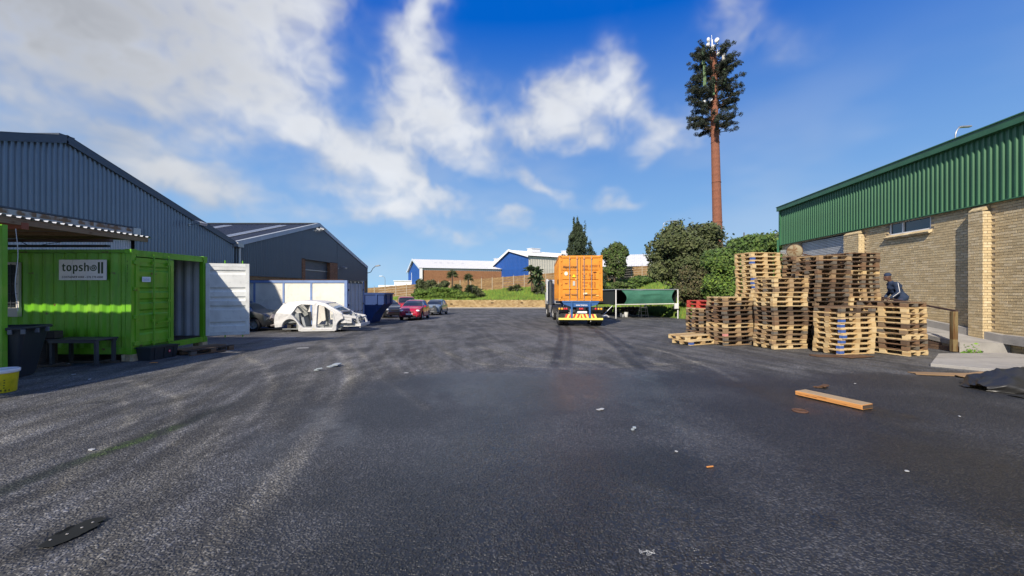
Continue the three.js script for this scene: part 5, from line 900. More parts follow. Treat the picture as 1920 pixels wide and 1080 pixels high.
// ================================================================== truck, trailer and orange container
const TR = { x: 3.84, d: 22.2, turn: -0.066 };
const rig = (name, label, cat) => { const o = thing(name, label, cat, TR.x, G(TR.d), TR.d, TR.turn); o.rotation.order = 'YXZ'; o.rotation.x = -SLOPE; return o; };
mat('orange', 0.8, 0.3, 0.022, 0.5, { map: again(tGrime, 0.6) }); mat('orangeDark', 0.5, 0.14, 0.02, 0.6, worn); mat('trailerBlue', 0.035, 0.13, 0.36, 0.45, worn); mat('lampRed', 0.55, 0.02, 0.03, 0.25); mat('lampAmber', 0.8, 0.4, 0.02, 0.25); mat('reflectYellow', 0.8, 0.7, 0.16, 0.4); mat('mudGrey', 0.12, 0.11, 0.105, 0.9, worn);
{
  const o = rig('orange_container', 'orange twenty foot shipping container on the blue trailer', 'container'), Y = 1.42, W = 2.44, H = 2.56, L = 6.06, w = W / 2;
  for (const s of [-1, 1]) part(o, 'side_wall', ribbed(0.14, L - 0.14, 0.278, 0.072, 0.036, () => Y + 0.16, () => Y + H - 0.1, (u, v, q) => V(s * (w - 0.045 + q), v, -u), 0.068), M.orange);
  const lt = part(o, 'side_lettering', plate(1.5, 0.7), board(512, 256, (c, W2, H2) => { c.clearRect(0, 0, W2, H2); c.fillStyle = '#2a1408'; c.font = 'bold 150px sans-serif'; c.fillText('Hapag', 20, 160); }, { clear: true })); lt.rotation.y = -Math.PI / 2; lt.position.set(-w - 0.003, Y + 1.1, -1.0);
  part(o, 'roof', bx(W - 0.1, 0.04, L - 0.2, 0, Y + H - 0.05, -L / 2), M.orange); part(o, 'floor', bx(W - 0.1, 0.12, L - 0.2, 0, Y + 0.1, -L / 2), M.orangeDark); part(o, 'front_wall', bx(W - 0.2, H - 0.2, 0.05, 0, Y + H / 2, -L + 0.06), M.orange);
  for (const s of [-1, 1]) for (const z of [-0.075, -L + 0.075]) part(o, 'corner_post', cbx(0.13, H - 0.02, 0.15, 0.012, s * (w - 0.066), Y + H / 2, z), M.orange);
  for (const s of [-1, 1]) for (const y of [0.06, H - 0.06]) { const c = part(o, 'corner_casting', cbx(0.17, 0.125, 0.17, 0.012, s * (w - 0.082), Y + y, -0.07), M.orange); part(c, 'casting_hole', bx(0.045, 0.06, 0.006, s * (w - 0.085), Y + y, 0.017), M.black); }
  for (const s of [-1, 1]) { part(o, 'side_rail', merge([bx(0.08, 0.12, L - 0.3, s * (w - 0.04), Y + H - 0.06, -L / 2), bx(0.08, 0.16, L - 0.3, s * (w - 0.04), Y + 0.08, -L / 2)]), M.orange); }
  part(o, 'door_header', bx(W - 0.32, 0.12, 0.1, 0, Y + H - 0.07, -0.06), M.orange); part(o, 'door_sill', bx(W - 0.32, 0.13, 0.12, 0, Y + 0.075, -0.07), M.orange);
  for (const s of [-1, 1]) {
    const x0 = s < 0 ? -w + 0.14 : 0.012, x1 = s < 0 ? -0.012 : w - 0.14, xc = (x0 + x1) / 2, prof = [[0.15, 0], [0.62, 0], [0.645, 1], [0.67, 0], [1.17, 0], [1.195, 1], [1.22, 0], [1.7, 0], [1.725, 1], [1.75, 0], [H - 0.14, 0]], f = [];
    for (let i = 0; i + 1 < prof.length; i++) f.push([V(x0, Y + prof[i][0], -0.06 - 0.05 * prof[i][1]), V(x1, Y + prof[i][0], -0.06 - 0.05 * prof[i][1]), V(x1, Y + prof[i + 1][0], -0.06 - 0.05 * prof[i + 1][1]), V(x0, Y + prof[i + 1][0], -0.06 - 0.05 * prof[i + 1][1])]);
    const dr = part(o, 'door', merge([faces(f), bx(0.08, H - 0.3, 0.035, x0 + 0.04, Y + H / 2, -0.055), bx(0.08, H - 0.3, 0.035, x1 - 0.04, Y + H / 2, -0.055)]), M.orange);
    part(dr, 'door_gasket', bx(0.02, H - 0.28, 0.03, s < 0 ? -0.004 : w - 0.13, Y + H / 2, -0.045), M.black);
    for (const k of [0.44, 0.83]) { const xx = s < 0 ? x0 + (x1 - x0) * k : x1 - (x1 - x0) * k; const r = part(dr, 'locking_rod', rod(V(xx, Y + 0.04, 0.0), V(xx, Y + H - 0.04, 0.0), 0.018), M.galv); part(r, 'rod_bracket', merge([0.1, 0.7, 1.5, H - 0.16].map((y) => bx(0.1, 0.07, 0.04, xx, Y + y, -0.01))), M.orange); part(r, 'lock_handle', bar(V(xx, Y + 0.36, 0.03), V(xx + (s < 0 ? -0.34 : 0.34) * (k > 0.6 ? 1 : 0.8), Y + 0.38, 0.03), 0.02, 0.03), M.steelDark); }
    for (const y of [0.25, 0.95, 1.6, H - 0.3]) part(dr, 'hinge', bx(0.12, 0.09, 0.04, s * (w - 0.12), Y + y, -0.01), M.orange);
    const print = board(512, 1024, (c, W2, H2) => { c.clearRect(0, 0, W2, H2); c.fillStyle = '#3a1806';
      if (s < 0) { c.font = 'bold 84px sans-serif'; c.save(); c.translate(46, 246); c.scale(390 / c.measureText('Hapag-Lloyd').width, 1); c.fillText('Hapag-Lloyd', 0, 0); c.restore(); c.fillStyle = '#e9e6dd'; c.beginPath(); c.ellipse(130, 392, 46, 50, 0, 0, 7); c.fill(); c.strokeStyle = '#777'; c.lineWidth = 6; c.beginPath(); c.ellipse(130, 392, 22, 26, 0, 0, 7); c.stroke(); c.fillStyle = '#f2d420'; c.beginPath(); c.moveTo(342, 392); c.lineTo(398, 488); c.lineTo(286, 488); c.closePath(); c.fill(); c.strokeStyle = '#7a5510'; c.lineWidth = 5; c.stroke(); c.fillStyle = '#b9b8ae'; c.fillRect(312, 590, 64, 120); c.fillStyle = '#f0c050'; c.fillRect(378, 520, 34, 34); c.fillStyle = '#9c4a10'; c.fillRect(94, 640, 76, 18); }
      else { c.fillStyle = '#8a3606'; c.font = 'bold 62px monospace'; c.fillText('HLXU 227777 9', 40, 220); c.fillText('22G1', 40, 300); c.font = 'bold 38px monospace'; ['MAX WT  30480 KG', '        67200 LB', 'TARE     2200 KG', '         4850 LB'].forEach((t, i) => c.fillText(t, 32, 410 + i * 42)); ['PAYLOAD 28280 KG', '        62350 LB', 'CU CAP   33.2 M3', '         1172 FT'].forEach((t, i) => c.fillText(t, 32, 640 + i * 42)); c.fillStyle = '#5c2004'; c.fillRect(330, 345, 90, 22); c.fillStyle = '#f4d9b0'; c.fillRect(60, 890, 110, 54); c.fillStyle = '#f0b860'; c.fillRect(400, 950, 80, 30); } }, { clear: true });
    const pr = part(dr, 'door_lettering', plate(x1 - x0 - 0.02, H - 0.35), print); pr.position.set(xc, Y + H / 2, -0.02);
  }
}
{
  const o = rig('semi_trailer', 'blue skeletal trailer with red and yellow chevron board under the orange container', 'trailer');
  part(o, 'chassis_beam', merge([bx(0.14, 0.42, 9.4, -0.48, 1.16, -4.9), bx(0.14, 0.42, 9.4, 0.48, 1.16, -4.9), bx(0.9, 0.1, 0.2, 0, 1.2, -1), bx(0.9, 0.1, 0.2, 0, 1.2, -3.5), bx(0.9, 0.1, 0.2, 0, 1.2, -6), bx(2.3, 0.14, 0.24, 0, 1.31, -5.7)]), M.trailerBlue);
  part(o, 'rear_bolster', merge([bx(2.05, 0.07, 0.3, 0, 1.375, -0.16), extr([[-1.0, 1.34], [1.0, 1.34], [0.95, 1.24], [0.5, 1.08], [-0.5, 1.08], [-0.95, 1.24]], 0.05, 0.004).translate(0, 0, -0.1)]), M.trailerBlue);
  const ltm = part(o, 'trailer_lettering', plate(0.66, 0.13), board(512, 100, (c, W, H) => { c.clearRect(0, 0, W, H); c.fillStyle = '#eef2f4'; c.font = 'bold 74px sans-serif'; c.save(); c.translate(8, 76); c.scale(496 / c.measureText('DEAN TROFELD').width, 1); c.fillText('DEAN TROFELD', 0, 0); c.restore(); }, { clear: true })); ltm.position.set(0.06, 1.18, -0.03);
  for (const s of [-1, 1]) part(o, 'bumper_hanger', cbx(0.1, 0.86, 0.1, 0.008, s * 0.5, 0.9, 0.03), M.trailerBlue);
  part(o, 'light_board', merge([bx(0.66, 0.15, 0.05, -0.93, 0.98, -0.02), bx(0.66, 0.15, 0.05, 0.93, 0.98, -0.02), bx(0.5, 0.15, 0.05, 0.02, 0.98, -0.02)]), M.black);
  for (const [x, m] of [[-1.18, M.lampAmber], [-1.03, M.lampAmber], [-0.9, M.lampRed], [-0.78, M.lampRed], [0.83, M.lampRed], [0.99, M.lampAmber], [1.14, M.lampAmber], [-0.03, M.lampRed], [0.09, M.lampRed]]) part(o, 'tail_light', lathe([[0, 0.02], [0.045, 0.015], [0.058, 0]], 16).rotateX(Math.PI / 2).translate(x, 0.98, 0.008), m);
  part(o, 'country_oval', extr(new THREE.Shape().absellipse(0.33, 0.98, 0.1, 0.055, 0, 6.2832), 0.01).translate(0, 0, 0.01), M.whiteGloss);
  part(o, 'number_plate', cbx(0.54, 0.12, 0.02, 0.004, 0.08, 0.79, 0.02), M.whiteGloss);
  part(o, 'chevron_board', bx(1.78, 0.22, 0.03, 0, 0.58, 0.01), M.mudGrey);
  for (let k = 0; k < 16; k++) { const x = -0.9 + k * 0.1125, lean = k < 8 ? 0.09 : -0.09, q = part(o, 'chevron_stripe', extr([[x, 0.475], [x + 0.1125, 0.475], [x + 0.1125 + (k === 7 ? 0 : lean), 0.685], [x + (k === 8 ? 0 : lean), 0.685]], 0.006).translate(0, 0, 0.027), k % 2 ? M.reflectYellow : mat('chevRed' + k, 0.62, 0.06, 0.03, 0.45)); }
  part(o, 'bumper', cbx(2.46, 0.11, 0.09, 0.01, 0, 0.415, 0.0), M.reflectYellow);
  part(o, 'mudguard', merge([bx(0.66, 0.03, 1.1, -0.92, 1.05, -0.75), bx(0.66, 0.03, 1.1, 0.92, 1.05, -0.75), bx(0.66, 0.12, 0.03, -0.92, 0.83, -0.2), bx(0.66, 0.12, 0.03, 0.92, 0.83, -0.2)]), M.mudGrey);
  for (const s of [-1, 1]) part(o, 'mud_flap', extr([[s * 0.62, 0.24], [s * 1.24, 0.24], [s * 1.24, 0.58], [s * 1.1, 0.72], [s * 0.62, 0.72]], 0.02).translate(0, 0, -0.16), M.black);
  part(o, 'axle', merge([rod(V(-1.0, 0.5, -0.8), V(1.0, 0.5, -0.8), 0.07), rod(V(-1.0, 0.5, -2.15), V(1.0, 0.5, -2.15), 0.07)]), M.steelDark);
  for (const z of [-0.8, -2.15]) for (const s of [-1, 1]) for (const k of [0.78, 1.1]) wheel(o, s * k, 0.5, z, 0.5, 0.27, 1, M.white, 6).rotation.y = s > 0 ? Math.PI / 2 : -Math.PI / 2;
  for (const s of [-1, 1]) part(o, 'landing_leg', merge([bx(0.12, 0.9, 0.12, s * 0.7, 0.85, -5.6), bx(0.25, 0.03, 0.25, s * 0.7, 0.39, -5.6)]), M.trailerBlue);
}
{
  const o = thing('truck_tractor', 'silver and black truck tractor in front of the orange container', 'truck', TR.x + 0.066 * 6.4 - 0.05, G(TR.d + 6.4), TR.d + 6.4, 0.02); o.rotation.order = 'YXZ'; o.rotation.x = -SLOPE;
  part(o, 'chassis_beam', merge([bx(0.1, 0.25, 6.6, -0.42, 0.88, -2.6), bx(0.1, 0.25, 6.6, 0.42, 0.88, -2.6), bx(0.8, 0.1, 1, 0, 1.06, -0.4)]), M.black);
  const cab = part(o, 'cab', cbx(2.46, 2.0, 2.0, 0.1, 0, 2.1, -4.9), mat('cabSilver', 0.5, 0.52, 0.54, 0.3, { metalness: 0.3 }));
  part(cab, 'rear_window', bx(1.2, 0.5, 0.02, 0, 2.5, -3.89), M.glassDark); part(cab, 'cab_base', bx(2.4, 0.5, 1.9, 0, 0.92, -4.9), M.black); part(cab, 'windscreen', bx(2.2, 0.8, 0.02, 0, 2.4, -5.91), M.glassDark); for (const s of [-1, 1]) part(cab, 'side_window', bx(0.02, 0.7, 0.9, s * 1.235, 2.45, -5.1), M.glassDark);
  part(o, 'side_deflector', merge([cbx(0.08, 1.75, 0.5, 0.03, -1.3, 2.25, -3.65), cbx(0.08, 1.75, 0.5, 0.03, 1.3, 2.25, -3.65)]), M.whiteGloss);
  part(o, 'exhaust_stack', merge([rod(V(-1.02, 1.0, -3.5), V(-1.02, 3.0, -3.5), 0.16, 0.16, 16), rod(V(-1.02, 2.85, -3.5), V(-1.02, 3.05, -3.42), 0.14, 0.12, 16)]), mat('stackGrey', 0.09, 0.095, 0.1, 0.4, { metalness: 0.4 }));
  for (const s of [-1, 1]) { part(o, 'mirror', merge([bx(0.1, 0.5, 0.22, s * 1.48, 2.4, -5.7), bar(V(s * 1.2, 2.6, -5.7), V(s * 1.48, 2.6, -5.7), 0.04)]), M.black); part(o, 'fuel_tank', cbx(0.55, 0.55, 1.3, 0.08, s * 0.95, 0.75, -2.5), M.alloy); part(o, 'rear_fender', loft([0, 1].map((q) => Array.from({ length: 9 }, (_, i) => { const a = i / 8 * Math.PI; return V(s * (0.68 + q * 0.6), 0.5 + Math.sin(a) * 0.58, -0.5 + Math.cos(a) * 0.58); }))), M.black); }
  for (const [z, ks] of [[-0.5, [0.76, 1.08]], [-4.9, [1.06]]]) for (const s of [-1, 1]) for (const k of ks) wheel(o, s * k, 0.5, z, 0.5, 0.28, 1, M.white, 6).rotation.y = s > 0 ? Math.PI / 2 : -Math.PI / 2;
  part(o, 'air_lines', merge([tube([V(-0.3, 1.6, -3.8), V(-0.3, 1.2, -3.2), V(-0.2, 1.3, -2.6)], 0.025), tube([V(0.1, 1.6, -3.8), V(0.1, 1.15, -3.2), V(0.0, 1.3, -2.6)], 0.025)]), M.black);
}
// ================================================================== shade net shelter at the end of the yard
{
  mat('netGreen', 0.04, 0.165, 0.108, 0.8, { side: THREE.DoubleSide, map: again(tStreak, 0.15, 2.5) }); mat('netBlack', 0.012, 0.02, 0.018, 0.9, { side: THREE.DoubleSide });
  const d = 31, o = thing('shade_shelter', 'pipe shelter hung with a green shade net right of the truck', 'shelter', 8.11, G(d), d), xr = 4.83, T = 2.26;
  const gr = (x, dd) => landH(8.11 + x, dd) - G(d);
  for (const [x, dd, nm] of [[0, 31, 'post'], [xr, 31, 'post'], [0, 38, 'post'], [xr - 0.2, 38, 'post'], [-1.0, 36, 'post']]) part(o, nm, rod(V(x, gr(x, dd) - 0.05, d - dd), V(x, T - (dd > 32 ? 0.1 : 0), d - dd), 0.05, 0.05, 12), M.white);
  part(o, 'top_pipe', merge([rod(V(0, T, 0), V(xr, T, 0), 0.035), rod(V(0, T - 0.1, -7), V(xr, T - 0.1, -7), 0.035), rod(V(0, T, 0), V(0, T - 0.1, -7), 0.035), rod(V(xr, T, 0), V(xr - 0.2, T - 0.1, -7), 0.035), rod(V(-1, T - 0.1, -5), V(0.6, T - 0.1, -5), 0.03)]), M.galv);
  part(o, 'lower_pipe', rod(V(0, 1.08, 0.03), V(xr, 1.16, 0.03), 0.032), M.white);
  const rows = []; for (let i = 0; i <= 12; i++) rows.push(Array.from({ length: 25 }, (_, j) => { const u = j / 24, v = i / 12, pin = 0.22 * Math.sin(v * Math.PI) * (u < 0.5 ? Math.pow(1 - u * 2, 3) : -Math.pow(u * 2 - 1, 3)) * 1.2; return V(mix(0.42, 4.55, u) + pin + (u < 0.06 ? v * 0.2 : 0), mix(T - 0.06, 1.14 + 0.08 * u, v), 0.05 + 0.1 * Math.sin(v * Math.PI) + 0.03 * Math.sin(u * 19 + v * 2) * Math.sin(v * 3.1) + (u > 0.35 && u < 0.75 ? 0.08 * Math.exp(-Math.pow((v - 0.28 + 0.3 * (u - 0.5)) / 0.07, 2)) : 0)); }));
  part(o, 'front_net', loft(rows), M.netGreen, 'sagging green shade net');
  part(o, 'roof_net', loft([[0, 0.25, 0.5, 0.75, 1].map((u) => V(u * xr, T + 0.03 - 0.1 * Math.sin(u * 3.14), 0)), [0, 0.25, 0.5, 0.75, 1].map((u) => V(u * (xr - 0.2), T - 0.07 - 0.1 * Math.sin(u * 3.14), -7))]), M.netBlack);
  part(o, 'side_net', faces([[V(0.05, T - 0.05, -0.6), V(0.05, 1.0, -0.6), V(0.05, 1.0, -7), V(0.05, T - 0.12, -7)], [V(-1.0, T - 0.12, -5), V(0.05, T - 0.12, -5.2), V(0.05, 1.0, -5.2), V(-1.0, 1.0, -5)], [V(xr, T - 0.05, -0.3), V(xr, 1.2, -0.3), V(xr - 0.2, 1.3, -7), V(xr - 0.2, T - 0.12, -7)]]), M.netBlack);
  part(o, 'dark_interior_sheet', faces([[V(0, T - 0.1, -6.95), V(xr - 0.2, T - 0.1, -6.95), V(xr - 0.2, 0.9, -6.95), V(0, 0.8, -6.95)]]), M.netBlack);  // black sheet put in for the shaded interior of the shelter
  part(o, 'meter_box', cbx(0.3, 0.42, 0.2, 0.02, xr - 0.16, 0.98, 0.1), M.white);
  part(o, 'sheet_roof', cbx(1.3, 0.05, 2.6, 0.01, -0.5, T - 0.02, -6.2, 0, 0, 0.02), M.paleSheet);
  // stone edging under the dark interior sheet
  const st = thing('stone_edging', 'rough brown stone edging in the shade under the shelter', 'stones', 9.8, G(38.2), 38.2); const R = rngFrom(8), rm = [mat('stoneA', 0.2, 0.15, 0.1, 0.95, worn), mat('stoneB', 0.14, 0.11, 0.08, 0.95, worn)];
  for (let r = 0; r < 3; r++) for (let i = 0; i < 11; i++) { const q = part(st, 'stone', metric(new THREE.DodecahedronGeometry(0.2, 1)), rm[(i + r) % 2]); q.scale.set(1 + R() * 0.4, 0.7 + R() * 0.3, 0.9); q.position.set(-1.4 + i * 0.34 + R() * 0.06 + r * 0.1, 0.14 + r * 0.24, -r * 0.1 + R() * 0.06); q.rotation.y = R() * 3; }
  const w = thing('block_wall', 'low grey block wall beside the truck at the end of the yard', 'wall', 6.4, G(40), 40); for (let r = 0; r < 6; r++) for (let i = 0; i < 6; i++) part(w, 'block', cbx(0.385, 0.185, 0.14, 0.006, (i - 2.5) * 0.395 + (r % 2) * 0.19, 0.095 + r * 0.195, 0), M.concrete);
  // step ladder, buckets, scrap
  const ld = thing('step_ladder', 'aluminium step ladder standing under the shade net', 'ladder', PX(1206, 33), G(33), 33, 0.1);
  for (const s of [-1, 1]) { part(ld, 'front_rail', bar(V(s * 0.3, 0, 0.35), V(s * 0.22, 1.35, 0), 0.05, 0.03), M.galv); part(ld, 'rear_rail', bar(V(s * 0.32 + 0.06, 0, -0.35), V(s * 0.22, 1.35, -0.02), 0.04, 0.03), M.galv); } for (const k of [0.15, 0.38, 0.61, 0.84]) part(ld, 'step', bx(0.56 - k * 0.16, 0.03, 0.09, 0, k * 1.35, 0.35 * (1 - k)), M.galv); part(ld, 'top_cap', bx(0.5, 0.04, 0.16, 0, 1.36, -0.01), M.galv);
  const bucket = (label, px, dd, s, m) => { const q = thing('bucket', label, 'bucket', PX(px, dd), G(dd), dd); part(q, 'pail', lathe([[0, 0], [0.13 * s, 0], [0.16 * s, 0.36 * s], [0.15 * s, 0.36 * s], [0, 0.33 * s]], 20), m); part(q, 'rim', new THREE.TorusGeometry(0.16 * s, 0.012, 6, 20).toNonIndexed().rotateX(Math.PI / 2).translate(0, 0.36 * s, 0), m); };
  bucket('white bucket under the shade net', 1174, 33.5, 1.15, M.white); bucket('grey bucket left of the white one under the shade net', 1164, 33.8, 0.85, M.lugGrey); bucket('small pale tub between the grey and the white bucket', 1168, 33.2, 0.6, M.paleSheet);
  const sc = thing('scrap_panel', 'white car panel lying on the ground beside the truck', 'panel', 7.5, G(33.4), 33.4, 0.3); part(sc, 'panel_skin', loft([0, 1, 2].map((i) => [0, 1, 2, 3].map((j) => V(-0.55 + j * 0.36, 0.03 + 0.1 * (i === 1 ? 1 : 0.2) * (1 + 0.2 * j), -0.35 + i * 0.35)))), M.whiteGloss); part(sc, 'panel_lip', bx(1.1, 0.05, 0.04, 0, 0.03, 0.36), M.whiteGloss);
  const tr = thing('pipe_trestle', 'pale pipe prop leaning at the left post of the shade net', 'prop', 7.2, G(31.8), 31.8); part(tr, 'leaning_pipe', rod(V(-0.1, 0.03, 0), V(0.85, 0.98, -0.05), 0.028), M.white); part(tr, 'foot', bx(0.24, 0.03, 0.1, -0.08, 0.02, 0), M.white);
}

// ================================================================== low block retaining wall at the end of the yard
{
  const d = 64.3, o = thing('retaining_wall', 'low tan retaining wall of rough concrete blocks across the end of the yard', 'wall', 0, G(d), d), R = rngFrom(21), by = [[], [], []];
  const cols = [mat('blockA', 0.46, 0.33, 0.155, 0.92, worn), mat('blockB', 0.53, 0.39, 0.2, 0.92, worn), mat('blockC', 0.38, 0.26, 0.12, 0.92, worn)];
  for (let r = 0; r < 7; r++) for (let x = -28 + (r % 2) * 0.2; x < 10.8; x += 0.4) { if (R() < 0.012) continue; by[Math.floor(R() * 2.99)].push(bx(0.385, 0.185, 0.3, x, 0.095 + r * 0.19, -0.06 * r + (R() - 0.5) * 0.04, (R() - 0.5) * 0.06, (R() - 0.5) * 0.12, 0)); }
  by.forEach((l, i) => { part(o, 'block_courses', merge(l), cols[i]).userData.kind = 'stuff'; });
  part(o, 'earth_core', bx(39, 1.28, 0.25, -8.6, 0.64, -0.4), mat('earth', 0.14, 0.09, 0.05, 0.95, worn));
  part(o, 'kerb', cbx(39, 0.16, 0.16, 0.02, -8.6, 0.06, 0.32), M.concrete);
}
// ================================================================== boundary wall of precast panels
{
  const d = 75, o = thing('boundary_wall', 'long brown precast panel wall with posts on top of the bank', 'wall', 0, 0, d), wm = [mat('panelTanA', 0.335, 0.22, 0.1, 0.9, { map: again(tFarBrick, 0.12) }), mat('panelTanB', 0.37, 0.245, 0.115, 0.9, { map: again(tFarBrick, 0.12) }), mat('panelTanC', 0.31, 0.2, 0.095, 0.9, { map: again(tFarBrick, 0.12) })], pm = mat('postTan', 0.42, 0.35, 0.25, 0.9);
  const H = (x) => 2.5 - 0.1 * sm(5, 26, x);
  for (let k = 0, x = -30; x < 44; x += 2.02, k++) {
    const a = wallBase(x) - 0.3, b = wallBase(x + 2.02) - 0.3, ta = wallBase(x) + H(x), tb = wallBase(x + 2.02) + H(x + 2.02);
    for (let r = 0; r < 6; r++) { const f = (t, lo, hi) => mix(lo, hi, t); const p = [[0.05, f(r / 6 + 0.004, a, ta)], [1.97, f(r / 6 + 0.004, b, tb)], [1.97, f((r + 1) / 6 - 0.004, b, tb)], [0.05, f((r + 1) / 6 - 0.004, a, ta)]]; const g = extr(p, 0.05); g.translate(x, 0, -0.025); part(o, 'panel', g, wm[(k * 2 + r) % 3]); }
    part(o, 'post', bx(0.13, ta - a + 0.12, 0.14, x, (a + ta) / 2 + 0.05, 0), pm); part(o, 'wire_arm', bar(V(x, ta + 0.1, 0), V(x, ta + 0.45, 0.2), 0.03), M.galv);
  }
}
// ================================================================== far sheds with white roofs and blue gables
function shed(name, label, cx, cd, a, long, wide, hE, hP, o2 = {}) {       // nearest corner, turn, along the eave, gable width
  const o = thing(name, label, 'warehouse', cx, 0, cd, a), k = o2.peak ?? 0.5, hL = o2.hL ?? hE;   // local: +x along the eave, -z along the gable
  const rp = [[0, hE], [-wide * k, hP], [-wide, hL]];
  const brick = o2.brick ?? 0;
  part(o, 'eave_wall', ribbed(0, long, 0.5, 0.1, 0.05, () => brick, () => hE, (u, v, w) => V(u, v, w), 0.05), o2.wall || M.farWhite);
  if (brick) part(o, 'brick_wall', bx(long, brick + 3, 0.2, long / 2, (brick - 3) / 2, -0.05), M.farBrickRed);
  part(o, 'gable_wall', ribbed(0, wide, 0.5, 0.1, 0.05, () => 1, (u) => (u < wide * k ? mix(hE, hP, u / (wide * k)) : mix(hP, hL, (u - wide * k) / (wide - wide * k))), (u, v, w) => V(-w, v, -u), 0.05, [wide * k]), M.blueSheet);
  const ov = 0.5;
  for (let i = 0; i < 2; i++) { const [z0, y0] = rp[i], [z1, y1] = rp[i + 1]; part(o, 'roof_slope', ribbed(-ov, long + ov, 0.5, 0.08, 0.05, () => 0, () => 1, (u, v, w) => V(u, mix(y0, y1, v) + 0.1 + w, mix(z0 + (i ? 0 : ov), z1 - (i ? ov : 0), v)), 0.05), M.farWhite); part(o, 'barge_board', bar(V(-ov, y0 + 0.02, z0 + (i ? 0 : ov)), V(-ov, y1 + 0.02, z1 - (i ? ov : 0)), 0.1, 0.5), M.whiteGloss); }
  part(o, 'end_wall', bx(0.2, hE, wide, long - 0.3, hE / 2, -wide / 2), M.farWhite);
  part(o, 'rear_wall', bx(long, hL, 0.2, long / 2, hL / 2, -wide + 0.2), M.farWhite);
  if (o2.post) part(o, 'corner_post', bx(0.6, hE, 0.6, -0.1, hE / 2, 0.1), M.whiteGloss);
  for (const [x, t, l] of o2.vents || []) { const z = -wide * k * t, y = mix(hE, hP, t); part(o, 'roof_vent', merge([bx(l, 0.9, 1.6, x, y + 0.5, z), bx(l + 0.3, 0.1, 1.9, x, y + 1.0, z)]), M.whiteGloss); }
  if (o2.marks) { const f = part(o, 'roof_lettering', plate(9, 1.6), board(512, 96, (c, W, H) => { c.clearRect(0, 0, W, H); c.fillStyle = '#8d949a'; for (const x of [10, 80, 190, 250, 400]) { c.fillRect(x, 30, 34, 14); c.fillRect(x + 10, 54, 28, 12); } }, { clear: true })); const z = -wide * k * 0.55, sl = Math.atan2(hP - hE, wide * k); f.position.set(8.5, mix(hE, hP, 0.55) + 0.24, z); f.rotation.x = -Math.PI / 2 + sl; }
}
shed('far_shed', 'far white roofed brick shed with a blue gable behind the hedge', PX(790, 90), 90, 0.36, 34, 27, 6.0, 8.9, { brick: 5.6, post: true, marks: true, vents: [[24, 0.9, 5]] });
shed('far_shed', 'far white ribbed shed with a wide blue gable left of the truck', PX(991, 88), 88, 0.62, 30, 22, 8.6, 10.4, { peak: 0.32, hL: 3.2, wall: M.farCream, vents: [[6, 0.8, 2.6], [17, 0.8, 2.4]] });
shed('far_shed', 'far low white roofed shed behind the small tree right of the truck', PX(1090, 98), 98, -0.3, 34, 20, 6.6, 10.2, { wall: M.farCream });
{ const o = thing('far_white_building', 'small far white building left of the blue gabled shed', 'building', PX(760, 108), 0, 108); part(o, 'wall', bx(6, 5.3, 6, 0, 0.75, -3), M.whiteGloss); part(o, 'roof', bx(6.4, 0.2, 6.4, 0, 3.5, -3), M.whiteGloss); part(o, 'tower', bx(0.9, 3, 0.9, 2.2, 4.2, 0), M.whiteGloss); part(o, 'annex', bx(5, 4.3, 5, -5, 0.2, -3), M.whiteGloss); }

// ================================================================== plants
const leafM = new THREE.MeshPhysicalMaterial({ vertexColors: true, roughness: 0.9, transmission: 0.2, thickness: 0, side: THREE.DoubleSide }); leafM.color.setRGB(1.15, 1.15, 1.15);
mat('bark', 0.11, 0.08, 0.055, 0.95, { map: again(tStreak, 1, 0.6) });
const darkL = [[0.05, 0.072, 0.02], [0.065, 0.085, 0.024], [0.08, 0.1, 0.03], [0.1, 0.115, 0.042]], midL = [[0.04, 0.085, 0.014], [0.06, 0.12, 0.018], [0.085, 0.15, 0.025], [0.11, 0.17, 0.03]], brightL = [[0.09, 0.17, 0.018], [0.12, 0.2, 0.02], [0.07, 0.14, 0.015], [0.15, 0.22, 0.03]], brownL = [[0.07, 0.075, 0.025], [0.09, 0.085, 0.03], [0.06, 0.08, 0.02], [0.11, 0.09, 0.04]];
function plant(name, label, cat, x, d, lobes, n, size, cols, seed, opt = {}, group) {
  const y = landH(x, d), o = thing(name, label, cat, x, y, d, 0, group);
  const R = rngFrom(seed);
  const tr = [rod(V(0, -0.2, 0), V(0.05, lobes[0][1], 0), opt.trunk ?? 0.16, (opt.trunk ?? 0.16) * 0.6, 9)];
  for (const l of lobes) tr.push(rod(V(0, lobes[0][1] * 0.35, 0), V(l[0] * 0.8, l[1], l[2] * 0.8), (opt.trunk ?? 0.16) * 0.55, 0.03, 7));
  part(o, 'trunk', merge(tr.map((g) => metric(g))), M.bark);
  part(o, 'crown', leaves(lobes, n, size, seed, cols, opt), leafM);
  return o;
}
const big = (n, cx, cy, cz, rx, ry, rz, seed, s0 = 0.5) => { const R = rngFrom(seed), l = [[cx, cy, cz, rx * 0.75, ry * 0.8, rz * 0.75, 1.6]]; for (let i = 0; i < n; i++) { const t = i / n * 6.28 + R(), u = R() * 1.7 - 0.7, s = Math.sqrt(Math.max(0, 1 - u * u * 0.6)); l.push([cx + Math.cos(t) * rx * 0.72 * s, cy + u * ry * 0.72, cz + Math.sin(t) * rz * 0.72 * s, rx * (0.24 + R() * 0.16), ry * (0.2 + R() * 0.16), rz * (0.24 + R() * 0.16), s0]); } return l; };
plant('large_bush', 'tall dark olive bush left of the mast trunk', 'bush', PX(1287, 38), 38, big(22, 0, 3.6, 0, 3.5, 4.0, 3.2, 41), 34000, 0.15, darkL, 141, { floor: 0.1, lump: 0.3 });
plant('large_bush', 'spreading green bush behind the tall pale pallet stack', 'bush', PX(1402, 32), 32, big(22, 0, 2.2, 0, 3.3, 2.55, 2.8, 43), 32000, 0.13, midL, 143, { floor: 0.1, lump: 0.3 });
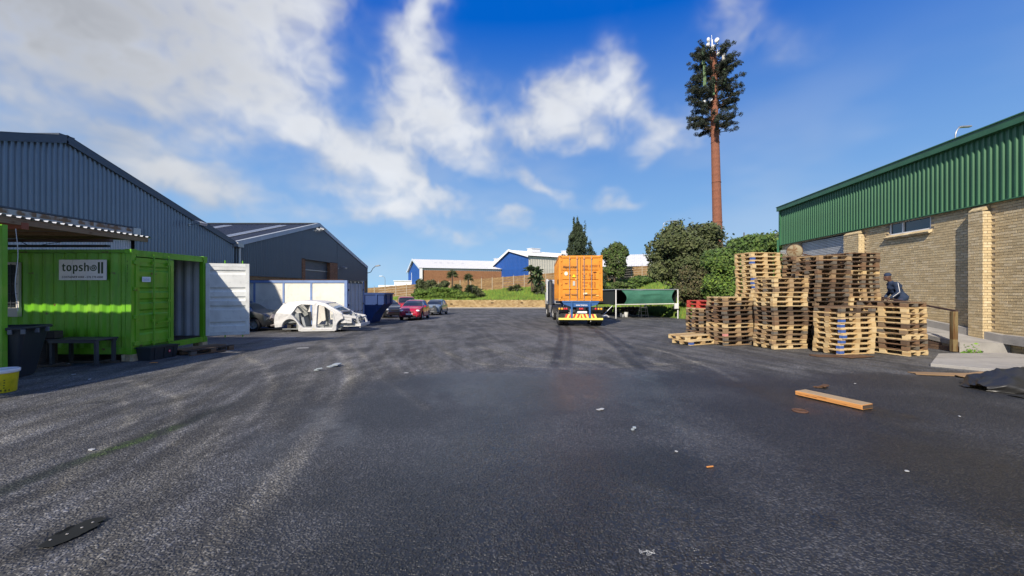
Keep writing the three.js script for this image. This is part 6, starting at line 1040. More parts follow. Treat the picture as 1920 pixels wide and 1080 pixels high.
plant('large_bush', 'reddish olive bush in front of the tall dark bush', 'bush', PX(1308, 32.5), 32.5, big(12, 0, 1.5, 0, 1.6, 2.2, 1.4, 44), 13000, 0.1, brownL, 145, { floor: 0.05 });
plant('large_bush', 'bright green bush between the dark bush and the tall pallet stack', 'bush', PX(1362, 29.8), 29.8, big(12, 0, 1.7, 0, 1.7, 2.1, 1.4, 46), 14000, 0.11, brightL.concat(midL), 147, { floor: 0.05 });
plant('large_bush', 'tall green bush behind the mast trunk foot', 'bush', PX(1425, 43), 43, big(14, 0, 1.9, 0, 3.4, 2.2, 3, 48), 16000, 0.16, midL.concat(darkL), 149, { floor: 0.1 });
plant('broadleaf_tree', 'small round topped tree right of the truck in front of the boundary wall', 'tree', PX(1152, 71), 71, [[0.2, 4.6, 0, 1.9, 1.7, 1.6, 1.5], [-1.2, 5.9, 0, 1.1, 1.0, 1, 1], [1.2, 6.2, 0, 1.2, 1.2, 1, 1], [0.3, 6.9, 0, 1.3, 1.0, 1, 1], [-0.7, 3.0, 0, 1.2, 1.0, 1, 0.8], [0.9, 2.9, 0.2, 0.9, 1.2, 0.9, 0.7]], 9000, 0.2, darkL.concat(midL), 151, { trunk: 0.2 });
{ // conifer
  const x = PX(1086, 70), d = 70, o = thing('conifer_tree', 'tall dark conifer behind the orange container', 'tree', x, landH(x, d), d);
  part(o, 'trunk', rod(V(0, -0.2, 0), V(-0.3, 11.4, 0), 0.3, 0.04), M.bark);
  const R = rngFrom(61), lb = []; for (let i = 0; i < 150; i++) { const t = Math.pow(R(), 0.8), y = 1.0 + t * 10.8, r = (1 - t) * 5.2 + 0.25, a = R() * 6.28, q = r * (0.35 + 0.65 * R()); lb.push([Math.cos(a) * q - 0.3 * t, y, Math.sin(a) * q, 0.35 + 0.35 * (1 - t), 0.5 + 0.25 * R(), 0.35 + 0.35 * (1 - t), 0.5 + (1 - t)]); }
  for (let i = 0; i < 14; i++) { const a = i / 14 * 6.28; lb.push([Math.cos(a) * 2.4, 1.6 + (i % 3) * 1.1, Math.sin(a) * 2.4, 0.9, 1.3, 0.9, 2.2]); } lb.push([-0.1, 4.5, 0, 2.4, 3.4, 2.4, 16], [-0.2, 7.4, 0, 1.3, 2.8, 1.3, 9], [-0.9, 11.9, 0, 0.22, 1.3, 0.22, 0.6], [1.0, 10.9, 0, 0.22, 1.5, 0.22, 0.6], [1.9, 8.2, 0, 0.3, 1.0, 0.3, 0.6], [-0.3, 12.3, 0, 0.2, 0.9, 0.2, 0.5]);
  part(o, 'crown', leaves(lb, 30000, 0.2, 62, [[0.026, 0.045, 0.018], [0.034, 0.055, 0.02], [0.045, 0.07, 0.026]], { up: 0.9, thin: 0.3, lump: 0.4 }), leafM);
}
// hedge at the left end of the bank: a dark back and bright front bushes
[[798, 68.6, 3.2, 2.0, 1.4, darkL, 'dark olive top of the hedge below the blue gable', 71], [826, 68.8, 2.8, 1.8, 1.4, darkL, 'dark hedge bush left of the two spiky palms', 72]].forEach(([px, d, h, rx, rz, c, l, s]) => plant('hedge_bush', l, 'bush', PX(px, d), d, big(9, 0, h * 0.52, 0, rx, h * 0.56, rz, s), 8000, 0.16, c, s, { floor: 0.0 }, 'hedge bushes on the bank'));
[[790, 1.9, 1.7, 'bright green hedge bush behind the red hatchback, first from the left'], [812, 2.2, 1.8, 'bright green hedge bush, second from the left'], [834, 2.1, 1.7, 'bright green hedge bush, third from the left'], [856, 1.8, 1.6, 'bright green hedge bush below the spiky palms'], [876, 1.2, 1.2, 'small bright hedge bush at the right end of the hedge']].forEach(([px, h, rx, l], i) => plant('hedge_bush', l, 'bush', PX(px, 66.4), 66.4, big(8, 0, h * 0.48, 0, rx, h * 0.55, 1.1, 80 + i), 7000, 0.13, brightL, 180 + i, { floor: -0.1 }, 'hedge bushes on the bank'));
// spiky palms, strelitzias and low plants
function spiky(name, label, px, d, trunkH, r, n, cols, seed, w = 0.07, droop = 0.5, heads = [[0, 0]], y0) {
  const x = PX(px, d), o = thing(name, label, 'palm', x, y0 ?? landH(x, d), d, 0, 'spiky plants on the bank'), R = rngFrom(seed), G3 = [], C = [];
  for (const [hx, hh] of heads) {
    const top = V(hx, trunkH + hh, 0); if (trunkH > 0.3) part(o, 'trunk', rod(V(hx * 0.4, -0.1, 0), top, 0.16, 0.12), M.bark);
    const f = [], cs = [];
    for (let i = 0; i < n; i++) { const a = R() * 6.28, e = -0.5 + R() * 1.9, l = r * (0.7 + 0.4 * R()), dir = V(Math.cos(a) * Math.cos(e), Math.sin(e), Math.sin(a) * Math.cos(e)), side = V(-Math.sin(a), 0, Math.cos(a)).multiplyScalar(w * (0.7 + 0.6 * R())); const c = cols[Math.floor(R() * cols.length)];
      const m = top.clone().addScaledVector(dir, l * 0.55), e2 = top.clone().addScaledVector(dir, l).add(V(0, -droop * l * (0.3 + R() * 0.4), 0));
      f.push([top.clone(), m.clone().add(side), e2, m.clone().sub(side)]); for (let k = 0; k < 6; k++) cs.push(...c); }
    const g = faces(f); g.setAttribute('color', new THREE.Float32BufferAttribute(cs, 3)); part(o, 'leaf_head', g, leafM);
  }
}
spiky('spiky_palm', 'left and taller of the two spiky palms in front of the far brick shed', 848, 69.5, 3.8, 1.25, 120, darkL, 91, 0.07, 0.5, [[0, 0]], -0.5 + 0.6);
spiky('spiky_palm', 'right and shorter of the two spiky palms in front of the far brick shed', 878, 69.5, 3.2, 1.15, 110, darkL, 92, 0.07, 0.5, [[0, 0]], 0.15);
spiky('spiky_shrub', 'dark spiky shrub at the foot of the left palm', 857, 68.4, 1.7, 1.3, 110, darkL, 93, 0.05, 0.7);
spiky('spiky_shrub', 'dark spiky shrub at the foot of the right palm', 884, 68.2, 1.5, 1.6, 130, darkL, 94, 0.05, 0.8, [[0, 0], [0.9, -0.5]]);
spiky('low_plant', 'dark leafy clump against the boundary wall left of the banana-like plant', 965, 72, 0.5, 1.2, 60, darkL, 95, 0.16, 0.5, [[-0.6, -0.2], [0.5, 0]]);
spiky('banana_plant', 'tall broad leaved banana-like plant beside the truck cab', 1000, 70.5, 3.4, 1.7, 26, [[0.06, 0.1, 0.03], [0.09, 0.13, 0.05], [0.05, 0.08, 0.03]], 96, 0.3, 0.7, [[-0.5, 0.6], [0.7, 0.2], [0.1, -0.9], [1.2, -1.3]]);
spiky('low_plant', 'dark leafy clump at the foot of the banana-like plant', 1018, 69.5, 0.7, 1.4, 60, darkL, 97, 0.2, 0.6, [[0, 0], [1, -0.3], [-1, -0.4]]);
plant('low_bush', 'low bush on the slope left of the tall dark bush', 'bush', PX(1200, 60), 60, big(8, 0, 0.9, 0, 2.2, 1.2, 1.4, 101), 6000, 0.16, midL, 201, { floor: 0 });
plant('low_bush', 'low bush under the small tree right of the truck', 'bush', PX(1168, 66), 66, big(8, 0, 0.6, 0, 2.6, 0.9, 1.2, 102), 6000, 0.16, midL.concat(darkL), 202, { floor: 0 });
plant('weed_clump', 'bright green weed at the foot of the handrail post', 'weed', PX(1822, 11), 11, [[0, 0.08, 0, 0.2, 0.1, 0.12], [0.18, 0.06, 0, 0.12, 0.08, 0.1], [-0.15, 0.05, 0.03, 0.12, 0.06, 0.1]], 160, 0.035, [[0.16, 0.3, 0.03], [0.1, 0.22, 0.02]], 211, { solid: true, trunk: 0.008, floor: 0.01 });

// ================================================================== cell mast dressed as a pine
{
  const d = 45, x = PX(1348, d), y0 = landH(x, d), o = thing('cell_mast', 'tall brown cell mast disguised as a pine tree', 'mast', x, y0, d), hTop = PY(84, d) - y0, lean = -0.72;
  const barkM = mat('mastBark', 0.34, 0.135, 0.08, 0.85, { map: again(tGrime, 1.1), bumpMap: again(tFine, 1.2), bumpScale: 0.03 }), at = (h) => V(lean * h / hTop, h, 0);
  part(o, 'trunk', metric(rod(V(0, -1, 0), at(hTop - 1), 0.56, 0.36, 20)), barkM);
  for (const h of [6, 10.5, 15, 19.5]) part(o, 'trunk_collar', metric(new THREE.TorusGeometry(0.56 - 0.2 * h / hTop + 0.01, 0.025, 6, 24)).rotateX(Math.PI / 2).translate(at(h).x, h, 0), barkM);
  const R = rngFrom(71), lo = PY(246, d) - y0, tufts = [], arms = [];
  for (let i = 0; i < 240; i++) {
    const t = R(), h = mix(lo, hTop - 0.6, t), gap = h > PY(214, d) - y0 && h < PY(203, d) - y0; if (gap) continue;
    const a = R() * 6.2832, reach = (h < PY(214, d) - y0 ? 2.75 : 2.9 - 0.9 * Math.pow(Math.abs(t - 0.45) * 1.7, 2)) * (0.55 + 0.5 * R());
    const b = at(h - 0.3), e = b.clone().add(V(Math.cos(a) * reach, 0.25 + 0.5 * R(), Math.sin(a) * reach));
    arms.push(rod(b, e, 0.045, 0.02, 5)); const k = 1 + Math.floor(reach * 1.4);
    for (let j = 0; j < k; j++) { const q = b.clone().lerp(e, 1 - j * 0.3 / reach * 1.15); tufts.push([q.x + (R() - 0.5) * 0.3, q.y + 0.12 + (R() - 0.5) * 0.3, q.z + (R() - 0.5) * 0.3, 0.27, 0.24, 0.27, 1]); }
  }
  part(o, 'branches', merge(arms.map((g) => metric(g))), M.bark);
  part(o, 'needle_tufts', leaves(tufts, 44000, 0.12, 72, [[0.02, 0.032, 0.018], [0.03, 0.045, 0.022], [0.014, 0.022, 0.014]], { solid: true, thin: 0.22 }), leafM);
  const ant = mat('antennaGreen', 0.12, 0.2, 0.09, 0.6), antW = mat('antennaPale', 0.6, 0.58, 0.5, 0.5);
  for (const [px, py0, py1, m] of [[1313, 92, 128, ant], [1315, 130, 168, ant], [1350, 108, 132, antW], [1352, 136, 165, ant], [1331, 150, 185, ant]]) { const X = PX(px, d) - x; part(o, 'panel_antenna', cbx(0.32, (py1 - py0) / FOCAL * d, 0.16, 0.03, X, PY((py0 + py1) / 2, d) - y0, 0.75), m); }
  for (const [px, py, r] of [[1322, 84, 0.28], [1337, 84, 0.25], [1321, 93, 0.22], [1330, 98, 0.3], [1315, 198, 0.22], [1325, 193, 0.22], [1340, 110, 0.22]]) { const dsh = part(o, 'dish_antenna', lathe([[0, 0.12], [r * 0.9, 0.1], [r, 0.04], [r, -0.1], [r * 0.7, -0.16], [0, -0.18]], 18).rotateX(Math.PI / 2), M.whiteGloss); dsh.position.set(PX(px, d) - x, PY(py, d) - y0, 0.85); dsh.rotation.y = (px % 7) * 0.3 - 1; }
  part(o, 'antenna_frame', merge([rod(at(hTop - 1), at(hTop + 0.6), 0.05), ...[[-0.5, 0.8], [0.4, 0.3], [-0.25, 1.2]].map(([q, e]) => rod(V(lean + q, hTop - 1.5, 0.3), V(lean + q, hTop + e - 0.3, 0.3), 0.03)), rod(V(lean - 0.9, hTop - 1, 0.5), V(lean + 0.9, hTop - 1, 0.5), 0.04), rod(V(lean - 0.9, hTop - 4.5, 0.6), V(lean + 1, hTop - 4.5, 0.6), 0.04)]), M.galv);
}
// ================================================================== pallets
const woodTone = (name, r, g, b) => mat(name, r, g, b, 0.82, { map: again(tWood, 0.9, 2.2), bumpMap: again(tWood, 0.9, 2.2), bumpScale: 0.002 });
const WN = [woodTone('pineA', 0.62, 0.46, 0.24), woodTone('pineB', 0.46, 0.32, 0.16), woodTone('pineC', 0.66, 0.52, 0.3)], WM = [woodTone('agedA', 0.33, 0.225, 0.13), woodTone('agedB', 0.23, 0.165, 0.105), woodTone('agedC', 0.4, 0.29, 0.17)], WD = [woodTone('darkA', 0.12, 0.078, 0.052), woodTone('darkB', 0.075, 0.053, 0.04), woodTone('darkC', 0.2, 0.12, 0.07)], WG = woodTone('blockGrey', 0.15, 0.135, 0.115), WBL = mat('stampBlue', 0.06, 0.13, 0.4, 0.8, worn), WRD = [woodTone('redA', 0.55, 0.07, 0.05), woodTone('redB', 0.45, 0.06, 0.05), woodTone('redC', 0.5, 0.1, 0.07)], WT = mat('stampTeal', 0.05, 0.42, 0.36, 0.8), WPK = mat('stampPink', 0.6, 0.25, 0.22, 0.8);
const long100 = metric(new THREE.BoxGeometry(1.2, 0.022, 0.1)), long145 = metric(new THREE.BoxGeometry(1.2, 0.022, 0.145)), cross = metric(new THREE.BoxGeometry(0.145, 0.022, 0.8)), blockA = metric(new THREE.BoxGeometry(0.145, 0.078, 0.1)), blockB = metric(new THREE.BoxGeometry(0.145, 0.078, 0.145)), stub = metric(new THREE.BoxGeometry(0.8, 0.022, 0.1));
// builds a pallet in place; tones: list of wood, special: materials for corner blocks
function palletProto(tones, seed, { corner, grey = 0, missing = 0 } = {}) {
  const g = new THREE.Group(), R = rngFrom(seed), tone = () => tones[Math.floor(R() * tones.length)];
  const add = (name, geo, x, y, z, m, ry = 0) => { const q = new THREE.Mesh(geo, m); q.name = name; q.position.set(x, y, z); q.rotation.y = ry; g.add(q); return q; };
  for (const z of [-0.35, 0, 0.35]) add('bottom_board', long100, (R() - 0.5) * 0.01, 0.011, z, tone());
  [-0.5275, 0, 0.5275].forEach((x, i) => [-0.35, 0, 0.35].forEach((z, j) => { const c = corner && i === 0 && j === 2, gm = R() < grey ? WG : tone(); add('block', j === 1 ? blockB : blockA, x + (R() - 0.5) * 0.012, 0.0612, z + (R() - 0.5) * 0.008, c ? corner : gm, (R() - 0.5) * 0.08); }));
  for (const x of [-0.5275, 0, 0.5275]) add('stringer_board', cross, x, 0.1114, 0, tone());
  [[-0.327, 1], [-0.165, 0], [0, 1], [0.165, 0], [0.327, 1]].forEach(([z, w], i) => { if (R() < missing && i !== 0 && i !== 4) return; if (R() < missing * 0.8) { add('deck_board', stub, 0.2, 0.1336, z, tone()); return; } add('deck_board', w ? long145 : long100, (R() - 0.5) * 0.012, 0.1336, z, tone(), (R() - 0.5) * 0.006); });
  return g;
}
const protos = {
  pale: [0, 1, 2].map((k) => palletProto(WN, 300 + k)), blue: [0, 1].map((k) => palletProto(WN, 310 + k, { corner: WBL })), aged: [0, 1, 2].map((k) => palletProto(WM.concat(WN[1]), 320 + k, { grey: 0.25, missing: 0.15 })),
  dark: [0, 1, 2].map((k) => palletProto(WD.concat(WM[1]), 330 + k, { grey: 0.3, missing: 0.15 })), teal: [palletProto(WM.concat(WN), 340, { corner: WT })], pink: [palletProto(WM, 341, { corner: WPK, grey: 0.2 })], red: [palletProto(WRD, 342)],
  mixed: [0, 1].map((k) => palletProto(WN.concat(WM), 350 + k, { grey: 0.2 })),
};
const toneWord = { pale: 'pale new', blue: 'pale blue-stamped', aged: 'weathered', dark: 'dark stained', teal: 'teal-stamped', pink: 'pink-stamped', red: 'red painted', mixed: 'yellow brown' };
const ORD = ['top', 'second', 'third', 'fourth', 'fifth', 'sixth', 'seventh', 'eighth', 'ninth', 'tenth', 'eleventh', 'twelfth', 'thirteenth', 'fourteenth', 'fifteenth', 'sixteenth', 'seventeenth', 'eighteenth', 'nineteenth', 'twentieth', 'twenty-first', 'twenty-second', 'twenty-third'];
const palletRng = rngFrom(400);
let protoUsed = new Set();
function addPallet(kind, label, x, y, d, turn) {
  const list = protos[kind], p = list[Math.floor(palletRng() * list.length)];
  const o = p.clone(); o.name = numbered('wooden_pallet'); o.position.set(x, y, -d); o.rotation.y = turn; o.userData = { label, category: 'pallet', group: 'wooden pallets stacked by the brick building' }; scene.add(o); return o;
}
// front-left corner (x, d), turn, kinds from the bottom; end = the short side looks forward
function stack(where, x, d, turn, kinds, end = false, wob = 0.06) {
  const a = end ? 0.8 : 1.2, b = end ? 1.2 : 0.8, c = Math.cos(turn), s = Math.sin(turn), cx = x + c * a / 2 - s * b / 2, cd = d + s * a / 2 + c * b / 2, n = kinds.length;
  let y = G(d) + 0.004, ox = 0, od = 0;
  kinds.forEach((k, i) => {
    if (i) { ox = clamp(ox + (palletRng() - 0.5) * wob, -0.07, 0.07); od = clamp(od + (palletRng() - 0.5) * wob, -0.07, 0.07); }
    const flip = palletRng() < 0.5 && k !== 'blue' ? Math.PI : 0;
    const nth = n - 1 - i, lb = nth === 0 ? `${toneWord[k]} pallet on top of ${where}` : i === 0 ? `${toneWord[k]} pallet at the bottom of ${where}` : `${toneWord[k]} pallet, ${ORD[nth]} from the top of ${where}`;
    addPallet(k, lb, cx + ox, y, cd + od, turn + (end ? Math.PI / 2 : 0) + flip + (palletRng() - 0.5) * 0.07); y += 0.1452;
  });
}
const seq = (n, f) => Array.from({ length: n }, (_, i) => f(i));
const pick = (list) => list[Math.floor(palletRng() * list.length)];
addPallet('blue', 'lower of the two pale pallets lying left of all the stacks', 5.87 + 0.6 * Math.cos(0.41) - 0.4 * Math.sin(0.41), G(13.05) + 0.004, 13.05 + 0.6 * Math.sin(0.41) + 0.4 * Math.cos(0.41), 0.41);
addPallet('pale', 'upper of the two pale pallets lying left of all the stacks', 5.8 + 0.6 * Math.cos(0.41) - 0.4 * Math.sin(0.41), G(13.05) + 0.149, 13.2 + 0.6 * Math.sin(0.41) + 0.4 * Math.cos(0.41), 0.45);
stack('the leftmost stack under red pallets', 7.2, 15.2, 0.3, ['aged', 'dark', 'dark', 'mixed', 'dark', 'aged', 'dark', 'mixed']);
addPallet('red', 'lower of the two red painted pallets on the leftmost stack', 7.75, G(15.2) + 0.004 + 8 * 0.1452, 15.9, 0.3 + Math.PI / 2); addPallet('red', 'upper of the two red painted pallets on the leftmost stack', 7.77, G(15.2) + 0.004 + 9 * 0.1452, 15.92, 0.32 + Math.PI / 2);
stack('the second stack from the left', 6.98, 13, 0.29, ['aged', 'dark', 'pink', 'aged', 'pale', 'dark', 'dark', 'dark', 'dark', 'aged', 'mixed']);
stack('the tall pale stack', 8.42, 14, 0.21, seq(22, (i) => (i < 11 ? pick(['pale', 'mixed', 'aged']) : pick(['blue', 'pale', 'blue']))));
stack('the yellow stack before the tall pale one', 7.96, 12.1, 0.157, ['pale', 'mixed', 'aged', 'aged', 'pale', 'dark', 'dark', 'dark', 'dark', 'pale', 'pale', 'pale', 'aged', 'mixed', 'mixed']);
stack('the dark stack beside the tall pale one', 9.75, 13.85, 0.17, seq(21, (i) => pick(['dark', 'dark', 'aged'])));
stack('the dark stack mid back row', 9.49, 12.4, 0.175, seq(20, (i) => pick(['dark', 'dark', 'aged', 'dark'])));
stack('the high stack nearest the wall', 10.9, 12.9, 0.14, seq(21, (i) => (i < 11 ? pick(['mixed', 'pale']) : pick(['dark', 'aged', 'dark', 'mixed']))));
stack('the low blue-cornered stack', 9.0, 10.9, 0.21, ['blue', 'blue', 'blue', 'blue', 'blue', 'blue', 'blue', 'teal', 'dark'], false, 0.04);
stack('the rightmost stack by the ramp', 10.57, 10.6, 0.28, ['pale', 'dark', 'dark', 'pale', 'mixed', 'dark', 'pale', 'mixed', 'pale', 'dark'], true, 0.04);
addPallet('dark', 'dark pallet lying on the ground before the open container door', -8.88, G(10.9), 11.45, 1.25).rotation.order = 'YXZ';

// ================================================================== the man on the ramp
const capsule = (p, a, b, ra, rb) => { const pa = p.clone().sub(a), ba = b.clone().sub(a), h = clamp(pa.dot(ba) / ba.lengthSq()); return pa.addScaledVector(ba, -h).length() - mix(ra, rb, h); };
const smin = (a, b, k) => { const h = clamp(0.5 + 0.5 * (b - a) / k); return mix(b, a, h) - k * h * (1 - h); };
const field = (bones, k) => (p) => { let d = 1e9; for (const [a, b, ra, rb] of bones) { const q = capsule(p, a, b, ra, rb); d = d > 1e8 ? q : smin(d, q, k); } return d; };
function sdfMesh(fn, c, half, res) {
  const mc = new MarchingCubes(res, new THREE.MeshStandardMaterial(), false, false, 120000); mc.isolation = 0; const p = V();
  for (let z = 0; z < res; z++) for (let y = 0; y < res; y++) for (let x = 0; x < res; x++) { p.set((x - res / 2) / (res / 2) * half + c.x, (y - res / 2) / (res / 2) * half + c.y, (z - res / 2) / (res / 2) * half + c.z); mc.field[x + y * res + z * res * res] = -fn(p); }
  mc.update(); const n = mc.count, P = new Float32Array(n * 3), N = new Float32Array(n * 3);
  for (let i = 0; i < n; i++) for (let k = 0; k < 3; k++) { P[i * 3 + k] = mc.positionArray[i * 3 + k] * half + c.getComponent(k); N[i * 3 + k] = mc.normalArray[i * 3 + k]; }
  const g = new THREE.BufferGeometry(); g.setAttribute('position', new THREE.BufferAttribute(P, 3)); g.setAttribute('normal', new THREE.BufferAttribute(N, 3)); return metric(g);
}
{
  const d = 14, x = 13.62, o = thing('person', 'person in a navy jacket and cap bending over behind the handrail on the ramp', 'person', x, 0.27, d, Math.PI - 0.35);
  const skin = mat('skin', 0.11, 0.055, 0.035, 0.6), navy = mat('navyCloth', 0.018, 0.036, 0.085, 0.85, { map: again(tGrime, 3) }), denim = mat('workTrousers', 0.03, 0.04, 0.09, 0.9), shoe = M.black;
  // forward = +x
  const hip = V(-0.05, 0.96, 0), chest = V(0.13, 1.3, 0), neck = V(0.23, 1.5, 0), head = V(0.31, 1.66, 0);
  const legs = [], arms = [], torso = [[hip, chest, 0.15, 0.17], [V(0.1, 1.33, -0.12), V(0.1, 1.33, 0.12), 0.13, 0.13], [chest, neck, 0.12, 0.06], [V(-0.07, 0.96, -0.07), V(-0.07, 0.96, 0.07), 0.13, 0.13]];
  const skinArms = [];
  for (const s of [-1, 1]) {
    const hj = V(-0.05, 0.92, s * 0.1), kn = V(0.06, 0.5, s * 0.12), an = V(-0.04, 0.09, s * 0.12), sh = V(0.15, 1.41, s * 0.2), el = V(0.12, 1.12, s * 0.27), wr = V(0.3, 0.94, s * 0.2);
    legs.push([hj, kn, 0.1, 0.065], [kn, an, 0.062, 0.042]); arms.push([V(0.15, 1.4, s * 0.1), sh, 0.09, 0.075], [sh, el, 0.066, 0.05], [el, wr, 0.048, 0.034]); skinArms.push([el, wr, 0.036, 0.026]);
  }
  const feet = []; for (const s of [-1, 1]) feet.push([V(-0.08, 0.045, s * 0.12), V(0.14, 0.035, s * 0.14), 0.045, 0.038]);
  const body = sdfMesh(field([...torso.map(([a, b, r, q]) => [a, b, r - 0.02, q - 0.02]), ...legs.map(([a, b, r, q]) => [a, b, r - 0.012, q - 0.008]), ...skinArms, [neck, V(0.28, 1.6, 0), 0.055, 0.055], ...feet.map(([a, b, r, q]) => [a, b, r - 0.008, q - 0.008])], 0.03), V(0.05, 0.85, 0), 0.95, 88);
  const headG = sdfMesh((p) => { const q = p.clone().sub(head), e = Math.hypot(q.x / 0.098, (q.y - 0.01) / 0.125, q.z / 0.078) - 1; let v = e * 0.085; v = smin(v, capsule(p, V(0.335, 1.585, 0), V(0.37, 1.58, 0), 0.05, 0.038), 0.03); v = smin(v, capsule(p, V(0.395, 1.68, 0), V(0.42, 1.645, 0), 0.013, 0.017), 0.012); v = smin(v, capsule(p, V(0.395, 1.6, -0.02), V(0.395, 1.6, 0.02), 0.016, 0.016), 0.01); for (const s of [-1, 1]) { v = smin(v, capsule(p, V(0.295, 1.69, s * 0.082), V(0.3, 1.64, s * 0.08), 0.014, 0.012), 0.01); v = -smin(-v, Math.hypot(p.x - 0.405, p.y - 1.685, p.z - s * 0.033) - 0.014, 0.01); } return smin(v, capsule(p, neck, V(0.28, 1.6, 0), 0.056, 0.058), 0.03); }, V(0.31, 1.62, 0), 0.19, 72);
  const handBones = (s) => { const w = V(0.3, 0.94, s * 0.2), pal = V(0.345, 0.9, s * 0.19), b = [[w, pal, 0.026, 0.03], [V(0.34, 0.9, s * 0.165), V(0.36, 0.885, s * 0.215), 0.02, 0.02]]; for (let f = 0; f < 4; f++) { const z = s * (0.158 + f * 0.02), l = [0.03, 0.036, 0.034, 0.027][f], a = V(0.37, 0.885, z), m = V(0.37 + l * 0.8, 0.862, z), e = V(0.37 + l * 0.7, 0.862 - l, z); b.push([a, m, 0.0095, 0.009], [m, e, 0.0088, 0.008]); } const t0 = V(0.345, 0.905, s * 0.155), t1 = V(0.372, 0.9, s * 0.125), t2 = V(0.392, 0.878, s * 0.13); b.push([t0, t1, 0.012, 0.0105], [t1, t2, 0.01, 0.009]); return b; };
  const hands = [-1, 1].map((s) => sdfMesh(field(handBones(s), 0.006), V(0.35, 0.89, s * 0.18), 0.11, 64));
  part(o, 'body', merge([body, headG, ...hands]), skin);
  part(o, 'jacket', sdfMesh((p) => { const v = field([...torso, ...arms, [V(-0.08, 0.93, -0.06), V(-0.08, 0.93, 0.06), 0.155, 0.155]], 0.045)(p) - 0.012 + 0.008 * Math.sin(p.y * 38 + p.x * 20) * Math.sin(p.z * 17 + 1); const lo = 0.84 - p.y, hi = p.y - 1.53 + (p.x - 0.2) * 0.3; return Math.max(v, lo, hi); }, V(0.08, 1.2, 0), 0.44, 84), navy);
  part(o, 'trousers', sdfMesh((p) => { const v = field([...legs.map(([a, b, r, q]) => [a, b, r + 0.016, q + 0.022]), [V(-0.06, 0.95, -0.07), V(-0.06, 0.95, 0.07), 0.14, 0.14]], 0.03)(p) + 0.005 * Math.sin(p.y * 45 + p.z * 20); return Math.max(v, 0.1 - p.y, p.y - 1.02); }, V(0, 0.55, 0), 0.52, 80), denim);
  for (let i = 0; i < 2; i++) part(o, 'shoe', sdfMesh((p) => Math.max(field([feet[i]], 0.01)(p) - 0.006, 0.0 - p.y), V(0.03, 0.08, feet[i][0].z), 0.2, 40), shoe);
  for (const s of [-1, 1]) part(o, 'sleeve_stripe', merge([bar(V(0.15, 1.46, s * 0.287), V(0.12, 1.14, s * 0.337), 0.026, 0.012), bar(V(0.12, 1.14, s * 0.337), V(0.27, 0.97, s * 0.262), 0.026, 0.012)]), M.whiteGloss);
  const cap = part(o, 'cap', merge([lathe([[0.1, 0], [0.104, 0.03], [0.092, 0.075], [0.06, 0.105], [0.0, 0.115]], 24), extr(new THREE.Shape().absellipse(0.09, 0, 0.09, 0.075, 0, 6.2832), 0.008).rotateX(-Math.PI / 2).translate(0.02, 0.0, 0)]), navy); cap.position.set(0.3, 1.71, 0); cap.rotation.z = -0.12; cap.scale.z = 0.88;
}

// ================================================================== loose things on the asphalt
{ // plank
  const a = V(4.66, 0, -6.38), b = V(4.95, 0, -5.58), d = 5.98, o = thing('timber_plank', 'thick wet timber plank lying on the dark asphalt', 'plank', 4.81, G(5.56) + 0.012, d, Math.atan2(a.z - b.z, b.x - a.x) * 1); o.rotation.y = Math.atan2(-(b.z - a.z), b.x - a.x); o.rotation.order = 'YXZ'; o.rotation.z = 0.022; o.position.y = G(6.0) + 0.008;
  part(o, 'board', cbx(0.92, 0.062, 0.24, 0.006, 0, 0.034, 0), woodTone('plankWet', 0.62, 0.29, 0.09)); part(o, 'weathered_face', cbx(0.9, 0.006, 0.225, 0.002, 0, 0.067, 0), woodTone('plankGrey', 0.42, 0.31, 0.19)); part(o, 'end_grain', bx(0.004, 0.05, 0.22, 0.4605, 0.034, 0), WD[1]);
}
{ // black sheeting bundle
  const o = thing('plastic_sheet', 'crumpled heap of black plastic sheeting at the right edge', 'sheet', 8.75, G(6.4) - 0.0, 6.85, 0.12), rows = [], R = rngFrom(52);
  for (let i = 0; i <= 44; i++) { const u = i / 44, row = []; for (let j = 0; j <= 34; j++) { const v = j / 34, a = v * Math.PI, prof = Math.pow(Math.sin(Math.PI * clamp(u * 0.93 + 0.03)), 0.55); const fold = 0.09 * (1 - Math.abs(Math.sin(u * 7 + v * 4 + 3 * fbm(u * 3, v * 3, 2)))) - 0.05 + 0.14 * (fbm(u * 6, v * 7, 3) - 0.5) + 0.05 * (1 - Math.abs(Math.sin(v * 9 - u * 11 + 3 * fbm(u * 5 + 2, v * 4, 2)))) + 0.02 * Math.abs(Math.sin(v * 11 + u * 6 + 4 * fbm(u * 4 + 8, v * 2, 2))); const r = prof * (0.36 + fold); row.push(V(-0.85 + u * 1.9, Math.max(0.004, Math.sin(a) * r * 0.95 - 0.01), Math.cos(a) * (prof * 0.5 + fold * 0.8))); } rows.push(row); }
  part(o, 'crumpled_sheet', loft(rows), mat('blackPlastic', 0.022, 0.022, 0.022, 0.42, { side: THREE.DoubleSide }));
  const sk = []; for (let i = 0; i <= 30; i++) { const u = i / 30; sk.push([0, 1, 2].map((k) => V(-0.9 + u * 1.9, 0.012 + 0.02 * fbm(u * 9, k, 2) * (k === 1 ? 1 : 0.3), 0.35 + k * 0.12 + 0.08 * fbm(u * 7, 2, 2)))); } part(o, 'loose_edge', loft(sk), M.blackPlastic);
}
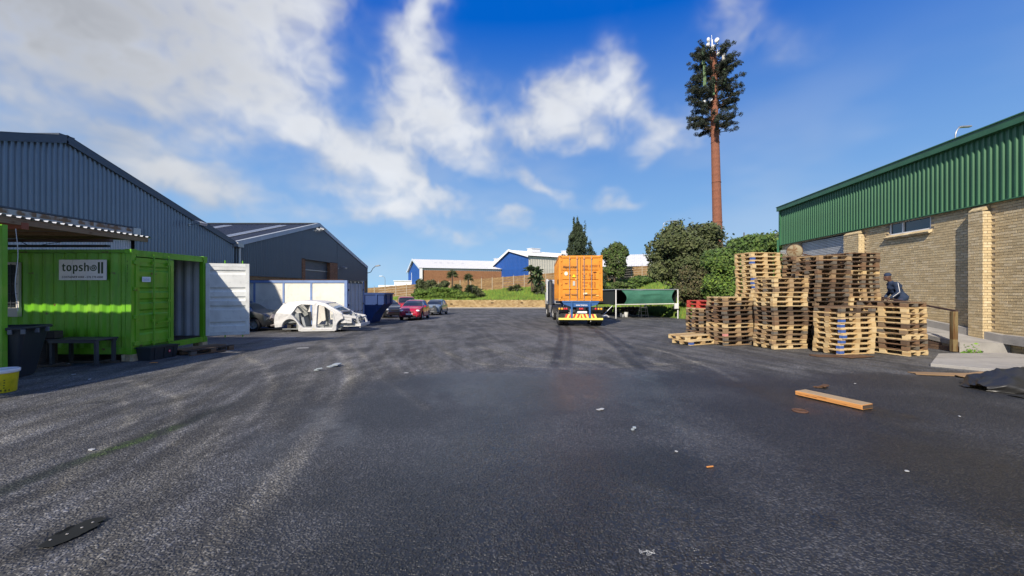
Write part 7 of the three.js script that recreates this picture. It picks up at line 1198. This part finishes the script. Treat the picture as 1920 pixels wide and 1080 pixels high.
// flat scraps with ragged outlines
function scrap(name, label, cat, px, py, w, l, turn, m, thick = 0.004, seed = 1, pieces = 1) {
  const d = 1155 / (py - 560), x = PX(px, d), o = thing(name, label, cat, x, G(d) + 0.006, d, turn); o.rotation.order = 'YXZ'; o.rotation.x = -SLOPE;
  for (let k = 0; k < pieces; k++) { const R = rngFrom(seed * 7 + k), pts = [], n = 16; for (let i = 0; i < n; i++) { const t = i / n * 6.2832, c = Math.cos(t), s = Math.sin(t), q = 1 / Math.max(Math.abs(c), Math.abs(s)), r = (0.8 + 0.25 * R()) * Math.min(q, 1.3); pts.push([c * r * w / 2, s * r * l / 2]); } const g = extr(pts, thick); g.rotateX(-Math.PI / 2); const p = g.attributes.position; for (let i = 0; i < p.count; i++) p.setY(i, p.getY(i) + 0.25 * thick * 4 * Math.abs(fbm(p.getX(i) * 14 + seed, p.getZ(i) * 14, 2) - 0.4)); g.computeVertexNormals(); const q = part(o, k ? 'torn_flap' : cat === 'cardboard' ? 'cardboard_sheet' : 'scrap_piece', g, m); q.position.set(k * w * 0.42, k * thick * 1.4, (k % 2 ? 1 : -1) * k * l * 0.16); q.rotation.y = k * 0.5; }
  return o;
}
mat('cardboard', 0.34, 0.215, 0.11, 0.9, worn); mat('cardboardWet', 0.13, 0.065, 0.03, 0.8, worn); mat('paper', 0.4, 0.41, 0.41, 0.75); mat('plasticFilm', 0.3, 0.34, 0.36, 0.3); mat('splinter', 0.62, 0.26, 0.07, 0.75);
scrap('cardboard_sheet', 'torn sheet of cardboard between the black sheeting and the ramp', 'cardboard', 1775, 703, 1.25, 0.36, -0.12, M.cardboard, 0.012, 3, 2);
scrap('cardboard_sheet', 'brown wet cardboard in front of the low pale pallet stack', 'cardboard', 1560, 668, 1.1, 0.5, -0.1, M.cardboardWet, 0.008, 4, 2);
scrap('cardboard_sheet', 'dark flattened cardboard before the open door pallet', 'cardboard', 352, 662, 0.6, 0.25, 0.3, M.cardboardWet, 0.006, 5);
[[595, 695, 0.12, 0.08, 'crumpled scrap of clear plastic, left of a pair on the asphalt'], [623, 688, 0.22, 0.16, 'larger scrap of clear plastic, right of a pair on the asphalt']].forEach(([px, py, w, l, t], i) => scrap('plastic_scrap', t, 'litter', px, py, w, l, i, M.plasticFilm, 0.02, 11 + i, 2));
scrap('paper_scrap', 'small bright scrap of paper left of the middle of the yard', 'litter', 762, 700, 0.09, 0.04, 0.2, M.paper, 0.006, 14);
scrap('paper_scrap', 'flattened pale paper scrap near the drying spots', 'litter', 1124, 769, 0.08, 0.06, 0.4, M.paper, 0.005, 15, 2);
scrap('paper_scrap', 'pale crumpled scrap right of the drying spots', 'litter', 1187, 807, 0.05, 0.04, 0.9, M.plasticFilm, 0.012, 16, 2);
scrap('wood_chip', 'orange splinter of wood on the dark asphalt', 'litter', 1331, 877, 0.075, 0.014, 0.25, M.splinter, 0.008, 17);
scrap('wood_chip', 'curled brown scrap behind the plank', 'litter', 1537, 727, 0.2, 0.09, 0.1, M.cardboardWet, 0.015, 18, 2);
scrap('wood_chip', 'orange chip of wood in front of the black storage crate', 'litter', 288, 681, 0.16, 0.05, 0.2, M.splinter, 0.012, 19);
[[128, 682, 'white scrap of paper on the ground in front of the work bench'], [138, 703, 'small white scrap beyond the yellow bucket'], [168, 712, 'tiny pale scrap right of the yellow bucket'], [172, 845, 'white scrap on the mossy crack']].forEach(([px, py, t], i) => scrap('paper_scrap', t, 'litter', px, py, 0.06, 0.035, i, M.paper, 0.008, 22 + i));
[[428, 659, 'white strip of paper right of the dark pallet'], [568, 653, 'white strip of paper below the white car shell'], [545, 634, 'long white strip of paper before the car shell'], [520, 637, 'short white strip of paper before the car shell']].forEach(([px, py, t], i) => scrap('paper_scrap', t, 'litter', px, py, 0.35, 0.1, 0.2 * i, M.paper, 0.006, 32 + i));
[[1603, 720, 'small white scrap behind the plank'], [1799, 782, 'small white scrap right of the plank'], [1268, 848, 'tiny white scrap above the orange splinter'], [1700, 885, 'tiny pale scrap low on the right']].forEach(([px, py, t], i) => scrap('paper_scrap', t, 'litter', px, py, 0.032, 0.022, i, M.paper, 0.006, 42 + i));
{ // tangled white string
  const d = 1155 / (1040 - 560), o = thing('string_tangle', 'small tangle of white string low in the middle', 'string', PX(1214, d), G(d) + 0.01, d), pts = [], R = rngFrom(6); for (let i = 0; i < 16; i++) pts.push(V((i / 16 - 0.5) * 0.07 + (R() - 0.5) * 0.045, 0.004 + R() * 0.008, (R() - 0.5) * 0.05)); part(o, 'string', tube(pts, 0.0016, 5, 120), M.paper);
}
{ // rusty valve cover
  const d = 1155 / (771 - 560), o = thing('valve_cover', 'small rusty valve cover set in the asphalt near the plank', 'cover', PX(1500, d), G(d) + 0.004, d); o.rotation.order = 'YXZ'; o.rotation.x = -SLOPE; o.scale.setScalar(0.8);
  part(o, 'rim', lathe([[0.095, -0.02], [0.12, -0.01], [0.12, 0.012], [0.1, 0.016], [0.095, 0.0]], 28), M.rustSteel); part(o, 'lid', lathe([[0, 0.004], [0.07, 0.003], [0.094, -0.004]], 28), M.cardboardWet); part(o, 'lift_bar', bx(0.09, 0.012, 0.016, 0, 0.012, 0, 0, 0.4), M.rustSteel);
}
{ // overhead wires beyond the brick building
  const o = thing('overhead_wires', 'thin overhead wires beyond the far end of the brick building', 'wires', 0, 0, 60); for (let k = 0; k < 3; k++) part(o, 'wire', tube([V(PX(1395, 60), PY(446 + k * 5, 60), 0), V(PX(1440, 60), PY(450 + k * 5, 60), 0), V(PX(1560, 60), PY(440 + k * 5, 60), -2)], 0.018, 5), M.black);
  for (const px of [1395, 1560]) part(o, 'pole', rod(V(PX(px, 60), 1.5, px > 1400 ? -2 : 0), V(PX(px, 60), PY(436, 60), px > 1400 ? -2 : 0), 0.12, 0.08), M.bark);
}

scene.traverse((o) => { if (o.isMesh) { o.castShadow = true; o.receiveShadow = true; } });
renderer.render(scene, camera);
